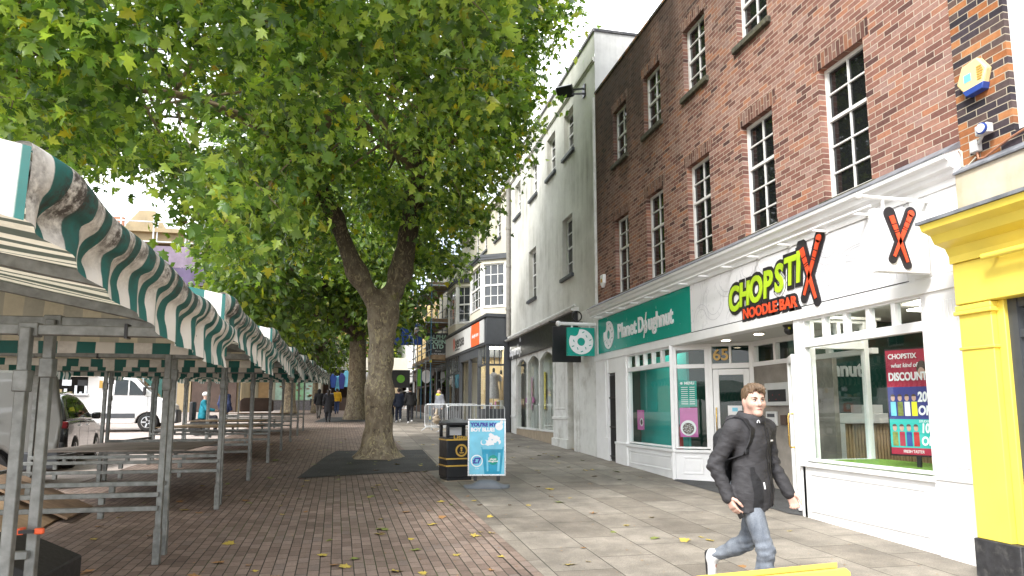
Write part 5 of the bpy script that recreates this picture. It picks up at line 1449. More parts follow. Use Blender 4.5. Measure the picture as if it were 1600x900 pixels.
def leaf_mesh(name, pos, outward, size, mat, parent, kind='plane', droop=0.75, up=0.55, tilt=None):
    T, F = leaf_template(kind)
    n = len(pos)
    nrm = outward * 0.30 + rng.normal(size=(n, 3)) * 0.42 + np.array([0, 0, up])
    if tilt is not None: nrm = nrm * .75 + tilt
    nrm /= np.linalg.norm(nrm, axis=1)[:, None]
    ax = outward * 0.5 + rng.normal(size=(n, 3)) * 0.55 - np.array([0, 0, droop])
    ax -= nrm * (ax * nrm).sum(1)[:, None]
    ax /= np.linalg.norm(ax, axis=1)[:, None]
    sd = np.cross(ax, nrm)
    # every leaf folds, droops, twists and skews by its own amount
    fa = rng.uniform(.0, .85, n)[:, None]; fb = rng.uniform(-.15, .75, n)[:, None]; tw = rng.normal(0, .35, n)[:, None]; wx = rng.uniform(.75, 1.2, n)[:, None]; sk = rng.normal(0, .12, n)[:, None]
    tx = T[None, :, 0] * wx + sk * T[None, :, 1]; ty = T[None, :, 1] * np.ones((n, 1))
    tz = -fa * np.abs(T[None, :, 0]) - fb * ty ** 2 + tw * T[None, :, 0] * ty
    V = pos[:, None, :] + size[:, None, None] * (tx[..., None] * sd[:, None, :] + ty[..., None] * ax[:, None, :] + tz[..., None] * nrm[:, None, :])
    nf = len(T)
    Fa = (F[None] + (np.arange(n) * nf)[:, None, None]).reshape(-1, 3)
    return np_mesh(name, V.reshape(-1, 3), 3, Fa, M[mat], parent)

def crown_points(ells, n_clump, per, spread, shell=(0.7, 1.0), zmin=None, keep=None):
    """leaf clumps in the outer shell of several ellipsoids (c, r, weight)"""
    w = np.array([e[2] for e in ells], float); w /= w.sum()
    C = []; D = []
    while len(C) < n_clump:
        e = ells[rng.choice(len(ells), p=w)]
        d = rng.normal(size=3); d /= np.linalg.norm(d)
        rr = rng.uniform(shell[0] ** 3, shell[1] ** 3) ** (1 / 3)
        # lumpy outline
        lump = 1 + 0.10 * math.sin(d[0] * 7 + d[2] * 5) + 0.08 * math.sin(d[1] * 9 - d[2] * 6)
        p = np.array(e[0]) + d * np.array(e[1]) * rr * lump
        if zmin is not None and p[2] < zmin: continue
        if keep is not None and not keep(p): continue
        C.append(p); D.append(d)
    C = np.array(C); D = np.array(D)
    m = rng.poisson(per, size=len(C)).clip(6)
    idx = np.repeat(np.arange(len(C)), m)
    off = rng.normal(size=(len(idx), 3)) * np.array([spread, spread, spread * 0.6])
    off[:, 2] -= 0.25 * spread * (np.abs(off[:, 0]) + np.abs(off[:, 1])) / spread
    outw = D[idx] * 0.6 + off / spread * 0.5
    outw /= np.linalg.norm(outw, axis=1)[:, None] + 1e-9
    global CLUMP_TILT
    CLUMP_TILT = rng.normal(size=(len(C), 3))[idx] * np.array((.55, .55, .3))
    return C, D, C[idx] + off, outw

def trunk_mesh(parent, prims, bounds, h, flare=None, seed=1):
    x0, x1, y0, y1, z0, z1 = bounds
    xs, ys, zs, P = grid(x0, x1, y0, y1, np.arange(z0, z1 + h, h), h)
    D = None
    for a, b, ra, rb in prims:
        d = sd_cone(P, a, b, ra, rb)
        D = d if D is None else smin(D, d, 0.28)
    if flare is not None:
        fx, fy, fz, fr = flare
        dx, dy, dz = P[..., 0] - fx, P[..., 1] - fy, P[..., 2] - fz
        ang = np.arctan2(dy, dx)
        rad = fr * (1 + 0.10 * np.sin(ang * 5 + 1) + 0.07 * np.sin(ang * 9)) * np.exp(-np.clip(dz, -0.3, 9) / 0.45)
        d = np.sqrt(dx * dx + dy * dy) - rad - 0.02
        D = np.where(dz < 1.8, smin(D, d, 0.35), D)
    # burrs and hollows
    D = D + 0.010 * np.sin(P[..., 0] * 7 + P[..., 2] * 3.1 + seed) * np.sin(P[..., 1] * 8 + P[..., 2] * 4.3) + 0.015 * np.sin(P[..., 2] * 9 + P[..., 0] * 12)
    V, Q = surface_nets(D, xs, ys, zs)
    return np_mesh('trunk', V, 4, Q, M['bark'], parent, smooth=180)

# ---- the big front plane tree
TX, TY = 0.50, 17.6
TZ = g(TY)
t1 = thing('plane_tree', 'large plane tree with forked mottled trunk in front of the white building', 'tree', (TX, TY, TZ))
fork = (TX + 0.05, TY - 0.02, TZ + 3.5)
prims = [((TX, TY, TZ - 0.3), (TX + 0.0, TY, TZ + 1.6), 0.36, 0.31), ((TX + 0.0, TY, TZ + 1.6), fork, 0.30, 0.335),
         (fork, (TX - 0.62, TY - 0.2, TZ + 4.6), 0.24, 0.205), ((TX - 0.62, TY - 0.2, TZ + 4.6), (TX - 1.2, TY - 0.45, TZ + 5.9), 0.215, 0.185), ((TX - 1.2, TY - 0.45, TZ + 5.9), (TX - 1.85, TY - 0.9, TZ + 7.2), 0.185, 0.155), ((TX - 1.85, TY - 0.9, TZ + 7.2), (TX - 2.8, TY - 1.8, TZ + 8.6), 0.155, 0.12),
         (fork, (TX + 0.5, TY + 0.05, TZ + 4.8), 0.275, 0.245), ((TX + 0.5, TY + 0.05, TZ + 4.8), (TX + 0.80, TY - 0.05, TZ + 6.7), 0.265, 0.23), ((TX + 0.80, TY - 0.05, TZ + 6.7), (TX + 1.05, TY - 0.4, TZ + 9.6), 0.23, 0.16)]
trunk_mesh(t1, prims, (TX - 3.1, TX + 1.9, TY - 2.2, TY + 1.1, TZ - 0.15, TZ + 9.9), 0.055, (TX, TY, TZ, 0.60))

ells = [((-1.9, 12.9, 10.4), (6.8, 7.3, 6.6), 1.0), ((0.5, 17.0, 9.5), (3.9, 5.5, 5.2), 0.35)]
def keep1(p):
    # nothing above what shades the street, nothing inside the buildings
    if p[0] > 4.9 or (p[0] > 3.4 and p[1] < 9.0): return False
    # the side towards the shops has been pruned back to a slope
    if p[0] > (1.55 + (p[2] - 4.6) * 0.50) * max(p[1], 10) / 15 - .15: return False
    # and the low boughs lifted over the stalls
    q = p[0] / p[1]
    lift = 0.33 if q < -.27 else (0.33 - (q + .27) / .08 * .14 if q < -.19 else 0.19)
    if p[2] < 1.7 + .25 + p[1] * lift: return False
    # the crown is hollow round the fork and limbs
    if ((p[0] - 0.0) / 2.3) ** 2 + ((p[1] - 14.6) / 5.4) ** 2 + ((p[2] - 4.3) / 3.0) ** 2 < 1: return False
    return True
C1, D1, LP, LO = crown_points(ells, 2100, 54, 0.33, (0.72, 1.0), zmin=TZ + 3.55, keep=keep1)
low = LP[:, 2] < 16.5
LP, LO = LP[low], LO[low]; LT = CLUMP_TILT[low]
leaf_mesh('crown', LP, LO, (0.075 + 0.135 * rng.beta(2, 1.6, len(LP))), 'leaf', t1, 'plane', droop=.45, up=1.0, tilt=LT)
# limbs and twigs
mb = MB()
hubs = [np.array((TX - 2.75, TY - 1.75, TZ + 8.5)), np.array((TX + 1.05, TY - 0.4, TZ + 9.5)), np.array((TX - 1.85, TY - 0.9, TZ + 7.2)), np.array((TX + 0.85, TY - 0.1, TZ + 7.2))]
second = []
for k in range(16):
    h = hubs[k % 4]; c = C1[rng.integers(len(C1))]
    e = h + (c - h) * 0.72 + np.array([0, 0, 0.5])
    m_ = (h + e) / 2 + rng.normal(size=3) * 0.3 + np.array([0, 0, 0.45])
    mb.tube([h, (h + m_) / 2 + np.array([0, 0, .15]), m_, (m_ + e) / 2, e], [0.13, 0.11, 0.085, 0.065, 0.045], 7)
    second += [m_, (m_ + e) / 2, e]
second = np.array(second)
for k in range(260):
    c = C1[rng.integers(len(C1))]
    h = second[np.argmin(np.linalg.norm(second - c, axis=1) + rng.uniform(0, 1.5, len(second)))]
    m_ = (h + c) / 2 + rng.normal(size=3) * 0.25 + np.array([0, 0, 0.3])
    mb.tube([h, m_, (m_ + c) / 2 + rng.normal(size=3) * 0.08, c], [0.04, 0.024, 0.016, 0.009], 5)
for k in range(700):
    i = rng.integers(len(C1)); c = C1[i]; d = D1[i] * .6 + rng.normal(size=3) * .5 - np.array([0, 0, .35]); d /= np.linalg.norm(d)
    a = c - d * .35; b = c + d * rng.uniform(.25, .55)
    mb.tube([a, (a + b) / 2 + rng.normal(size=3) * .05, b], [.011, .008, .004], 4, cap=False)
mb.build('branches', M['twig'], t1, smooth=180)

# ---- second plane tree behind it
def far_tree(name, label, x, y, r0, h_fork, ells, n, per, spread, size, mat='leaf_far', seed=3, zmin=None, group=None, lean=(0, 0), keep=None):
    z = g(y)
    t = thing(name, label, 'tree', (x, y, z), group)
    mb = MB()
    top = (x + lean[0], y + lean[1], z + h_fork)
    mb.tube([(x, y, z - .2), (x, y, z + .25), (x + lean[0] * .1, y, z + .9), (x + lean[0] * .5, y, z + h_fork * .5), top], [r0 * 1.55, r0 * 1.3, r0 * 1.05, r0 * .92, r0 * .85], 18)
    mb.build('trunk', M['bark'], t, smooth=180)
    C, D, P_, O_ = crown_points(ells, n, per, spread, (0.6, 1.0), zmin=zmin, keep=keep)
    mb = MB()
    for k in range(14):
        c = C[rng.integers(len(C))]; a = np.array(top)
        m_ = (a + c) / 2 + np.array([0, 0, .8])
        mb.tube([a - np.array([0, 0, .4]), m_, a + (c - a) * .9], [r0 * .5, r0 * .3, r0 * .1], 7)
    mb.build('branches', M['bark'], t, smooth=180)
    leaf_mesh('crown', P_, O_, rng.uniform(size[0], size[1], len(P_)), mat, t, 'kite')
    return t
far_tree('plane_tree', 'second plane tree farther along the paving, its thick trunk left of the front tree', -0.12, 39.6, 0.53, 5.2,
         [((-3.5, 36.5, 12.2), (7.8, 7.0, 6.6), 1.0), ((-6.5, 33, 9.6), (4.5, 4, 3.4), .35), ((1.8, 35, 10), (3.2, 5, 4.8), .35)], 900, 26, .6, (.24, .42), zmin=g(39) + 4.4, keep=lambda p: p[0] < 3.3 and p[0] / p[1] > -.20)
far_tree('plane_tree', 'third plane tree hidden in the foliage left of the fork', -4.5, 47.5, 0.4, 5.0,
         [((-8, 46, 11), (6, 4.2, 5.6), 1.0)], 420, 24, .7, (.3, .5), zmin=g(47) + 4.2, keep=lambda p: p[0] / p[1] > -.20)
far_tree('dark_tree', 'dark green rounded tree before the salmon brick block', -5.2, 60, 0.35, 3.2,
         [((-5.6, 60, 7.8), (2.7, 2.8, 3.4), 1.0), ((-3.6, 61, 6.5), (2.0, 2.0, 2.2), .4)], 330, 30, .6, (.22, .4), 'leaf_dark', zmin=g(60) + 2.4)
far_tree('street_tree', 'slender bright green tree beside the second trunk', -3.0, 50, 0.2, 4.0,
         [((-2.2, 50, 6.8), (2.0, 2.0, 2.0), 1.0)], 80, 20, .5, (.25, .4), 'leaf_far', zmin=g(50) + 3.2)
far_tree('street_tree', 'leafy tree at the far end of the row of shops', 2.2, 66, 0.3, 3.5,
         [((2.2, 66, 8.5), (4.0, 3.5, 4.6), 1.0)], 200, 24, .7, (.3, .5), 'leaf_far', zmin=g(60) + 2.6)
# climbing plant between the bays
cp_ = thing('climbing_plant', 'straggling climber growing on the cream wall between the bays', 'plant', (5.4, 32.2, 5.8))
pc = np.array([FC(5.15 + rng.normal() * .22, rng.uniform(5.9, 8.1), .15 + abs(rng.normal()) * .12) for _ in range(210)])
leaf_mesh('foliage', pc, np.tile(np.array([nC]), (len(pc), 1)).astype(float), rng.uniform(.09, .17, len(pc)), 'leaf', cp_, 'plane')
mb = MB(); mb.tube([tuple(FC(5.2, 5.4, .1)), tuple(FC(5.1, 6.6, .12)), tuple(FC(5.25, 8.2, .1))], .015, 5); mb.build('stem', M['twig'], cp_)

# ------------------------------------------------------------------ market stalls
ST_W, ST_E, ST_R = -5.25, -0.95, -3.1          # back eave, front eave, ridge
def zroof(x): return 2.36 + (0.44 if x > ST_R else 0.44) * (1 - abs(x - ST_R) / (ST_E - ST_R))
def make_stall():
    t = thing('market_stall', 'nearest market stall with grimy green striped awning drooping over the paving', 'market stall', (0, 0, 0), 'striped market stalls in a row')
    L = 3.06
    # roof cloth, sagging between its bows
    V = []; Fq = []
    nx_, ny_ = 44, 40
    for i in range(nx_ + 1):
        x = ST_W + (ST_E - ST_W) * i / nx_
        for j in range(ny_ + 1):
            y = L * j / ny_
            sag = 0.035 * math.sin(math.pi * j / ny_) * math.sin(math.pi * ((i / nx_ * 2) % 1)) + 0.008 * math.sin(y * 9 + x * 3) + 0.006 * math.sin(y * 17)
            V.append((x, y, zroof(x) - sag - 0.05 * y))
    for i in range(nx_):
        for j in range(ny_):
            a = i * (ny_ + 1) + j
            Fq.append((a, a + ny_ + 1, a + ny_ + 2, a + 1))
    np_mesh('awning', V, 4, Fq, M['awn_roof'], t, smooth=180)
    # front valance: rolls over the eave pipe then hangs in folds
    rr = random.Random(2)
    def valance(xe, sgn, nm):
        V = []; Fq = []; ns, nt_ = 190, 26
        for i in range(ns + 1):
            y = L * i / ns
            ph = 2 * math.pi * y / 0.31 + 0.9 * math.sin(y * 2.1) + 0.6 * math.sin(y * 5.3) + .4 * math.sin(y * 11)
            sag = -0.05 * y + 0.012 * math.sin(2 * math.pi * y / 1.02 + .6) + .006 * math.sin(y * 9.5)
            am = 0.48 + 0.18 * math.sin(y * 3.7 + 1); rmp = min(1, .12 + y / .22)
            hem = 2.165 - 0.155 * y + .026 * y * y + 0.008 * math.sin(y * 7)
            ctl = [(-.07, 2.366 + sag), (-.02, 2.384 + sag), (.045, 2.368 + sag), (.060 + .006 * math.sin(ph), 2.325 + sag), (.040 + .012 * math.sin(ph), 2.270 + sag), (.000 + .030 * am * math.sin(ph), 2.235 + sag + .008 * math.sin(ph)), (-.010 + .046 * am * math.sin(ph + .3), (2.235 + sag) * .6 + hem * .4), (-.005 + .036 * am * math.sin(ph + .6), (2.235 + sag) * .3 + hem * .7), (.0 + .030 * am * math.sin(ph + .8), hem)]
            for j in range(nt_ + 1):
                q = j / nt_ * (len(ctl) - 1); i0 = min(int(q), len(ctl) - 2); f_ = q - i0
                p0, p1, p2, p3 = ctl[max(i0 - 1, 0)], ctl[i0], ctl[i0 + 1], ctl[min(i0 + 2, len(ctl) - 1)]
                cr = [0.5 * (2 * p1[k] + (p2[k] - p0[k]) * f_ + (2 * p0[k] - 5 * p1[k] + 4 * p2[k] - p3[k]) * f_ ** 2 + (3 * p1[k] - p0[k] - 3 * p2[k] + p3[k]) * f_ ** 3) for k in (0, 1)]
                V.append((xe + sgn * cr[0] * (rmp if cr[0] > 0 else 1), y + 0.010 * math.cos(ph + .4) * min(1, max(0, q - 3.2) / 2.5) * am, cr[1]))
        for i in range(ns):
            for j in range(nt_):
                a = i * (nt_ + 1) + j
                Fq.append((a, a + 1, a + nt_ + 2, a + nt_ + 1))
        np_mesh(nm, V, 4, Fq, M['awn_val'], t, smooth=180)
    valance(ST_E, 1, 'valance'); valance(ST_W, -1, 'valance')
    # end valance on the near side and the closed gable on the far side
    for y, dz in ((0.0, 0.20),):
        V = []; Fq = []; n = 60
        for i in range(n + 1):
            x = ST_W - .06 + (ST_E - ST_W + .07) * i / n
            for k in range(5):
                V.append((x, y - 0.016 - 0.014 * math.sin(x * 16) * k / 4 - .004 * k, zroof(x) + 0.012 - (dz + 0.015 * math.sin(x * 5)) * k / 4))
        for i in range(n):
            for k in range(4): a = i * 5 + k; Fq.append((a, a + 1, a + 6, a + 5))
        np_mesh('end_valance', V, 4, Fq, M['awn_end'], t, smooth=180)
    V = []; Fq = []; n = 60
    for i in range(n + 1):
        x = ST_W + (ST_E - ST_W) * i / n
        for k in range(5):
            z1 = zroof(x) - 0.01 - .05 * L; z0 = 2.10
            V.append((x, L - 0.03 + 0.012 * math.sin(x * 7 + k), z0 + (z1 - z0) * k / 4))
    for i in range(n):
        for k in range(4): a = i * 5 + k; Fq.append((a, a + 1, a + 6, a + 5))
    np_mesh('gable_sheet', V, 4, Fq, M['awn_gable'], t, smooth=180)
    V = []; Fq = []
    for i in range(n + 1):
        x = ST_W + (ST_E - ST_W) * i / n
        for k in range(3): V.append((x, L - 0.01 + 0.012 * math.sin(x * 11) * (2 - k) / 2, 2.02 + 0.085 * k / 2 + .006 * math.sin(x * 3)))
    for i in range(n):
        for k in range(2): a = i * 3 + k; Fq.append((a, a + 1, a + 4, a + 3))
    np_mesh('gable_hem', V, 4, Fq, M['awn_end'], t, smooth=180)
    # steel frame
    for x in (-1.85, -4.35):
        for y in (-0.5, 2.2):
            mb = MB(); zb = SLOPE * y
            mb.box((x - 0.028, y - 0.028, zb), (x + 0.028, y + 0.028, 2.10)); mb.box((x - 0.038, y - 0.038, 1.74), (x + 0.038, y + 0.038, 1.86)); mb.box((x - 0.034, y - 0.034, zb), (x + 0.034, y + 0.034, zb + 0.34))
            mb.build('post', M['galv'], t, bevel=0.006)
    for y in (-0.46, 2.24):
        mb = MB(); mb.bar((ST_W + .1, y, 2.09), (ST_E - .02, y, 2.09), 0.055, 0.06)
        for x in (-4.35, -3.1, -1.85): mb.box((x - .05, y - .035, 2.05), (x + .05, y + .035, 2.13))
        mb.build('tie_beam', M['galv'], t, bevel=0.006)
    for y in (0.06, 1.5, 2.55):
        mb = MB()
        q_ = .05 * y; mb.bar((ST_E + .0, y, 2.27 - q_), (ST_R, y, 2.70 - q_), 0.05, 0.06); mb.bar((ST_R, y, 2.70 - q_), (ST_W, y, 2.27 - q_), 0.05, 0.06)
        mb.bar((ST_R, y, 2.05), (ST_R, y, 2.70 - q_), 0.045, 0.045)
        mb.build('rafter', M['galv'], t, bevel=0.005)
    for x in (ST_E - .02, ST_W + .02):
        MB().tube([(x, 0.02, 2.325), (x, L - .02, 2.325 - .05 * L)], 0.022, 10).build('eave_pipe', M['galv'], t, smooth=50)
    mb = MB()
    for x in (-2.5, -1.35, -3.7):
        mb.box((x - .008, 2.205, 2.05), (x + .008, 2.275, 2.135))
    mb.build('strap', M['black'], t)
    # table frame
    for y, z in ((2.2, 0.735), (2.2, 0.605), (-0.5, 0.70)):
        mb = MB(); mb.bar((-1.85, y - .045, z), (-4.35, y - .045, z), 0.05, 0.045)
        for x in (-2.35, -3.1, -3.9): mb.box((x - .025, y - .07, z - .085), (x + .025, y - .02, z - .022))
        mb.build('rail', M['galv'], t, bevel=0.004)
    MB().bar((-4.35, -.5, .66), (-4.35, 2.2, .66), 0.045, 0.045).build('rail', M['galv'], t, bevel=0.004)
    return t
S0 = make_stall()
ST_LAB = ['nearest market stall with grimy green striped awning drooping over the paving', 'second market stall in the row, behind the nearest grimy awning', 'third market stall in the row, a white topped corner on its awning',
          'fourth market stall in the row, carrying the grey tabletop', 'fifth market stall in the row, level with the front tree', 'sixth market stall in the row, with a brown tabletop',
          'seventh market stall in the row, with a brown tabletop beside the sixth', 'eighth market stall in the row, second from its far end', 'farthest market stall at the far end of the row']
stalls = []
for i in range(9):
    y0 = 2.1 + 3.11 * i
    s = S0 if i == 0 else copy_tree(S0)
    s.location = (-0.014 * (y0 - 4), y0, g(y0))
    s['label'] = ST_LAB[i]
    if i: s.scale.z = 1 + 0.008 * ((i * 7) % 3 - 1)
    stalls.append(s)
def table_board(i, x0, x1, y0, y1, z, mat, label):
    r = stalls[i].location
    t = MB().box((r.x + x0, r.y + y0, r.z + z), (r.x + x1, r.y + y1, r.z + z + 0.022)).build('table_board', M[mat], None, bevel=0.003)
    tag(t, label, 'board', 'tabletop boards on the stalls')
table_board(3, -4.3, -2.35, -0.55, 2.2, 0.765, 'ply_grey', 'wide grey plywood tabletop on the stall frame')
table_board(5, -4.3, -2.3, -0.55, 2.2, 0.765, 'ply', 'brown plywood tabletop on the sixth stall')
table_board(6, -4.3, -2.5, -0.55, 2.2, 0.765, 'ply', 'brown plywood tabletop on the seventh stall')
table_board(8, -4.3, -2.2, -0.55, 2.2, 0.765, 'ply_dark', 'dark plywood tabletop on the farthest stall')
# boards lying against the second stall
def slab(name, pts, th, mat, label, cat, group=None):
    a, b, c = (Vector(p) for p in pts[:3]); n_ = (b - a).cross(c - a).normalized() * th
    t = MB().prism(pts, n_).build(name, mat, None, bevel=0.004)
    tag(t, label, cat, group); return t
slab('wood_board', [(-3.58, 8.75, g(9) + 0.02), (-3.78, 10.7, g(10.7) + 0.02), (-5.5, 10.9, g(10.7) + 0.80), (-5.3, 8.9, g(9) + 0.74)], -0.025, M['ply'], 'large brown plywood sheet leaning beneath the stalls', 'board', 'boards leaning under the stalls')
slab('wood_board', [(-3.50, 9.75, g(9.8) + 0.07), (-3.56, 10.75, g(10.7) + 0.06), (-5.35, 11.0, g(10.7) + 0.88), (-5.3, 10.0, g(9.8) + 0.86)], -0.03, M['ply_dark'], 'darker narrower board lying on top of the brown plywood sheet', 'board', 'boards leaning under the stalls')
# black case with a sloping top at the near end
mb = MB(); mb.prism([(-3.05, 5.5, .15), (-2.12, 5.5, .15), (-2.12, 5.5, .56), (-2.5, 5.5, .74), (-3.05, 5.5, .80)], (0, .75, 0))
o = mb.build('black_case', M['black_matt'], None, bevel=0.012); tag(o, 'black plastic case standing on the paving behind the nearest stall posts', 'case')
cl = thing('spring_clamp', 'orange and black spring clamp gripping the stall post', 'clamp', (-1.82, 4.62, .97))
mb = MB(); mb.box((-1.91, 4.58, .99), (-1.885, 4.65, 1.025)); mb.box((-1.91, 4.575, .99), (-1.87, 4.583, 1.02)); mb.build('jaw', M['orange'], cl, bevel=.006)
mb = MB(); mb.box((-1.815, 4.57, .99), (-1.765, 4.60, 1.025)); mb.build('handle', M['orange'], cl, bevel=.008)
mb = MB(); mb.box((-1.89, 4.565, .998), (-1.81, 4.59, 1.018)); mb.build('spring', M['black'], cl)

# ------------------------------------------------------------------ vehicles
def wheel(parent, x, y, r, w, side, rimmat='alu'):
    t = MB(); prof = [(r * .62, -w / 2), (r * .93, -w / 2), (r, -w / 2 + .03), (r, w / 2 - .03), (r * .93, w / 2), (r * .62, w / 2)]
    b = MB(Fr((x, y, r), (1, 0, 0), (0, 1, 0), (0, 0, 1)))
    b.lathe(prof, (0, 0, 0), 28); wl = b.build('wheel', M['rubber'], parent, smooth=40)
    b = MB(Fr((x, y, r), (1, 0, 0), (0, side, 0), (0, 0, 1)))
    b.lathe([(r * .63, w * .2), (r * .64, w / 2 + .004), (r * .60, w / 2 + .006), (r * .55, w / 2 - .03), (r * .50, w / 2 - .035), (.02, w / 2 - .02)], (0, 0, 0), 28)
    for k in range(5):
        a = 2 * math.pi * k / 5
        b.bar((.05 * math.cos(a), .05 * math.sin(a), w / 2 - .012), (r * .58 * math.cos(a), r * .58 * math.sin(a), w / 2 - .006), .055, .03, up=(0, 0, 1))
    b.build('rim', M[rimmat], wl, smooth=40)
    return wl
def paint(name, col, coat=.6, rough=.3):
    t = NT(name); o = t.coord()
    t.set(Base_Color=t.mix(t.noise(o, 2, 4), dk(col, .93), dk(col, 1.05)), Roughness=rough, Coat_Weight=coat, Coat_Roughness=.04)
    return t.m
M['van_white'] = paint('white_van_paint', (.76, .76, .76)); M['van_silver'] = paint('silver_van_paint', (.16, .16, .15), .8, .35); M['suv_black'] = paint('dark_grey_car_paint', (.012, .012, .013), .5, .22)
M['tail'] = pm('red_tail_lamp', (.10, .006, .008), .2, .1, 8)
M['head'] = pm('clear_headlamp', (.45, .47, .5), .1, .2, 12)

def arch(cx_, r, n=9):
    return [(cx_ + r * math.cos(math.pi - math.pi * k / n), r * math.sin(math.pi - math.pi * k / n) + .30) for k in range(n + 1)]

def food_van():
    t = thing('food_van', 'white food van with open serving hatch and grey wheels', 'van', (0, 0, 0))
    # profile in x (nose at 0, tail at +6), side facing -y at y=-1
    low = [(0.02, .34)] + arch(.98, .43) + arch(4.85, .43) + [(5.95, .34), (6.0, .5), (6.0, 1.32), (.72, 1.32), (.34, 1.18), (.06, 1.0), (0, .62)]
    up_cab = [(.72, 1.32), (2.55, 1.32), (2.55, 2.36), (2.15, 2.34), (1.78, 2.24), (1.5, 2.05), (1.08, 1.62)]
    mb = MB(); mb.prism([(x, -.98, z) for x, z in low], (0, 1.96, 0)); mb.build('body', M['van_white'], t, bevel=.045, bseg=3)
    mb = MB(); n = len(up_cab)
    def yin(z): return .98 - max(0, (z - 1.32)) * .10
    A = [(x, -yin(z), z) for x, z in up_cab]; B = [(x, yin(z), z) for x, z in up_cab]
    mb.add(A + B, [list(range(n)), list(range(n, 2 * n))[::-1]] + [[i, (i + 1) % n, n + (i + 1) % n, n + i] for i in range(n)]); mb.build('cab', M['van_white'], t, bevel=.04, bseg=3)
    # cargo box built round the hatch opening
    hx0, hx1, hz0, hz1 = 3.05, 5.15, 1.42, 2.05
    mb = MB(); mb.box((2.55, -.45, 1.32), (6.0, .90, 2.36)); mb.box((2.55, -.93, 1.32), (hx0, -.45, 2.36)); mb.box((hx1, -.93, 1.32), (6.0, -.45, 2.36)); mb.box((hx0, -.93, 1.32), (hx1, -.45, hz0)); mb.box((hx0, -.93, hz1), (hx1, -.45, 2.36))
    mb.box((2.5, -.9, 2.36), (6.0, .9, 2.42)); mb.build('box_body', M['van_white'], t)
    mb = MB(); mb.quad((hx0, -.46, hz0), (hx1, -.46, hz0), (hx1, -.46, hz1), (hx0, -.46, hz1)); mb.build('hatch_interior', M['void'], t)
    mb = MB(); rr = random.Random(8); ks = ['counter', 'alu', 'red', 'cream_plastic', 'anthracite']
    for k in range(12): x = hx0 + .08 + k * .16; MB().box((x, -.62, hz0), (x + rr.uniform(.06, .14), -.5, hz0 + rr.uniform(.06, .3))).build('hatch_item', M[ks[rr.randrange(5)]], t)
    mb = MB()
    for k in range(4): x = hx0 + .12 + k * .5; mb.box((x, -.475, hz0 + .3), (x + .3, -.463, hz0 + .52), rr.randrange(5))
    mb.build('hatch_posters', [M[k] for k in ks], t)
    mb = MB(); mb.box((hx0 - .05, -1.16, hz0 - .06), (hx1 + .05, -.9, hz0 - .03)); mb.build('counter_shelf', M['alu'], t)
    mb = MB(); mb.prism([(hx0 - .25, -.95, hz1 + .10), (hx0 - .25, -1.35, hz1 - .02), (hx0 - .25, -1.36, hz1 + .02), (hx0 - .25, -.95, hz1 + .16)], (hx1 - hx0 + .6, 0, 0)); mb.build('awning', M['cream'], t)
    mb = MB(); y = -.935
    mb.prism([(1.12, y, 1.36), (1.12, y, 1.40), (1.50, y + .02, 1.84), (1.62, y + .03, 1.93), (2.14, y + .04, 2.0), (2.16, y, 1.36)], (0, -.045, 0)); mb.build('side_window', M['car_glass'], t)
    mb = MB(); mb.box((1.66, -1.0, 1.36), (1.70, -.965, 1.95)); mb.build('window_bar', M['van_white'], t)
    mb = MB(); mb.add([(.76, -.80, 1.36), (.76, .80, 1.36), (1.47, .74, 2.05), (1.47, -.74, 2.05)], [(0, 1, 2, 3)]); o_ = mb.build('windscreen', M['car_glass'], t)
    for v in o_.data.vertices: v.co.x -= .03; v.co.z += .02
    mb = MB(); mb.box((1.42, -.985, .5), (4.42, -1.0, .68)); mb.box((5.3, -.985, .5), (5.95, -1.0, .68)); mb.build('side_strip', M['anthracite'], t, bevel=.01)
    mb = MB(); mb.prism([(-.06, -.96, .30), (.34, -.995, .30), (.5, -.995, .42), (.46, -.995, .80), (.2, -.995, .88), (-.05, -.96, .80)], (0, 1.94, 0)); mb.build('bumper', M['black_matt'], t, bevel=.04)
    mb = MB(); mb.prism([(.10, -.99, .92), (.5, -1.0, 1.08), (.66, -1.0, 1.22), (.35, -.99, 1.14)], (0, .12, 0)); mb.build('headlight', M['head'], t, bevel=.01)
    mb = MB(); mb.box((1.08, -1.22, 1.38), (1.18, -1.02, 1.68)); mb.box((1.12, -1.05, 1.42), (1.16, -.95, 1.48)); mb.build('mirror', M['black_matt'], t, bevel=.03)
    mb = MB(); mb.box((2.2, -1.01, 1.16), (2.34, -.98, 1.32)); mb.build('door_handle', M['black'], t, bevel=.01)
    for x in (1.02, 2.42): MB().box((x - .006, -.986, .55), (x + .006, -.981, 1.33)).build('door_seam', M['anthracite'], t)
    FV = Fr((0, -.985, 0), (1, 0, 0), (0, -1, 0))
    mb = MB(FV); mb.box((3.45, .74, 0), (3.92, 1.14, .006)); lg = mb.build('orange_logo', M['orange'], t)
    mb = MB(FV); mb.prism([(3.685 + .13 * math.cos(k * math.pi / 8), 1.0 + .10 * math.sin(k * math.pi / 8), .006) for k in range(16)], (0, 0, .004)); mb.box((3.6, .83, .006), (3.77, .93, .01)); mb.build('logo_mark', M['sign_white'], lg)
    mb = MB(FV); mb.box((3.42, 1.30, -.0), (3.88, 1.38, .006)); mb.box((3.42, 1.22, 0), (3.88, 1.28, .006)); mb.build('sticker', M['ink'], t)
    mb = MB(FV); mb.box((4.05, .88, 0), (4.5, .95, .006)); mb.box((2.55, 1.62, .05), (2.66, 1.9, .06)); mb.build('sticker', M['gold'], t)
    mb = MB(FV); mb.box((1.9, .86, 0), (2.38, .95, .005)); mb.build('sticker', M['line_grey'], t)
    for x in (.98, 4.85):
        for s_ in (-1, 1): wheel(t, x, s_ * .86, .345, .22, s_)
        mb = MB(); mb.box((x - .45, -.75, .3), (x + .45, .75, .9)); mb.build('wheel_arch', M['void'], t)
    return t
fv = food_van()
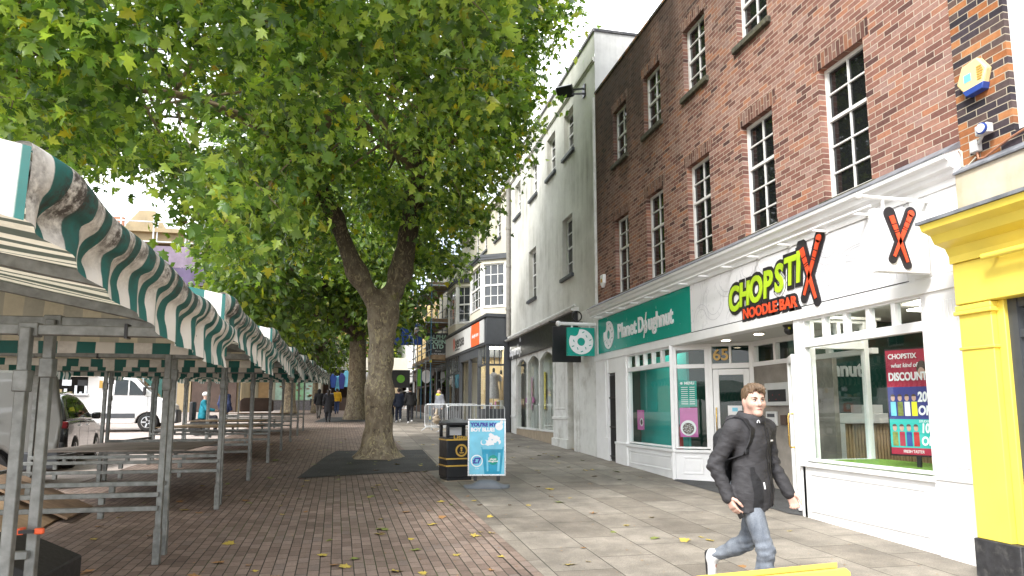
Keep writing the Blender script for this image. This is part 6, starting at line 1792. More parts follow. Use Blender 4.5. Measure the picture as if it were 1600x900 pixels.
fv.location = (-7.05, 29.9, g(29.9)); fv.rotation_euler = (0, 0, R(180 + 9))
# the van is drawn nose at x=0; turned so the nose points right, its hatch side has to face the camera
for o_ in list(fv.children_recursive) :
    me = o_.data
    if me.users == 1 or True:
        for v in me.vertices: v.co.y = -v.co.y
        me.flip_normals()

def suv():
    t = thing('parked_car', 'dark grey hatchback parked behind the stalls, seen from its rear corner', 'car', (0, 0, 0))
    # x forward: tail at 0, nose at 4.25; right side at y=-0.9
    low = [(.12, .32), (.02, .55), (0, .8), (.05, 1.0), (1.2, 1.02), (3.1, 1.0), (3.95, .88), (4.2, .72), (4.25, .45), (4.15, .28)] + [(x, z - .02) for x, z in arch(3.45, .38)[::-1]] + [(x, z - .02) for x, z in arch(.85, .38)[::-1]]
    mb = MB(); mb.prism([(x, -.9, z) for x, z in low], (0, 1.8, 0)); mb.build('body', M['suv_black'], t, bevel=.07, bseg=4)
    top = [(.04, 1.0), (.30, 1.42), (.55, 1.53), (1.2, 1.58), (2.0, 1.55), (2.5, 1.42), (3.2, 1.0)]
    def yi(z): return .86 - (z - 1.0) * .36
    n = len(top); A = [(x, -yi(z), z) for x, z in top]; B = [(x, yi(z), z) for x, z in top]
    mb = MB(); mb.add(A + B, [list(range(n)), list(range(n, 2 * n))[::-1]] + [[i, (i + 1) % n, n + (i + 1) % n, n + i] for i in range(n)]); mb.build('roof', M['suv_black'], t, bevel=.05, bseg=3)
    def sw(pts, nm, mat='car_glass', e=.006):
        for s_ in (-1, 1):
            mb = MB(); mb.add([(x, s_ * (yi(z) + e), z) for x, z in pts], [list(range(len(pts)))]); mb.build(nm, M[mat], t)
    sw([(.42, 1.06), (.50, 1.30), (.75, 1.45), (1.22, 1.48), (1.22, 1.06)], 'rear_window'); sw([(1.30, 1.06), (1.30, 1.48), (2.0, 1.46), (2.4, 1.34), (2.85, 1.06)], 'side_window')
    mb = MB(); mb.add([(.085, -.72, 1.10), (.085, .72, 1.10), (.27, .62, 1.40), (.27, -.62, 1.40)], [(0, 1, 2, 3)]); o_ = mb.build('tailgate_window', M['car_glass'], t)
    for v in o_.data.vertices: v.co.x -= .012
    for s_ in (-1, 1):
        mb = MB(); mb.box((-.005, s_ * .70, .84), (.10, s_ * .903, .99)); mb.build('tail_light', M['tail'], t, bevel=.03)
        mb = MB(); mb.box((2.55, s_ * .9, 1.02), (2.72, s_ * 1.08, 1.18)); mb.build('mirror', M['suv_black'], t, bevel=.04)
        for x in (1.15, 2.05): mb = MB(); mb.box((x, s_ * .895, .88), (x + .2, s_ * .925, .915)); mb.build('door_handle', M['chrome'], t, bevel=.008)
        for x in (1.26, 2.3): MB().box((x - .005, s_ * .894, .4), (x + .005, s_ * .902, 1.0)).build('door_seam', M['black'], t)
        mb = MB(); mb.tube([(.4, s_ * .83, 1.04), (1.5, s_ * .845, 1.055), (2.9, s_ * .845, 1.04)], .012, 6); mb.build('window_trim', M['chrome'], t, smooth=50)
        mb = MB(); mb.tube([(.5, s_ * .60, 1.57), (1.3, s_ * .60, 1.61), (2.0, s_ * .60, 1.58)], .018, 6); mb.build('roof_rail', M['chrome'], t, smooth=50)
        mb = MB(); mb.box((1.28, s_ * .88, .27), (3.02, s_ * .91, .40)); mb.build('sill_trim', M['black_matt'], t, bevel=.01)
        for x in (.85, 3.45): wheel(t, x, s_ * .80, .335, .22, s_, 'alu')
    mb = MB(); mb.box((-.03, -.86, .30), (.14, .86, .58)); mb.build('rear_bumper', M['black_matt'], t, bevel=.05)
    mb = MB(); mb.box((-.02, -.26, .66), (.02, .26, .78)); mb.build('number_plate', M['hi_yellow'], t)
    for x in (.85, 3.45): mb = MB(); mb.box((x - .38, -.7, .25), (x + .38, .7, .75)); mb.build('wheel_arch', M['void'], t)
    return t
cv = suv(); cv.location = (-6.6, 15.4, g(16)); cv.rotation_euler = (0, 0, R(100))

def silver_van():
    t = thing('parked_van', 'silver panel van parked at the left edge behind the stall posts', 'van', (0, 0, 0))
    low = [(.06, .34)] + arch(1.0, .42) + arch(3.95, .42) + [(4.85, .34), (4.9, .7), (4.4, 1.05), (3.75, 1.25), (2.95, 1.85), (2.6, 1.96), (.6, 1.98), (.12, 1.9), (.0, 1.1)]
    n = len(low)
    def yi(z): return .95 - max(0, z - 1.0) * .12 - max(0, z - 1.75) * .35
    A = [(x, -yi(z), z) for x, z in low]; B = [(x, yi(z), z) for x, z in low]
    mb = MB(); mb.add(A + B, [list(range(n)), list(range(n, 2 * n))[::-1]] + [[i, (i + 1) % n, n + (i + 1) % n, n + i] for i in range(n)]); mb.build('body', M['van_silver'], t, bevel=.08, bseg=4)
    for s_ in (-1, 1):
        mb = MB(); mb.box((.02, s_ * .90, .32), (.6, s_ * .962, .62)); mb.build('bumper', M['anthracite'], t, bevel=.03)
        mb = MB(); mb.box((1.45, s_ * .94, .42), (3.5, s_ * .965, .56)); mb.build('side_strip', M['anthracite'], t, bevel=.01)
        mb = MB(); mb.add([(2.75, s_ * (yi(1.3) + .005), 1.3), (3.6, s_ * (yi(1.3) + .005), 1.3), (2.95, s_ * (yi(1.75) + .005), 1.75), (2.75, s_ * (yi(1.75) + .005), 1.75)], [(0, 1, 2, 3)]); mb.build('side_window', M['car_glass'], t)
        mb = MB(); mb.box((.9, s_ * .925, 1.16), (2.4, s_ * .945, 1.20)); mb.build('door_rail', M['anthracite'], t)
        for x in (1.0, 3.95): wheel(t, x, s_ * .84, .33, .21, s_)
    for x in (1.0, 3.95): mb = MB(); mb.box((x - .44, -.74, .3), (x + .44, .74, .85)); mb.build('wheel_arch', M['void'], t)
    return t
sv = silver_van(); sv.location = (-5.15, 13.75, g(13.4)); sv.rotation_euler = (0, 0, R(201))

# ------------------------------------------------------------------ litter bin
lbn = thing('litter_bin', 'black litter bin with gold bands and pyramid lid', 'bin', (1.78, 13.15, g(13.15)))
bz = g(13.15); ca, sa = math.cos(R(9)), math.sin(R(9))
FBI = Fr((1.84, 13.18, bz), (ca, sa, 0), (sa, -ca, 0))      # n points out of the front
H_ = .26
def bin_box(mb, u0, u1, v0, v1, w0, w1): mb.box((u0, v0, w0), (u1, v1, w1))
mb = MB(FBI)
mb.box((-H_, .06, -H_), (H_, .80, H_)); mb.box((-H_ + .02, 0, -H_ + .02), (H_ - .02, .06, H_ - .02))
for u in (-H_, H_ - .06):
    for w in (-H_, H_ - .06): mb.box((u, .80, w), (u + .06, 1.02, w + .06))
mb.box((-H_ - .012, 1.02, -H_ - .012), (H_ + .012, 1.07, H_ + .012)); mb.box((-H_ + .07, .80, -.02), (H_ - .07, 1.02, .02))
mb.build('body', M['black'], lbn, bevel=.012)
mb = MB(FBI); a_ = H_ + .02
mb.add([(-a_, 1.07, -a_), (a_, 1.07, -a_), (a_, 1.07, a_), (-a_, 1.07, a_), (0, 1.17, 0)], [(0, 1, 2, 3), (0, 1, 4), (1, 2, 4), (2, 3, 4), (3, 0, 4)]); mb.build('lid', M['anthracite'], lbn, bevel=.01)
mb = MB(FBI)
for v in (.26, .39, .74):
    e = H_ + .006; t_ = .026
    mb.box((-e, v, H_), (e, v + t_, e)); mb.box((-e, v, -e), (e, v + t_, -H_)); mb.box((-e, v, -H_), (-H_, v + t_, H_)); mb.box((H_, v, -H_), (e, v + t_, H_))
mb.build('gold_band', M['gold'], lbn)
text('Litter', .11, FBI, .02, .80, H_ + .004, M['gold'], lbn, offset=.003, sx=1.2)
mb = MB(FBI)
for k in range(28):
    a, b = 2 * math.pi * k / 28, 2 * math.pi * (k + 1) / 28; c = (.03, .555); q = H_ + .004
    mb.add([(c[0] + .085 * math.cos(a), c[1] + .085 * math.sin(a), q), (c[0] + .085 * math.cos(b), c[1] + .085 * math.sin(b), q), (c[0] + .118 * math.cos(b), c[1] + .118 * math.sin(b), q), (c[0] + .118 * math.cos(a), c[1] + .118 * math.sin(a), q)], [(0, 1, 2, 3)])
mb.add([(0.0, .50, q), (.07, .50, q), (.085, .535, q), (.07, .52, q), (.0, .52, q), (-.015, .535, q)], [(0, 1, 2, 3, 4, 5)])
mb.prism([(.03 + .022 * math.cos(k * math.pi / 6), .595 + .03 * math.sin(k * math.pi / 6), q - .002) for k in range(12)], (0, 0, .002)); mb.box((.015, .535, q - .002), (.045, .565, q))
mb.build('crest', M['gold'], lbn, recalc=False)
MB(FBI).box((-.14, .83, -.015), (.10, .98, .035)).build('litter', M['counter'], lbn)
MB(FBI).box((-.30, -.05, -.3), (.30, .004, .3)).build('base_slab', M['tile_tan'], lbn)

# ------------------------------------------------------------------ pavement sign
ps = thing('pavement_sign', 'pavement poster sign with a blue milkshake on a grey rubber base', 'sign', (2.22, 12.0, g(12)))
pz = g(12.0)
vd = Vector((2.22, 12.0, 0)).normalized(); ud = Vector((vd.y, -vd.x, 0))
FP = Fr((2.22, 11.98, pz), ud, -vd)
W_ = .335; z0, z1 = .20, 1.19
mb = MB(FP); e = .03
for a in ((-W_, z0, W_, z0 + e), (-W_, z1 - e, W_, z1), (-W_, z0 + e, -W_ + e, z1 - e), (W_ - e, z0 + e, W_, z1 - e)): mb.box((a[0], a[1], -.02), (a[2], a[3], .02))
mb.build('frame', M['alu'], ps, bevel=.007)
po = MB(FP).box((-W_ + e, z0 + e, -.012), (W_ - e, z1 - e, .012)).build('poster', M['cyan'], ps)
text("YOU'RE MY", .088, FP, -.285, 1.085, .016, M['ind'], po, offset=.005, align='LEFT', sx=1.0)
text('BOY BLUE!', .088, FP, -.285, .998, .016, M['sign_white'], po, offset=.005, align='LEFT', sx=1.0)
def disc(F, u, v, r, w, mat, parent, name='disc', n=28, ry=None):
    mb = MB(F); ry = ry or r
    mb.prism([(u + r * math.cos(2 * math.pi * k / n), v + ry * math.sin(2 * math.pi * k / n), w - .001) for k in range(n)], (0, 0, .002)); return mb.build(name, M[mat], parent)
disc(FP, .215, 1.055, .068, .014, 'sign_white', po, 'badge'); disc(FP, .26, 1.13, .03, .013, 'sign_white', po, 'badge_tip')
disc(FP, -.175, .46, .105, .014, 'sign_white', po, 'price_ring'); disc(FP, -.175, .46, .088, .0165, 'cyan', po, 'price_disc')
text('£7', .135, FP, -.175, .46, .02, M['ind'], po, offset=.006)
mb = MB(FP); mb.add([(-.04, .235, .0135), (.25, .235, .0135), (.295, .70, .0135), (-.095, .70, .0135)], [(0, 1, 2, 3)]); cup = mb.build('cup', M['cyan_deep'], po)
mb = MB(FP); mb.add([(-.075, .66, .0150), (.275, .66, .0150), (.288, .75, .0150), (-.09, .75, .0150)], [(0, 1, 2, 3)]); mb.add([(.0, .28, .015), (.03, .28, .015), (.02, .58, .015), (-.01, .58, .015)], [(0, 1, 2, 3)]); mb.add([(.18, .28, .015), (.22, .28, .015), (.24, .6, .015), (.2, .6, .015)], [(0, 1, 2, 3)]); mb.build('cup_shine', M['cyan'], po, recalc=False)
rr = random.Random(6)
for k in range(26):
    u = .10 + rr.uniform(-.17, .17); v = .77 + rr.uniform(-.015, .17) * (1 - abs(u - .1) / .2)
    disc(FP, u, v, rr.uniform(.028, .048), .0155 + k * .0003, 'sign_white' if k % 4 else 'cyan', po, 'cream_swirl', 12)
disc(FP, .11, .475, .085, .0165, 'teal', po, 'cup_logo')
text('planet', .045, FP, .11, .49, .0195, M['sign_white'], po, offset=.001); text('doughnut', .045, FP, .11, .455, .0195, M['sign_white'], po, offset=.001)
text('2 for', .035, FP, -.17, .33, .015, M['sign_white'], po); 
mb = MB(FP)
for s_ in (-.2, .2): mb.box((s_ - .03, .12, -.02), (s_ + .03, z0 + .005, .02))
mb.build('spring_leg', M['black_matt'], ps, bevel=.006)
mb = MB(FP)
n = 20; prof = []
for i in range(n + 1):
    u = -.40 + .80 * i / n
    wv = .20 * (1 - (abs(u) / .40) ** 6) ** .5 if abs(u) < .4 else 0.02
    hh = .05 + .085 * math.exp(-((abs(u) - .0) / .22) ** 4)
    prof.append((u, max(wv, .03), hh))
rings = []
for u, wv, hh in prof:
    rings.append([(u, 0, -wv), (u, hh * .35, -wv * 1.02), (u, hh * .85, -wv * .7), (u, hh, -wv * .3), (u, hh, wv * .3), (u, hh * .85, wv * .7), (u, hh * .35, wv * 1.02), (u, 0, wv)])
b0 = len(mb.v); m_ = 8
pts = [p for r_ in rings for p in r_]
fs = [(i * m_ + k, i * m_ + (k + 1) % m_, (i + 1) * m_ + (k + 1) % m_, (i + 1) * m_ + k) for i in range(n) for k in range(m_)] + [tuple(range(m_)), tuple(n * m_ + k for k in range(m_))]
mb.add(pts, fs); mb.build('base', M['grey_plastic'], ps, smooth=60)

# ------------------------------------------------------------------ crowd barriers
def barrier():
    t = thing('crowd_barrier', 'galvanised crowd barrier', 'barrier', (0, 0, 0), 'crowd barriers round the scaffold foot')
    L, h = 2.25, 1.08
    mb = MB(); r = .02; c = .12
    pts = [(c, 0, .16), (.03, 0, .19), (0, 0, .28), (0, 0, h - c), (.035, 0, h - .035), (c, 0, h), (L - c, 0, h), (L - .035, 0, h - .035), (L, 0, h - c), (L, 0, .28), (L - .03, 0, .19), (L - c, 0, .16), (c, 0, .16)]
    mb.tube(pts, r, 8, cap=False); mb.build('frame', M['galv_bright'], t, smooth=60)
    for k in range(1, 15): 
        x = L * k / 15
        MB().tube([(x, 0, .16), (x, 0, h)], .009, 6).build('bar', M['galv_bright'], t, smooth=60)
    for x in (.3, L - .3):
        MB().bar((x, -.32, .012), (x, .32, .012), .05, .02).build('foot', M['galv_bright'], t)
        MB().tube([(x, -.28, .02), (x, 0, .2), (x, .28, .02)], .016, 6).build('foot_strut', M['galv_bright'], t)
    return t
B0 = barrier()
def put_barrier(o, a, b, label):
    o.location = (a[0], a[1], g((a[1] + b[1]) / 2)); o.rotation_euler = (0, 0, math.atan2(b[1] - a[1], b[0] - a[0])); o['label'] = label
put_barrier(B0, (3.42, 27.0), (5.65, 26.6), 'front crowd barrier standing square before the charity shop end window')
b2 = copy_tree(B0); put_barrier(b2, (2.75, 29.15), (3.4, 27.05), 'crowd barrier running back at an angle towards the scaffolding')
b3 = copy_tree(B0); put_barrier(b3, (2.75, 29.3), (4.95, 28.9), 'rear crowd barrier behind the front one')
tb = thing('carrier_bag', 'crumpled pale carrier bag hanging on the side crowd barrier', 'bag', (3.1, 27.6, g(27.6) + .3))
mb = MB(); mb.ball((3.05, 27.6, g(27.6) + .50), (.15, .09, .19), 14); mb.tube([(3.05, 27.6, g(27.6) + .7), (3.06, 27.6, g(27.6) + .95)], [.08, .02], 8); o_ = mb.build('bag_body', M['tile_tan'], tb, smooth=60)
for v in o_.data.vertices: v.co.x += .03 * math.sin(v.co.z * 40); v.co.y += .03 * math.sin(v.co.z * 33 + v.co.x * 20)
yt = MB().tube([(5.15, 26.35, g(26.4) + .05), (5.62, 26.3, g(26.4) + .05)], .06, 10).build('barrier_foot', M['hi_yellow'], None, smooth=60); tag(yt, 'yellow foam pole end lying at the foot of the charity shop wall', 'pole end')

# ------------------------------------------------------------------ signs, lamps and boxes fixed to the shops
def hang(name, label, F, u0, u1, v0, v1, th, mat):
    t = thing(name, label, 'hanging sign', tuple(F((u0 + u1) / 2, v0, 0)))
    MB(F).box((u0, v0, -th / 2), (u1, v1, th / 2)).build('panel', M[mat], t, bevel=.006)
    return t
FH1 = Fr((0, 16.75, 0), (1, 0, 0), (0, -1, 0))
h1 = hang('hanging_sign', 'square teal hanging sign with a bitten white doughnut', FH1, 5.18, 5.92, 3.10, 3.835, .10, 'teal')
doughnut(FH1, 5.55, 3.465, .325, .052, h1, R(125))
mb = MB(FH1); mb.tube([(4.97, 3.93, 0), (6.0, 3.93, 0)], .045, 10); mb.ball((4.96, 3.93, 0), .075, 14); mb.box((5.3, 3.83, -.02), (5.34, 3.93, .02)); mb.box((5.78, 3.83, -.02), (5.82, 3.93, .02)); mb.build('bracket', M['white'], h1, smooth=50)
FH2 = Fr((0, 17.9, 0), (1, 0, 0), (0, -1, 0))
h2 = hang('hanging_sign', 'plain black hanging sign behind the teal doughnut sign', FH2, 5.12, 5.93, 3.02, 4.0, .08, 'black')
mb = MB(FH2); mb.tube([(5.05, 4.12, 0), (6.0, 4.12, 0)], .035, 10)
for k in range(20):
    a, b = 2 * math.pi * k / 20, 2 * math.pi * (k + 1) / 20; mb.tube([(5.83 + .14 * math.cos(a), 4.3 + .14 * math.sin(a), 0), (5.83 + .14 * math.cos(b), 4.3 + .14 * math.sin(b), 0)], .018, 6)
mb.build('bracket', M['black'], h2)
FH3 = Fr((0, 6.05, 0), (1, 0, 0), (0, -1, 0))
h3 = hang('hanging_sign', 'white hanging sign with crossed orange chopsticks', FH3, 5.26, 5.91, 3.15, 3.83, .09, 'sign_white')
crossed_sticks(FH3, 5.54, 3.53, .55, .047, h3)
mb = MB(FH3); mb.tube([(5.14, 3.96, 0), (5.98, 3.96, 0)], .022, 10); mb.ball((5.12, 3.96, 0), .04, 14); mb.box((5.4, 3.85, -.012), (5.42, 3.96, .012)); mb.box((5.85, 3.85, -.012), (5.87, 3.96, .012)); mb.build('bracket', M['white'], h3, smooth=50)
# alarm boxes
ab = thing('alarm_box', 'cream hexagonal alarm box with blue base on the dark brick', 'alarm box', (5.95, 5.33, 4.85))
FA = Fr((5.988, 5.33, 5.02), (0, -1, 0), (-1, 0, 0))
hexa = [(-.10, .155), (.08, .175), (.175, .03), (.11, -.16), (-.07, -.17), (-.175, -.01)]
mb = MB(FA); mb.prism([(u, v, 0) for u, v in hexa], (0, 0, .08)); mb.build('case', M['cream_plastic'], ab, bevel=.015)
mb = MB(FA); mb.prism([(-.07, -.175, .0), (.115, -.165, 0), (.135, -.10, 0), (-.11, -.11, 0)], (0, 0, .086)); mb.build('strobe', M['blue_plastic'], ab, bevel=.006)
mb = MB(FA)
for k in range(6): mb.box((.07, -.06 + k * .025, .08), (.14 - abs(k - 3) * .008, -.048 + k * .025, .086))
mb.build('louvre', M['gold'], ab)
mb = MB(FA); mb.box((-.08, -.03, .08), (0, .05, .083)); mb.build('sticker', M['cyan'], ab)
ab2 = thing('alarm_box', 'small white alarm box low on the red brick beside the white building', 'alarm box', (5.95, 16.1, 4.8))
FA2 = Fr((5.999, 16.1, 4.95), (0, -1, 0), (-1, 0, 0))
mb = MB(FA2); mb.prism([(-.11, .17, 0), (.11, .17, 0), (.12, -.05, 0), (0, -.17, 0), (-.12, -.05, 0)], (0, 0, .09)); mb.build('case', M['white'], ab2, bevel=.02)
mb = MB(FA2); mb.box((-.06, -.03, .09), (.06, .06, .094)); mb.build('sticker', M['gold'], ab2)
# floodlight
fl = thing('floodlight', 'black floodlight on a bracket high on the white building', 'floodlight', (5.8, 17.5, 10.6))
nF = Vector((-.5, -.62, -.6)).normalized(); uF = Vector((.78, -.625, 0)).normalized()
mb = MB(Fr((5.50, 17.7, 10.72), uF, nF, nF.cross(uF))); mb.box((-.24, -.17, -.07), (.24, .17, .07)); mb.build('lamp_head', M['black'], fl, bevel=.02)
mb = MB(); mb.bar((6.0, 17.45, 10.6), (5.65, 17.55, 10.6), .04); mb.bar((6.0, 17.45, 10.75), (5.65, 17.6, 10.75), .04); mb.box((5.96, 17.35, 10.5), (6.0, 17.55, 10.85)); mb.build('bracket', M['black'], fl)
# wall lamp, its box and pipes
wl = thing('wall_lamp', 'white junction box and blue-rimmed sensor lamp on the dark brick ledge', 'lamp', (5.95, 5.3, 4.25))
FW = Fr((5.988, 5.4, 4.28), (0, -1, 0), (-1, 0, 0))
mb = MB(FW); mb.box((-.03, -.02, 0), (.06, .10, .07)); mb.bar((.06, .05, .05), (.20, .14, .10), .025); mb.box((.10, .10, .05), (.24, .20, .13)); mb.build('housing', M['pale_grey'], wl, bevel=.01)
mb = MB(FW); mb.lathe([(.055, .13), (.055, .15), (.0, .155)], (.19, .15, 0), 20); mb.build('lens_rim', M['blue_plastic'], wl, smooth=40)
mb = MB(FW); mb.lathe([(.043, .151), (.043, .16), (.0, .165)], (.19, .15, 0), 20); mb.build('lens', M['white'], wl, smooth=40)
mb = MB(FW); mb.tube([(.02, -.02, .03), (.03, -.09, .03), (.1, -.1, .03), (.35, -.02, .03), (.75, .06, .03), (1.4, .16, .03)], .012, 8); mb.build('pipe', M['copper'], wl, smooth=60)
mb = MB(FW); mb.tube([(.0, -.06, .025), (-.10, -.12, .025), (-.16, -.10, .025), (-.16, .06, .025), (-.22, .10, .025), (-.34, .04, .025), (-.5, -.06, .025)], .009, 8); mb.build('cable', M['cream'], wl, smooth=60)
# cctv dome under the soffit
cc = thing('cctv_camera', 'black dome camera on the lobby soffit', 'camera', (6.25, 8.95, 2.85))
mb = MB(); mb.lathe([(.085, 2.99), (.09, 2.96), (.07, 2.93)], (6.22, 8.95, 0), 20); mb.build('mount', M['black'], cc, smooth=40)
mb = MB(); mb.ball((6.22, 8.95, 2.89), .072, 18); mb.build('dome', M['black'], cc, smooth=180)
mb = MB(); mb.box((6.17, 8.88, 2.90), (6.20, 8.90, 2.93)); mb.build('sticker', M['hi_yellow'], cc)
# lobby wall fittings
lw = thing('control_panel', 'white framed control panel with dark screen on the lobby wall', 'panel', (7.15, 10.3, 1.6))
FLW = Fr((7.19, 10.74, 0.17), (0, -1, 0), (-1, 0, 0))
mb = MB(FLW); mb.box((-.30, 1.62, 0), (.40, 2.02, .08)); mb.build('case', M['pale_grey'], lw, bevel=.012)
mb = MB(FLW); mb.box((-.20, 1.69, .08), (.33, 1.90, .084)); mb.build('screen', M['black'], lw)
mb = MB(FLW)
for k in range(4): mb.box((-.16 + k * .1, 1.72 + (k % 2) * .08, .084), (-.145 + k * .1, 1.735 + (k % 2) * .08, .087))
mb.build('indicator', M['red'], lw)
kp = thing('keypad', 'small white alarm keypad on the lobby wall', 'keypad', (7.15, 10.3, 1.3))
mb = MB(FLW); mb.box((-.36, 1.27, 0), (-.04, 1.52, .04)); mb.build('case', M['pale_grey'], kp, bevel=.01)
mb = MB(FLW); mb.box((-.31, 1.42, .04), (-.09, 1.48, .043)); mb.build('screen', M['anthracite'], kp)
mb = MB(FLW)
for i in range(4):
    for j in range(2): mb.box((-.30 + i * .055, 1.31 + j * .045, .04), (-.265 + i * .055, 1.34 + j * .045, .044))
mb.build('key', M['line_grey'], kp)
sw_ = thing('key_switch', 'small dark brown key switch between keypad and red call point', 'switch', (7.15, 9.95, 1.3))
mb = MB(FLW); mb.box((.07, 1.29, 0), (.22, 1.46, .04)); mb.build('case', M['brown_dark'], sw_, bevel=.008)
rp_ = thing('call_point', 'small red fire call point on the lobby wall', 'call point', (7.15, 9.75, 1.3))
mb = MB(FLW); mb.box((.29, 1.29, 0), (.44, 1.46, .05)); mb.build('case', M['red'], rp_, bevel=.008)
mb = MB(FLW); mb.box((.33, 1.33, .05), (.40, 1.42, .053)); mb.build('label_plate', M['white'], rp_)
text('65', .30, FSP, .93, 2.755, .012, M['gold'], sf, 'door_number', offset=.006)
# posters in the doughnut window
mp1 = thing('menu_poster', 'teal menu over a pink doughnut poster taped inside the splayed window', 'poster', tuple(FSP(.26, 1.4, -.1)))
mb = MB(FSP); mb.box((.10, 1.78, -.10), (.44, 2.28, -.09)); a1 = mb.build('menu_sheet', M['teal'], mp1)
mb = MB(FSP)
for k in range(9): mb.box((.14, 1.83 + k * .04, -.09), (.27, 1.842 + k * .04, -.088)); mb.box((.30, 1.83 + k * .04, -.09), (.40, 1.842 + k * .04, -.088))
mb.build('print', M['sign_white'], a1)
text('MENU', .07, FSP, .30, 2.235, -.087, M['sign_white'], a1, offset=.003); disc(FSP, .15, 2.235, .025, -.087, 'sign_white', a1, 'logo')
mb = MB(FSP); mb.box((.10, 1.20, -.10), (.44, 1.76, -.09)); a2 = mb.build('doughnut_sheet', M['magenta'], mp1)
disc(FSP, .26, 1.37, .15, -.086, 'sign_white', a2, 'plate'); disc(FSP, .26, 1.36, .11, -.083, 'brown_dark', a2, 'doughnut', 20)
mb = MB(FSP)
for k in range(18): a = k * 2.4; q = .03 + .07 * (k / 18); u, v = .26 + q * math.cos(a), 1.36 + q * math.sin(a); mb.box((u - .012, v - .006, -.082), (u + .012, v + .006, -.080))
mb.build('icing', M['sign_white'], a2)
mp2 = thing('poster', 'narrow pink doughnut poster at the left edge of the teal window', 'poster', (6.2, 14.5, 1.2))
mb = MB(FB); mb.box((14.30, 1.28, -.20), (14.66, 1.72, -.19)); a3 = mb.build('sheet', M['magenta'], mp2); disc(FB, 14.42, 1.45, .09, -.187, 'sign_white', a3, 'plate'); disc(FB, 14.42, 1.45, .06, -.184, 'brown_dark', a3, 'doughnut')
no = thing('notice', 'white paper notice on the lobby door glass', 'notice', tuple(FSP(1.2, 1.4, 0)))
mb = MB(FSP); mb.box((1.02, 1.30, -.028), (1.28, 1.80, -.022)); a4 = mb.build('sheet', M['counter'], no); mb = MB(FSP); mb.box((1.10, 1.69, -.022), (1.2, 1.76, -.02)); mb.build('print', M['cyan'], a4)
for k in range(8): 
    pass
fe = thing('fire_extinguisher', 'red fire extinguisher standing behind the teal window', 'extinguisher', (6.35, 13.0, .44))
mb = MB(); mb.lathe([(.075, .46), (.08, .5), (.08, .92), (.05, 1.0), (.03, 1.02), (.03, 1.08)], (6.32, 12.86, .3), 18); mb.build('cylinder', M['red'], fe, smooth=40)
mb = MB(); mb.box((6.27, 12.82, 1.38), (6.37, 12.9, 1.43)); mb.tube([(6.32, 12.86, 1.36), (6.25, 12.9, 1.3), (6.24, 12.92, 1.0)], .012, 6); mb.build('valve', M['black'], fe)
fs_ = thing('fire_sign', 'small red fire sign on the teal screen', 'sign', (6.5, 13, 1.9))
MB().box((6.52, 12.92, 1.9), (6.545, 13.16, 2.2)).build('plate', M['red'], fs_)
# discount poster on its stand in the noodle bar window
pst = thing('poster_stand', 'crimson, blue and teal discount poster on a black floor stand behind the right window', 'poster stand', (6.45, 6.7, .3))
FPS = Fr((6.50, 7.02, 0), Vector((.42, -.9075, 0)), Vector((-.9075, -.42, 0))); FPS.u *= .80
mb = MB(FPS); mb.box((-.36, 1.16, -.03), (.36, 2.46, .0)); mb.build('frame', M['black'], pst)
mb = MB(FPS); mb.box((.0, g(6.7), -.035), (.06, 1.16, -.005)); mb.box((-.2, g(6.7) + .06, -.15), (.26, g(6.7) + .09, .12)); mb.build('stand', M['black'], pst)
bands = [(1.99, 2.44, 'crimson'), (1.60, 1.99, 'navy'), (1.26, 1.60, 'teal_dull'), (1.18, 1.26, 'crimson')]
sh = None
for v0, v1, k in bands: sh = MB(FPS).box((-.34, v0, 0), (.34, v1, .006)).build('poster_band', M[k], pst)
text('CHOPSTIX', .085, FPS, -.10, 2.36, .010, M['sign_white'], pst, offset=.002)
text("what kind of", .075, FPS, -.08, 2.25, .010, M['sign_white'], pst, offset=.001, shear=.2)
text('DISCOUNT', .135, FPS, -.04, 2.11, .010, M['sign_white'], pst, offset=.005, sx=.8)
text('20%', .16, FPS, .19, 1.86, .010, M['sign_white'], pst, offset=.006, shear=.1, sx=.8); text('OFF', .15, FPS, .19, 1.70, .010, M['sign_white'], pst, offset=.006, shear=.1, sx=.85)
text('10%', .15, FPS, .20, 1.49, .010, M['sign_white'], pst, offset=.006, shear=.1, sx=.8); text('OFF', .14, FPS, .20, 1.34, .010, M['sign_white'], pst, offset=.006, shear=.1, sx=.85)
text('STUDENTS', .04, FPS, .18, 1.575, .010, M['sign_white'], pst); text('FRESH TASTER', .05, FPS, -.02, 1.215, .010, M['sign_white'], pst, sx=.9)
rr = random.Random(9)
for row, (vb, cols) in enumerate(((1.64, ('cyan', 'leaf_g', 'counter', 'hi_yellow')), (1.28, ('leaf_g', 'crimson', 'blue', 'red')))):
    for k, c in enumerate(cols):
        u = -.27 + k * .10
        mb = MB(FPS); mb.add([(u - .04, vb, .0085), (u + .04, vb, .0085), (u + .038, vb + .17, .0085), (u - .038, vb + .17, .0085)], [(0, 1, 2, 3)]); mb.build('printed_figure', M[c], pst)
        disc(FPS, u, vb + .215, .03, .0095, 'skin', pst, 'printed_face', 12, .038); mb = MB(FPS); mb.prism([(u + .032 * math.cos(a), vb + .235 + .028 * math.sin(a), .0105) for a in np.linspace(0, math.pi, 9)], (0, 0, .001)); mb.build('printed_hair', M['brown_dark'], pst)
for u in (.17, .27): disc(FPS, u, 2.2, .075, .0085, 'brown_dark', pst, 'printed_hair', 16, .10); disc(FPS, u - .01, 2.15, .05, .0105, 'skin', pst, 'printed_face', 16, .07)
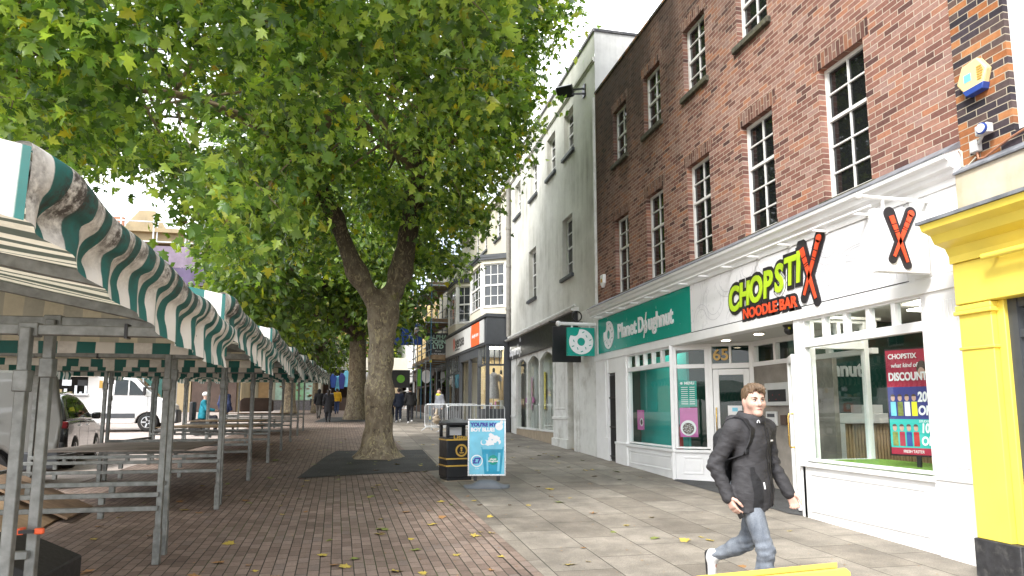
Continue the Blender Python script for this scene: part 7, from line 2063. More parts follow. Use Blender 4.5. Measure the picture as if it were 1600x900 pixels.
# yellow folding board near the camera
yb = thing('folding_board', 'top edge of a yellow folding board in front of the walking man', 'sign', (1.62, 2.3, g(2.4)))
FY = Fr((1.605, 2.48, 0.066), (.9915, .13, 0), (.13, -.9915, 0))
M['yellow_board'] = pm('yellow_board', (.82, .62, .12), .45, .05, 3)
mb = MB(FY); mb.prism([(-.34, .12, .0), (.365, .12, 0), (.365, .985, 0), (.345, 1.0, 0), (-.34, 1.0, 0)], (0, 0, .02)); mb.build('front_panel', M['yellow_board'], yb, bevel=.004)
mb = MB(FY); mb.add([(-.34, .995, -.03), (.345, .995, -.03), (.345, 1.015, -.03), (-.34, 1.015, -.03), (-.34, .10, -.45), (.345, .10, -.45), (.345, .10, -.43), (-.34, .10, -.43)], [(0, 1, 2, 3), (4, 5, 6, 7), (0, 1, 5, 4), (2, 3, 7, 6), (0, 3, 7, 4), (1, 2, 6, 5)]); mb.build('rear_panel', M['yellow_board'], yb)
for u in (-.28, .3): MB(FY).box((u - .03, g(2.6) - .01, 0), (u + .03, .125, .02)).build('leg', M['black'], yb)

# ------------------------------------------------------------------ fallen leaves
T_, F_t = leaf_template('plane')
protos = []
for mk_, cl_ in (('leaf_y', 'yellow'), ('leaf_g', 'green'), ('leaf_b', 'brown')):
    for var in range(2):
        V = T_.copy(); V[:, 1] -= .5
        V[:, 2] = .02 + .10 * np.abs(V[:, 0]) * (1 + var) + .12 * (V[:, 1] ** 2) * (2 if var else 1) + .05 * np.sin(V[:, 0] * 6 + var)
        V[:, 2] -= V[:, 2].min() - .02
        o = np_mesh('fallen_leaf', V, 3, F_t, M[mk_]); protos.append((o, cl_))
rl = random.Random(21)
used = set(); cnt = 0; tries = 0
def blocked(x, y):
    if math.hypot(x - TX, y - TY) < .62: return True
    return x > 5.8 or (abs(x - 2.0) < .8 and abs(y - 12.6) < 1.0)
def blocked_leaf(x, y):
    if x > 5.8 or (abs(x - 2.0) < .8 and abs(y - 12.6) < 1.0) or math.hypot(x - TX, y - TY) < .9: return True
    return False
while cnt < 285 and tries < 9000:
    tries += 1
    y = 4.5 + (rl.random() ** 2.1) * 21
    half = y * .62
    x = rl.uniform(-min(half, 2.6 + y * .06), min(half + .8, 5.75))
    if blocked_leaf(x, y): continue
    if x > bx(y) and rl.random() < .45: continue
    k = rl.choices(range(6), (5, 4, 3, 3, 4, 3))[0]
    o, cl_ = protos[k]
    if k in used: o = o.copy(); COL.objects.link(o)
    used.add(k)
    s_ = rl.uniform(.06, .135) if rl.random() < .88 else rl.uniform(.12, .17)
    o.location = (x, y, g(y) + .006); o.scale = (s_, s_, s_ * rl.uniform(.5, 1.2)); o.rotation_euler = (rl.uniform(-.15, .15), rl.uniform(-.15, .15), rl.uniform(0, 6.28))
    onp = 'grey flagstones' if x > bx(y) else 'brown brick paving'
    tag(o, f'{cl_} fallen plane leaf lying on the {onp}', 'leaf', f'{cl_} fallen leaves on the {onp}')
    cnt += 1

# crumbs of leaf and seed fluff too small to count
n_ = 900
yy = 4.4 + rng.uniform(0, 1, n_) ** 1.6 * 20; xx = rng.uniform(-2.2, 5.4, n_)
yy[:260] = TY + rng.normal(0, .75, 260); xx[:260] = TX + rng.normal(0, .85, 260)
T2, F2_ = leaf_template('kite'); Vl = []; Fl = []
for k in range(n_):
    if blocked(xx[k], yy[k]): continue
    a = rng.uniform(0, 6.28); q = rng.uniform(.012, .035); b = len(Vl)
    for x_, y_, z_ in T2: Vl.append((xx[k] + q * (x_ * math.cos(a) - y_ * math.sin(a)), yy[k] + q * (x_ * math.sin(a) + y_ * math.cos(a)), g(yy[k]) + .010 + q * .2 * abs(x_)))
    Fl += [tuple(b + i for i in f) for f in F2_]
o = np_mesh('leaf_crumbs', Vl, 3, Fl, M['leaf_b']); tag(o, 'tiny crumbs of brown leaf scattered over the paving', 'leaf crumbs', None, 'stuff')

# ------------------------------------------------------------------ people
from mathutils.bvhtree import BVHTree
def chain_sd(P, cones, k=0.05):
    D = None
    for a, b, ra, rb in cones:
        d = sd_cone(P, a, b, ra, rb)
        D = d if D is None else smin(D, d, k)
    return D

def torso_sd(P, J, gx=0.0, gy=0.0, hem=None, flare=0.0):
    q = P.copy(); cy = J.get('ty', 0.01)
    q[..., 1] = (q[..., 1] - cy) * 1.45
    W = J.get('w', 1.0)
    pel, wai, che = J['pelvis'], J['waist'], J['chest']
    f = lambda p: (p[0], (p[1] - cy) * 1.45, p[2])
    D = sd_cone(q, f(pel), f(wai), .165 * W + gx + flare, .145 * W + gx + flare * .5)
    D = smin(D, sd_cone(q, f(wai), f(che), .145 * W + gx + flare * .5, .170 * W + gx), .08)
    sl, sr = J['sh_l'], J['sh_r']
    D = smin(D, sd_cone(P, sl, sr, .062 + gx * .8, .062 + gx * .8), .09)
    if hem is not None:
        lo = (pel[0], pel[1], hem - .05)
        D = smin(D, sd_cone(q, f(lo), f(pel), .17 * W + gx + flare, .165 * W + gx + flare), .06)
    return D

def arm_cones(J, s, g_=0.0, end=1.0):
    sh, el, wr = (np.array(J[k + s]) for k in ('sh_', 'el_', 'wr_'))
    e = el + (wr - el) * end
    return [(sh, el, .054 + g_, .041 + g_), (el, e, .041 + g_, .030 + g_ * 1.05)]
def leg_cones(J, s, g_=0.0, end=1.0):
    hp, kn, an = (np.array(J[k + s]) for k in ('hip_', 'kn_', 'an_'))
    return [(hp, kn, .082 + g_, .055 + g_), (kn, kn + (an - kn) * .35, .055 + g_, .056 + g_), (kn + (an - kn) * .35, kn + (an - kn) * end, .056 + g_, .038 + g_)]

def head_sd(P, c, yaw=0.0, fine=True):
    """head facing -Y, c is the centre of the skull"""
    ca, sa = math.cos(-yaw), math.sin(-yaw)
    q = P - np.array(c, dtype=np.float32)
    q = np.stack([q[..., 0] * ca - q[..., 1] * sa, q[..., 0] * sa + q[..., 1] * ca, q[..., 2]], -1)
    D = sd_ell(q, (0, .018, .028), (.076, .098, .090))
    D = smin(D, sd_ell(q, (0, -.018, -.04), (.058, .074, .086)), .05)
    D = smin(D, sd_ell(q, (0, -.066, -.104), (.026, .022, .020)), .04)
    if fine:
        D = smin(D, sd_cone(q, (-.036, -.076, .012), (.036, -.076, .012), .013, .013), .02)
        for s_ in (-1, 1):
            D = smin(D, sd_ell(q, (s_ * .043, -.052, -.035), (.025, .028, .026)), .03)
            e = sd_ell(q, (s_ * .031, -.101, -.006), (.019, .018, .012)); D = -smin(-D, e, .012)
            D = smin(D, sd_ell(q, (s_ * .078, .012, -.018), (.011, .022, .032)), .012)
        D = smin(D, sd_cone(q, (0, -.088, .006), (0, -.112, -.036), .009, .0135), .014)
        D = smin(D, sd_cone(q, (-.013, -.095, -.041), (.013, -.095, -.041), .009, .009), .010)
        D = smin(D, sd_ell(q, (0, -.083, -.068), (.023, .012, .006)), .007)
        D = smin(D, sd_ell(q, (0, -.080, -.079), (.020, .012, .0065)), .007)
        D = smin(D, sd_ell(q, (0, -.070, -.108), (.02, .02, .014)), .02)
    return D

def hair_sd(P, c, yaw=0.0, back=.0, long_=0.0, fr=.045, grow=.014):
    ca, sa = math.cos(-yaw), math.sin(-yaw)
    q = P - np.array(c, dtype=np.float32)
    q = np.stack([q[..., 0] * ca - q[..., 1] * sa, q[..., 0] * sa + q[..., 1] * ca, q[..., 2]], -1)
    D = sd_ell(q, (0, .020, .034), (.078 + grow, .099 + grow, .090 + grow))
    lim = np.where(q[..., 1] < -.035, fr + .012 * np.sin(q[..., 0] * 120) - q[..., 2], np.where(q[..., 1] < .03, .0 - q[..., 2] + (.03 - q[..., 1]) * .45, -.075 - long_ - q[..., 2]))
    D = np.maximum(D, lim)
    if long_:
        D = np.minimum(D, sd_cone(q, (0, .06, 0), (0, .07, -.07 - long_), .085, .07))
        D = np.maximum(D, -sd_ell(q, (0, -.07, -.05), (.07, .07, .11)))
    st = .0035 * np.sin(q[..., 0] * 260 + q[..., 1] * 90) + .003 * np.sin(q[..., 1] * 210 + q[..., 2] * 70 + q[..., 0] * 60)
    return D + st

def hand_sd(P, w, d, n, side, curl=0.6, spread=.18):
    """w wrist, d along the hand, n the way the palm faces, side +1/-1 puts the thumb"""
    w, d, n = (np.array(x, float) for x in (w, d, n)); d /= np.linalg.norm(d); n -= d * (n @ d); n /= np.linalg.norm(n)
    t = np.cross(d, n) * side
    D = None
    for o in (-.024, -.008, .008, .024):
        c = sd_cone(P, w + t * o * .6, w + d * .085 + t * o, .017, .0135); D = c if D is None else smin(D, c, .015)
    for k, (o, L) in enumerate(((.027, .072), (.009, .080), (-.009, .075), (-.026, .060))):
        p = w + d * .085 + t * o; a = curl * (.55 + .12 * k); dirv = d + t * o * spread * 8
        for q_, r0, r1 in ((.44, .0102, .0094), (.31, .0094, .0086), (.25, .0086, .0072)):
            a2 = a
            dd_ = dirv * math.cos(a2) + n * math.sin(a2); dd_ /= np.linalg.norm(dd_)
            e = p + dd_ * L * q_
            D = smin(D, sd_cone(P, p, e, r0, r1), .005)
            p = e; a += curl * .75
    p = w + d * .022 + t * .028
    for dd_, L, r0, r1 in ((d * .75 + t * .6 + n * .25, .045, .015, .0118), (d * .95 + t * .2 + n * .35, .034, .0115, .0098), (d * .95 - t * .05 + n * .4, .026, .0098, .0078)):
        dd_ = dd_ / np.linalg.norm(dd_); e = p + dd_ * L
        D = smin(D, sd_cone(P, p, e, r0, r1), .010); p = e
    return D

def cloth(name, col, rough=.75, var=.18, sc=18, bump=.35):
    t = NT(name); o = t.coord()
    n1 = t.noise(o, sc * 6, 4, .7); n2 = t.noise(o, 5, 5, .6)
    c = t.mix(n1, dk(col, 1 - var), dk(col, 1 + var)); c = t.mix(.6, c, t.ramp(n2, [(.3, .7), (.7, 1.25)]), 'MULTIPLY')
    t.set(Base_Color=c, Roughness=rough); t.b.inputs['Specular IOR Level'].default_value = .3
    mp_ = t.coord(scale=(1, 1, 2.2))
    t.bump(t.math('ADD', t.noise(mp_, 9, 4, .55, .6), t.math('MULTIPLY', n1, .15)), bump, .02)
    return t.m
CL = {}
def clothm(col):
    key = tuple(round(c, 3) for c in col)
    if key not in CL: CL[key] = cloth('woven_cloth', col)
    return CL[key]
M['hair_dark'] = pm('dark_hair', (.018, .013, .010), .5, .4, 40); M['hair_brown'] = pm('light_brown_hair', (.115, .072, .04), .5, .4, 45, bump=.5); M['hair_grey'] = pm('grey_hair', (.35, .33, .30), .6, .2, 40)
M['shoe_white'] = pm('white_trainer', (.6, .6, .6), .6, .1, 12); M['shoe_black'] = pm('black_shoe', (.02, .02, .022), .5, .2, 12)

def pose_walk(ph=.16, arm=.14, w=1.0):
    """walking: left leg forward by ph"""
    J = dict(pelvis=(0, 0, .93), waist=(0, 0, 1.08), chest=(0, -.01, 1.30), sh_l=(.185, .0, 1.42), sh_r=(-.185, .0, 1.42), head=(0, -.02, 1.63), neck=(0, .015, 1.42), w=w)
    for s, sg in (('l', 1), ('r', -1)):
        f = ph * sg
        J['hip_' + s] = (sg * .085, 0, .90); J['kn_' + s] = (sg * .085, -f * .75 - .03, .50); J['an_' + s] = (sg * .08, -f * 1.25 + (.10 if sg < 0 else 0), .09 if sg > 0 else .15); J['to_' + s] = (sg * .09, J['an_' + s][1] - .14, .035 if sg > 0 else .05)
        J['el_' + s] = (sg * .25, arm * sg * .6 + .03, 1.13); J['wr_' + s] = (sg * .25, arm * sg * 1.1 - .07, .90)
        J['hd_' + s] = (0, -.2, -1)
    return J

def person(label, loc, heading, J, coat, legs, hair='hair_dark', H=1.76, hem=.82, h=.022, coat_len=0, skirt=None, hood=False, group=None, hairlong=0.0, shoes='shoe_black', hat=None, arms_bare=False, flare=.01):
    t = thing('person', label, 'person', (0, 0, 0), group)
    xs, ys, zs, P = grid(-.42, .42, -.48, .48, np.arange(-.02, 1.84, h), h)
    head = head_sd(P, J['head'], 0, True)
    body = smin(torso_sd(P, J), head, .02); body = smin(body, sd_cone(P, J['neck'], np.array(J['head']) + np.array((0, .01, -.06)), .058, .054), .03)
    for s in 'lr':
        body = smin(body, chain_sd(P, arm_cones(J, s)), .04); body = smin(body, chain_sd(P, leg_cones(J, s)), .05)
        wr = np.array(J['wr_' + s]); d = wr - np.array(J['el_' + s]); d /= np.linalg.norm(d)
        body = smin(body, sd_cone(P, wr, wr + d * .09, .034, .024), .03)
        body = smin(body, sd_cone(P, J['an_' + s], J['to_' + s], .040, .030), .03)
    def mk(nm, D, mat):
        V, Q = surface_nets(D, xs, ys, zs)
        return np_mesh(nm, V, 4, Q, mat, t, smooth=180)
    mk('body', body, M['skin'])
    D = torso_sd(P, J, .028, 0, hem, flare)
    D = np.maximum(D, hem - P[..., 2])
    if coat_len: pass
    D = np.maximum(D, P[..., 2] - (J['neck'][2] + .09))
    for s in 'lr': D = smin(D, chain_sd(P, arm_cones(J, s, .020, .97)), .03)
    if hood: D = np.minimum(D, sd_ell(P, np.array(J['head']) + np.array((0, .04, 0)), (.115, .12, .14)) if hood == 'up' else sd_ell(P, np.array(J['neck']) + np.array((0, .08, .05)), (.12, .075, .07)))
    D = D + .006 * np.sin(P[..., 2] * 42 + P[..., 0] * 17) * np.sin(P[..., 0] * 31 + P[..., 1] * 23)
    mk('coat', D, clothm(coat))
    D = None
    for s in 'lr':
        c = chain_sd(P, leg_cones(J, s, .016, .97)); D = c if D is None else smin(D, c, .03)
    D = smin(D, sd_cone(P, np.array(J['hip_l']) * .6 + np.array(J['hip_r']) * .4, np.array(J['hip_r']) * .6 + np.array(J['hip_l']) * .4, .125, .125), .06)
    if skirt:
        D = np.minimum(D, np.maximum(sd_cone(P * np.array((1, 1.2, 1), dtype=np.float32), (0, 0, skirt), (0, 0, .95), .23, .19), skirt - P[..., 2]))
    mk('trousers', D + .004 * np.sin(P[..., 2] * 55 + P[..., 0] * 30), clothm(legs))
    if hood != 'up' and not hat: mk('hair', hair_sd(P, J['head'], 0, long_=hairlong, grow=.016), M[hair])
    if hat: mk('hat', np.maximum(sd_ell(P, np.array(J['head']) + np.array((0, .015, .05)), (.105, .12, .10)), (J['head'][2] + .0) - P[..., 2]), clothm(hat))
    D = None
    for s in 'lr':
        an = np.array(J['an_' + s]); to = np.array(J['to_' + s]); c = smin(sd_cone(P, an + (an - to) * .3 - np.array((0, 0, .035)), to, .045, .036), sd_cone(P, an, an - np.array((0, 0, .03)), .045, .045), .03)
        D = c if D is None else np.minimum(D, c)
    mk('shoes', D, M[shoes])
    k = H / 1.76
    t.location = loc; t.scale = (k, k, k); t.rotation_euler = (0, 0, math.atan2(heading[0], -heading[1]))
    return t
AWAY = (0.0, 1.0)
person('woman with bushy dark hair in a long charcoal coat walking away', (-1.50, 36.0, g(36)), (-.05, 1), pose_walk(.12, .08, .92), (.022, .022, .026), (.022, .022, .026), H=1.66, hem=.52, hairlong=.10, flare=.03)
person('person in a black hooded jacket and grey shorts walking ahead of the charcoal coat', (-2.2, 40.5, g(40.5)), (.1, 1), pose_walk(.13, .1, .95), (.015, .015, .017), (.10, .09, .08), H=1.68, hem=.80, hood='up')
person('person in a yellow jacket and blue jeans beside the second tree', (-1.42, 47.5, g(47.5)), (0, 1), pose_walk(.06, .06, .95), (.62, .36, .02), (.03, .05, .12), H=1.72, hem=.88)
person('grey haired person partly behind the charcoal coat', (-1.75, 43.5, g(43.5)), (.2, 1), pose_walk(.08, .06, .95), (.12, .13, .16), (.03, .03, .04), H=1.68, hair='hair_grey')
person('man in a navy jacket walking away beside the front tree trunk', (2.0, 35.6, g(35.6)), (-.1, 1), pose_walk(.05, .05, 1.05), (.012, .017, .034), (.012, .017, .035), H=1.74, hair='hair_dark', hem=.80, shoes='shoe_white')
person('tall man in black hooded sweatshirt with orange waistband walking away', (2.5, 34.4, g(34.4)), (.02, 1), pose_walk(.08, .06, 1.05), (.012, .012, .013), (.014, .014, .017), H=1.80, hem=.88, hood='down', shoes='shoe_white')
person('person in black half hidden behind the navy jacket', (1.78, 38.6, g(38.6)), (0, 1), pose_walk(.1, .06, .95), (.012, .012, .012), (.012, .012, .014), H=1.72, hairlong=.08)
person('man with a bright yellow collar standing by the scaffolding', (3.55, 30.9, g(30.9)), (-.75, -.45), pose_walk(.03, .03, 1.0), (.17, .18, .20), (.02, .02, .025), H=1.74, hem=.84)
yc = thing('scarf', 'bright yellow hood collar round the neck of the man by the scaffolding', 'scarf', (3.55, 30.9, g(30.9) + 1.45))
mb = MB()
for k in range(12):
    a, b = 2 * math.pi * k / 12, 2 * math.pi * (k + 1) / 12; zc = g(30.9) + 1.45
    mb.tube([(3.55 + .12 * math.cos(a), 30.9 + .11 * math.sin(a), zc - .02 * math.cos(a)), (3.55 + .12 * math.cos(b), 30.9 + .11 * math.sin(b), zc - .02 * math.cos(b))], .045, 8)
mb.build('collar', M['hi_yellow'], yc, smooth=180)
# people by the stalls
Js = pose_walk(0, 0, 1.05); Js.update(hip_l=(.09, .0, .62), hip_r=(-.09, 0, .62), kn_l=(.11, -.40, .62), kn_r=(-.11, -.40, .62), an_l=(.11, -.42, .2), an_r=(-.11, -.42, .2), to_l=(.11, -.56, .15), to_r=(-.11, -.56, .15), pelvis=(0, 0, .66), waist=(0, 0, .82), chest=(0, -.03, 1.03), sh_l=(.2, -.02, 1.15), sh_r=(-.2, -.02, 1.15), head=(0, -.07, 1.38), neck=(0, -.02, 1.16),
          el_l=(.26, -.14, .92), el_r=(-.26, -.14, .92), wr_l=(.2, -.36, .88), wr_r=(-.2, -.36, .88))
px_, py_ = -5.45, 26.6
person('seated person in a teal padded coat and white woolly hat', (px_, py_, g(py_)), (.9, .1), Js, (.01, .17, .23), (.03, .03, .04), H=1.80, hem=.58, hat=(.6, .6, .58), flare=.03)
ch = thing('wheelchair', 'dark powered wheelchair under the seated person in teal', 'wheelchair', (px_, py_, g(py_)))
zb = g(py_)
MB().box((px_ - .25, py_ - .26, zb + .42), (px_ + .3, py_ + .26, zb + .55)).build('seat', M['black_matt'], ch, bevel=.03)
MB().box((px_ - .42, py_ - .26, zb + .5), (px_ - .28, py_ + .26, zb + 1.2)).build('backrest', M['black_matt'], ch, bevel=.04)
for s_ in (-.30, .30): MB(Fr((px_ - .1, py_ + s_, zb + .3), (1, 0, 0), (0, 1, 0))).lathe([(.22, -.03), (.30, -.03), (.30, .03), (.22, .03)], (0, 0, 0), 20, axis='z').build('wheel', M['rubber'], ch)
MB().box((px_ + .25, py_ - .2, zb + .1), (px_ + .6, py_ + .2, zb + .16)).build('footrest', M['black_matt'], ch)
person('person in a navy fleece standing beside the stall tables', (-4.95, 27.8, g(27.8)), (.6, .8), pose_walk(.04, .03, 1.05), (.035, .05, .12), (.05, .05, .055), H=1.72, hem=.80, hair='hair_dark')
bgo = MB(); bgo.prism([(-4.6, 28.9, g(29) + .78), (-3.35, 28.9, g(29) + .78), (-3.35, 28.9, g(29) + 1.2), (-3.5, 28.9, g(29) + 1.32), (-4.45, 28.9, g(29) + 1.32), (-4.6, 28.9, g(29) + 1.2)], (0, .4, 0))
o = bgo.build('holdall', M['brown_dark'], None, bevel=.05, bseg=3); tag(o, 'dark brown holdall standing on the far stall table', 'bag')

# ---- the young man in the foreground
MX, MY = 3.03, 4.93
MZ = g(MY)
J = dict(pelvis=(0, 0, .93), waist=(0, 0, 1.08), chest=(0, -.01, 1.29), sh_l=(.185, -.035, 1.405), sh_r=(-.185, .035, 1.405), neck=(0, .0, 1.41), head=(0, -.045, 1.632), w=.96,
         hip_r=(-.085, -.01, .90), kn_r=(-.09, -.14, .50), an_r=(-.085, -.09, .085), to_r=(-.09, -.24, .03),
         hip_l=(.085, .01, .90), kn_l=(.08, .11, .515), an_l=(.07, .40, .36), to_l=(.065, .43, .19),
         el_r=(-.245, .17, 1.13), wr_r=(-.235, .07, .885), el_l=(.238, -.04, 1.14), wr_l=(.25, -.175, .90))
man = thing('person', 'young man in a dark grey rain jacket and pale jeans walking past the shops', 'person', (0, 0, 0))
HY = R(-36)
def axis_pts(ranges):
    """coarse spacing with fine stretches"""
    out_ = []
    for a, b, h in ranges: out_ += list(np.arange(a, b, h))
    return np.array(sorted(set(np.round(out_, 5))), dtype=np.float32)
def mesh_of(D, ax): return surface_nets(D, *ax)
def P_of(ax): return np.stack(np.meshgrid(*ax, indexing='ij'), -1)
parts_V, parts_Q = [], []
def add_part(V, Q):
    b = sum(len(v) for v in parts_V); parts_V.append(V); parts_Q.append(Q + b)
# whole body in one field: finer towards the head
ax = (axis_pts([(-.40, -.12, .016), (-.12, .12, .0055), (.12, .42, .016)]), axis_pts([(-.42, -.20, .016), (-.20, .12, .0055), (.12, .6, .016)]), axis_pts([(-.02, 1.38, .016), (1.38, 1.79, .0055)]))
P = P_of(ax)
D = torso_sd(P, J)
for s in 'lr': D = smin(D, chain_sd(P, arm_cones(J, s)), .04); D = smin(D, chain_sd(P, leg_cones(J, s, -.014)), .05); D = smin(D, sd_cone(P, J['an_' + s], J['to_' + s], .028, .024), .02)
D = smin(D, smin(head_sd(P, J['head'], HY), sd_cone(P, J['neck'], np.array(J['head']) + np.array((0, .022, -.075)), .060, .055), .03), .03)
add_part(*mesh_of(D, ax))
for s, nrm, sd2, cur in (('r', (.85, -.35, 0), 1, .42), ('l', (-.9, -.1, .15), -1, .75)):
    wr = np.array(J['wr_' + s]); d = wr - np.array(J['el_' + s]); d /= np.linalg.norm(d)
    d = d + np.array((.0, -.18 if s == 'r' else .05, -.1)); d /= np.linalg.norm(d)
    w = wr - d * .01
    c = w + d * .08
    ax = tuple(np.arange(c[i] - .14, c[i] + .14, .0042, dtype=np.float32) for i in range(3))
    P = P_of(ax)
    Dh = hand_sd(P, w, d, nrm, sd2, cur)
    Dh = smin(Dh, sd_cone(P, wr - d * .05, wr, .031, .028), .015)
    add_part(*mesh_of(Dh, ax))
    J['hand_' + s] = (w, d)
np_mesh('body', np.concatenate(parts_V), 4, np.concatenate(parts_Q), M['skin'], man, smooth=180)
# jacket
ax = (np.arange(-.40, .41, .0095, dtype=np.float32), np.arange(-.34, .40, .0095, dtype=np.float32), np.arange(.72, 1.60, .0095, dtype=np.float32))
P = P_of(ax)
M['jacket'] = cloth('charcoal_rain_jacket', (.038, .037, .040), .72, .12, 30, .55)
M['jacket_dark'] = cloth('black_jacket_panel', (.016, .016, .018), .6, .15, 30, .5)
D = torso_sd(P, J, .019, 0, .80, .018)
hemz = .80 + .02 * np.sin(P[..., 0] * 9)
D = np.maximum(D, hemz - P[..., 2])
fold = .0028 * np.sin(P[..., 2] * 24 + P[..., 0] * 15 + 1.5 * np.sin(P[..., 0] * 9)) * np.sin(P[..., 0] * 17 + P[..., 2] * 9 + 1) + .003 * np.sin(P[..., 2] * 43 - P[..., 0] * 35) * np.sin(P[..., 1] * 33) + .002 * np.sin(P[..., 2] * 90 + P[..., 0] * 120 + 2 * np.sin(P[..., 0] * 30))
D = D + fold
S_ = None
for s in 'lr':
    c = chain_sd(P, arm_cones(J, s, .017, .98), .03)
    el = np.array(J['el_' + s]); t_ = np.sqrt(((P - el) ** 2).sum(-1))
    c = c + (.0045 * np.sin(P[..., 2] * 74 + P[..., 1] * 50) + .003 * np.sin(P[..., 2] * 105 + P[..., 0] * 60)) * np.exp(-(t_ / .17) ** 2) + .002 * np.sin(P[..., 2] * 35 + P[..., 0] * 50) + .0015 * np.sin(P[..., 2] * 140 - P[..., 1] * 90)
    S_ = c if S_ is None else np.minimum(S_, c)
D = smin(D, S_, .028)
D = np.maximum(D, P[..., 2] - 1.49 - .15 * np.maximum(P[..., 1], 0))
ring = None
for k in range(14):
    a, b = 2 * math.pi * k / 14, 2 * math.pi * (k + 1) / 14
    pa = (.082 * math.cos(a), -.015 + .090 * math.sin(a), 1.497 + .02 * math.sin(a)); pb = (.082 * math.cos(b), -.015 + .090 * math.sin(b), 1.497 + .02 * math.sin(b))
    c = sd_cone(P * np.array((1, 1, .62), dtype=np.float32), np.array(pa) * np.array((1, 1, .62)), np.array(pb) * np.array((1, 1, .62)), .021, .021); ring = c if ring is None else np.minimum(ring, c)
D = smin(D, ring, .015)
hd = sd_ell(P, (0, .115, 1.455), (.135, .075, .062)); hd = smin(hd, sd_cone(P, (-.12, .06, 1.47), (-.06, -.07, 1.44), .028, .02), .03); hd = smin(hd, sd_cone(P, (.12, .06, 1.47), (.06, -.07, 1.44), .028, .02), .03)
D = smin(D, hd + .006 * np.sin(P[..., 0] * 45 + P[..., 2] * 30), .02)
V, Q = mesh_of(D, ax)
jk = np_mesh('jacket', V, 4, Q, M['jacket'], man, smooth=180)
bvh = BVHTree.FromPolygons([tuple(v) for v in V], [tuple(q) for q in Q])
def on_jacket(x, z, off=.004, dirv=(0, 1, 0), org=None):
    o_ = Vector(org) if org else Vector((x, -1, z))
    hit = bvh.ray_cast(o_, Vector(dirv))
    return (hit[0] + hit[1] * off) if hit[0] is not None else None
def strip(pts, wd, nm, mat, parent, th=.008, up=(1, 0, 0)):
    """band laid over the cloth through 3d points"""
    mb = MB()
    pts = [p for p in pts if p is not None]
    for a, b in zip(pts[:-1], pts[1:]): pass
    n = len(pts); V_ = []
    for i, p in enumerate(pts):
        d = (pts[min(i + 1, n - 1)] - pts[max(i - 1, 0)]).normalized(); u = Vector(up); sdv = (u - d * u.dot(d)).normalized() * wd / 2; nn = sdv.cross(d).normalized() * th
        V_ += [p - sdv, p + sdv, p + sdv + nn, p - sdv + nn]
    fs = []
    for i in range(n - 1):
        for k in range(4): fs.append((i * 4 + k, i * 4 + (k + 1) % 4, i * 4 + 4 + (k + 1) % 4, i * 4 + 4 + k))
    fs += [(0, 1, 2, 3), (n * 4 - 4, n * 4 - 3, n * 4 - 2, n * 4 - 1)]
    mb.add(V_, fs); return mb.build(nm, mat, parent, smooth=50)
strip([on_jacket(.012 + .01 * math.sin(z * 14), z, .001) for z in np.arange(.815, 1.46, .03)], .012, 'zip', M['jacket_dark'], jk, .004)
strip([on_jacket(.05, z, .001) for z in np.arange(.815, 1.44, .03)], .004, 'storm_flap', M['jacket_dark'], jk, .004)
# side panel
mb = MB(); rows = []
for z in np.arange(.82, 1.13, .025):
    row = []
    for k in range(5):
        x = -.155 + .075 * k / 4 * (1 if z < 1.0 else max(.35, (1.15 - z) / .15)); p = on_jacket(x, z, .003); row.append(p)
    if all(p is not None for p in row): rows.append(row)
V_ = [p for r_ in rows for p in r_]; fs = [(i * 5 + k, i * 5 + k + 1, i * 5 + 6 + k, i * 5 + 5 + k) for i in range(len(rows) - 1) for k in range(4)]
mb.add(V_, fs); mb.build('side_panel', M['jacket_dark'], jk, smooth=180, recalc=False)
p = on_jacket(.115, 1.315, .003)
mb = MB(); mb.box((p.x - .022, p.y - .004, p.z - .006), (p.x + .022, p.y + .004, p.z + .006)); mb.build('chest_logo', M['sign_white'], jk)
p = on_jacket(-.065, .985, .004)
if p is not None:
    mb = MB(); mb.tube([(p.x, p.y, p.z + .02), (p.x + .003, p.y - .006, p.z - .03)], .006, 6); mb.build('zip_pull', M['sign_white'], jk)
mb = MB()
for k in range(8):
    a, b = math.pi * k / 8, math.pi * (k + 1) / 8; mb.tube([(-.075 + .018 * math.cos(a), -.118, 1.455 + .02 * math.sin(a)), (-.075 + .018 * math.cos(b), -.118, 1.455 + .02 * math.sin(b))], .004, 6)
mb.build('toggle', M['sign_white'], jk)
# backpack with straps over both shoulders
bp = thing('backpack', 'black backpack on the back of the walking young man', 'backpack', (0, 0, 0))
ax2 = (np.arange(-.2, .21, .014, dtype=np.float32), np.arange(.08, .42, .014, dtype=np.float32), np.arange(.9, 1.5, .014, dtype=np.float32)); P2 = P_of(ax2)
q = np.abs((P2 - np.array((0, .205, 1.19), dtype=np.float32)) / np.array((.14, .07, .22), dtype=np.float32)); Db = ((q ** 4).sum(-1) ** .25 - 1) * .07 + .003 * np.sin(P2[..., 2] * 60) * np.sin(P2[..., 0] * 50)
V2, Q2 = mesh_of(Db, ax2); np_mesh('pack', V2, 4, Q2, M['jacket_dark'], bp, smooth=180)
for s_ in (-1, 1):
    pts = [Vector((s_ * .10, .16, 1.42)), Vector((s_ * .115, .10, 1.475)), on_jacket(0, 0, .006, (0, 0, -1), (s_ * .122, .03, 1.9)), on_jacket(0, 0, .006, (0, 0, -1), (s_ * .125, -.03, 1.9))]
    pts += [on_jacket(s_ * (.125 + .012 * k), 1.40 - .045 * k, .006) for k in range(6)]
    pts += [on_jacket(s_ * (.19 - .0 * k), 1.12 - .03 * k, .006) for k in range(2)]
    pts = [p for p in pts if p is not None]
    strip(pts, .060, 'strap', M['jacket_dark'], bp, .010 * s_)
p = on_jacket(-.165, 1.235, .012)
if p is not None: mb = MB(); mb.box((p.x - .026, p.y - .008, p.z - .02), (p.x + .026, p.y + .006, p.z + .02)); mb.build('buckle', M['black'], bp, bevel=.004)
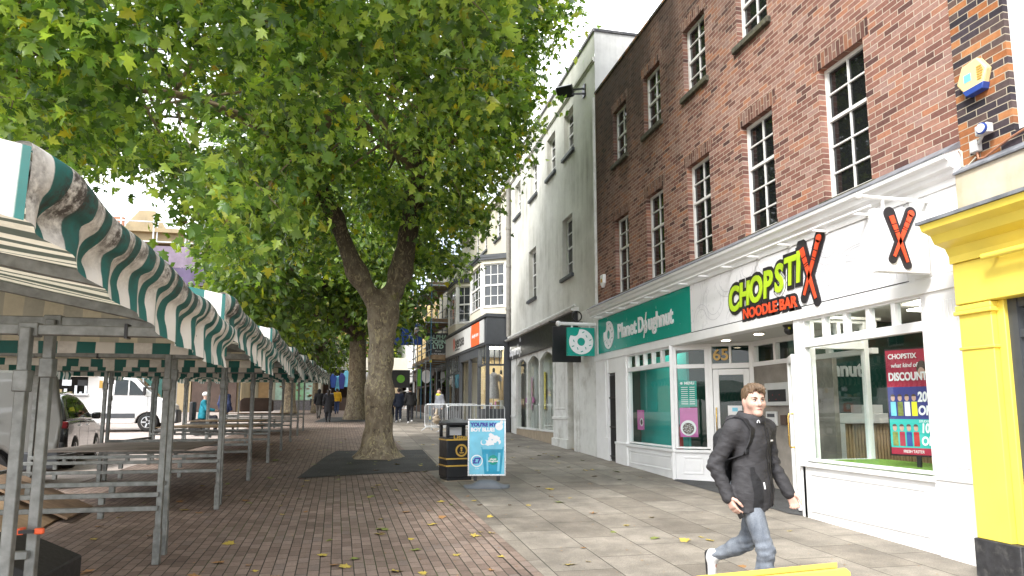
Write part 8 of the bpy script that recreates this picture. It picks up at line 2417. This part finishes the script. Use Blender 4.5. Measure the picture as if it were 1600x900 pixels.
# jeans
ax = (np.arange(-.24, .25, .009, dtype=np.float32), np.arange(-.30, .62, .009, dtype=np.float32), np.arange(.02, 1.02, .009, dtype=np.float32)); P = P_of(ax)
D = None
for s in 'lr':
    kn = np.array(J['kn_' + s]); an = np.array(J['an_' + s])
    c = chain_sd(P, leg_cones(J, s, .006, 1.03), .04)
    tk = np.sqrt(((P - kn) ** 2).sum(-1)); ta = np.sqrt(((P - an) ** 2).sum(-1))
    c = c + (.006 * np.sin(P[..., 2] * 85 + P[..., 0] * 40 + P[..., 1] * 25) + .003 * np.sin(P[..., 2] * 130 - P[..., 0] * 70)) * np.maximum(np.exp(-(tk / .12) ** 2), np.exp(-(ta / .16) ** 2))
    D = c if D is None else smin(D, c, .02)
D = smin(D, sd_cone(P, (.05, .02, .93), (-.05, .02, .93), .135, .135), .06)
t = NT('washed_denim'); o_ = t.coord(); n1 = t.noise(o_, 140, 3, .7); n2 = t.noise(t.coord(scale=(1, 1, .5)), 7, 5, .6)
c_ = t.mix(t.ramp(n2, [(.35, 0.), (.65, 1.)]), (.08, .095, .12), (.21, .235, .27)); c_ = t.mix(.5, c_, t.ramp(n1, [(.3, .6), (.7, 1.35)]), 'MULTIPLY'); t.set(Base_Color=c_, Roughness=.85); t.bump(t.math('ADD', n1, t.math('MULTIPLY', n2, 2.)), .3, .006); M['denim'] = t.m
V, Q = mesh_of(D, ax); jn = np_mesh('jeans', V, 4, Q, M['denim'], man, smooth=180)
# shoes
ax = (np.arange(-.18, .18, .009, dtype=np.float32), np.arange(-.36, .64, .009, dtype=np.float32), np.arange(-.01, .50, .009, dtype=np.float32)); P = P_of(ax)
for s in 'lr':
    an = np.array(J['an_' + s]); to = np.array(J['to_' + s]); dv = (to - an) / np.linalg.norm(to - an)
    shin = an - np.array(J['kn_' + s]); shin /= np.linalg.norm(shin)
    D = smin(sd_cone(P, an + shin * .035 - dv * .035, to, .042, .036), sd_cone(P, an - shin * .03, an + shin * .03, .046, .046), .03)
    V, Q = mesh_of(D, ax); np_mesh('shoe', V, 4, Q, M['shoe_white' if s == 'l' else 'shoe_white'], man, smooth=180)
    D = np.minimum(sd_cone(P, an + shin * .075 - dv * .05, to + shin * .02, .034, .030), 9)
    V, Q = mesh_of(D, ax); np_mesh('shoe_sole', V, 4, Q, M['shoe_black'], man, smooth=180)
# hair and face details
hc = np.array(J['head'])
ax = (np.arange(-.12, .12, .0038, dtype=np.float32), np.arange(-.20, .14, .0038, dtype=np.float32), np.arange(1.50, 1.80, .0038, dtype=np.float32)); P = P_of(ax)
q = P - hc.astype(np.float32); ca, sa = math.cos(-HY), math.sin(-HY); q = np.stack([q[..., 0] * ca - q[..., 1] * sa, q[..., 0] * sa + q[..., 1] * ca, q[..., 2]], -1)
D = smin(sd_ell(q, (0, .016, .040), (.083, .106, .092)), sd_ell(q, (.01, -.05, .088), (.055, .05, .034)), .03)
fringe = .062 - .014 * np.sin(q[..., 0] * 130 + 1) - .012 * np.sin(q[..., 0] * 61)
lim = np.where(q[..., 1] < -.045, fringe - q[..., 2], np.where(q[..., 1] < .012, (.038 + (-.045 - q[..., 1]) * .9) - q[..., 2], np.where(q[..., 1] < .035, -.004 - q[..., 2], -.06 - q[..., 2])))
D = np.maximum(D, lim * .8)
D = np.maximum(D, -(sd_ell(q, (0, .012, .02), (.070, .09, .08))))
wv = .003 * np.sin(q[..., 0] * 330 + 3 * np.sin(q[..., 1] * 40)) + .0025 * np.sin(q[..., 1] * 260 + q[..., 0] * 220 + q[..., 2] * 90) + .003 * np.sin(q[..., 0] * 95 + q[..., 1] * 65)
V, Q = mesh_of(D + wv, ax); np_mesh('hair', V, 4, Q, M['hair_brown'], man, smooth=180)
def on_head(x, y, z):
    ca, sa = math.cos(HY), math.sin(HY)
    return (hc[0] + x * ca - y * sa, hc[1] + x * sa + y * ca, hc[2] + z)
M['eye_white'] = pm('eye_white', (.45, .42, .40), .2, .05, 30); M['iris'] = pm('iris', (.05, .06, .06), .15, .2, 60); M['lip'] = pm('lips', (.30, .11, .10), .45, .1, 40); M['brow'] = pm('eyebrow', (.10, .06, .035), .8, .3, 60)
for s_ in (-1, 1):
    e = MB().ball(on_head(s_ * .031, -.0775, -.006), (.0125, .0125, .0095), 14).build('eye', M['eye_white'], man, smooth=180)
    MB().ball(on_head(s_ * .031 + .002, -.0862, -.005), (.0068, .0046, .0068), 12).build('iris', M['iris'], e, smooth=180)
    MB().tube([on_head(s_ * .011, -.0925, .012), on_head(s_ * .030, -.0940, .019), on_head(s_ * .053, -.0765, .016)], [.0058, .0062, .0035], 8).build('eyebrow', M['brow'], man, smooth=180)
    MB().tube([on_head(s_ * .018, -.0865, .0015), on_head(s_ * .031, -.0925, .0055), on_head(s_ * .044, -.0835, .0005)], [.0024, .0032, .0022], 6).build('eyelid', M['brow'], man, smooth=180)
MB().tube([on_head(-.024, -.0835, -.0775), on_head(-.010, -.0945, -.0725), on_head(.0, -.0952, -.0728), on_head(.010, -.0945, -.0725), on_head(.024, -.0835, -.0775)], [.0022, .0044, .0040, .0044, .0022], 8).build('lips', M['lip'], man, smooth=180)
# phone in the right hand
w, d = J['hand_r']
ph = thing('phone', 'black phone held low in the young man\'s right hand', 'phone', (0, 0, 0))
c = Vector(w + d * .11 + np.array((.022, -.012, 0)))
FPh = Fr(c, Vector(d), Vector((.85, -.5, 0)), Vector(d).cross(Vector((.85, -.5, 0)).normalized()))
MB(FPh).box((-.065, -.032, -.004), (.065, .032, .004)).build('case', M['black'], ph, bevel=.003)
ang = R(29)
for o_ in (man, bp, ph): o_.location = (MX, MY, MZ); o_.rotation_euler = (0, 0, ang)
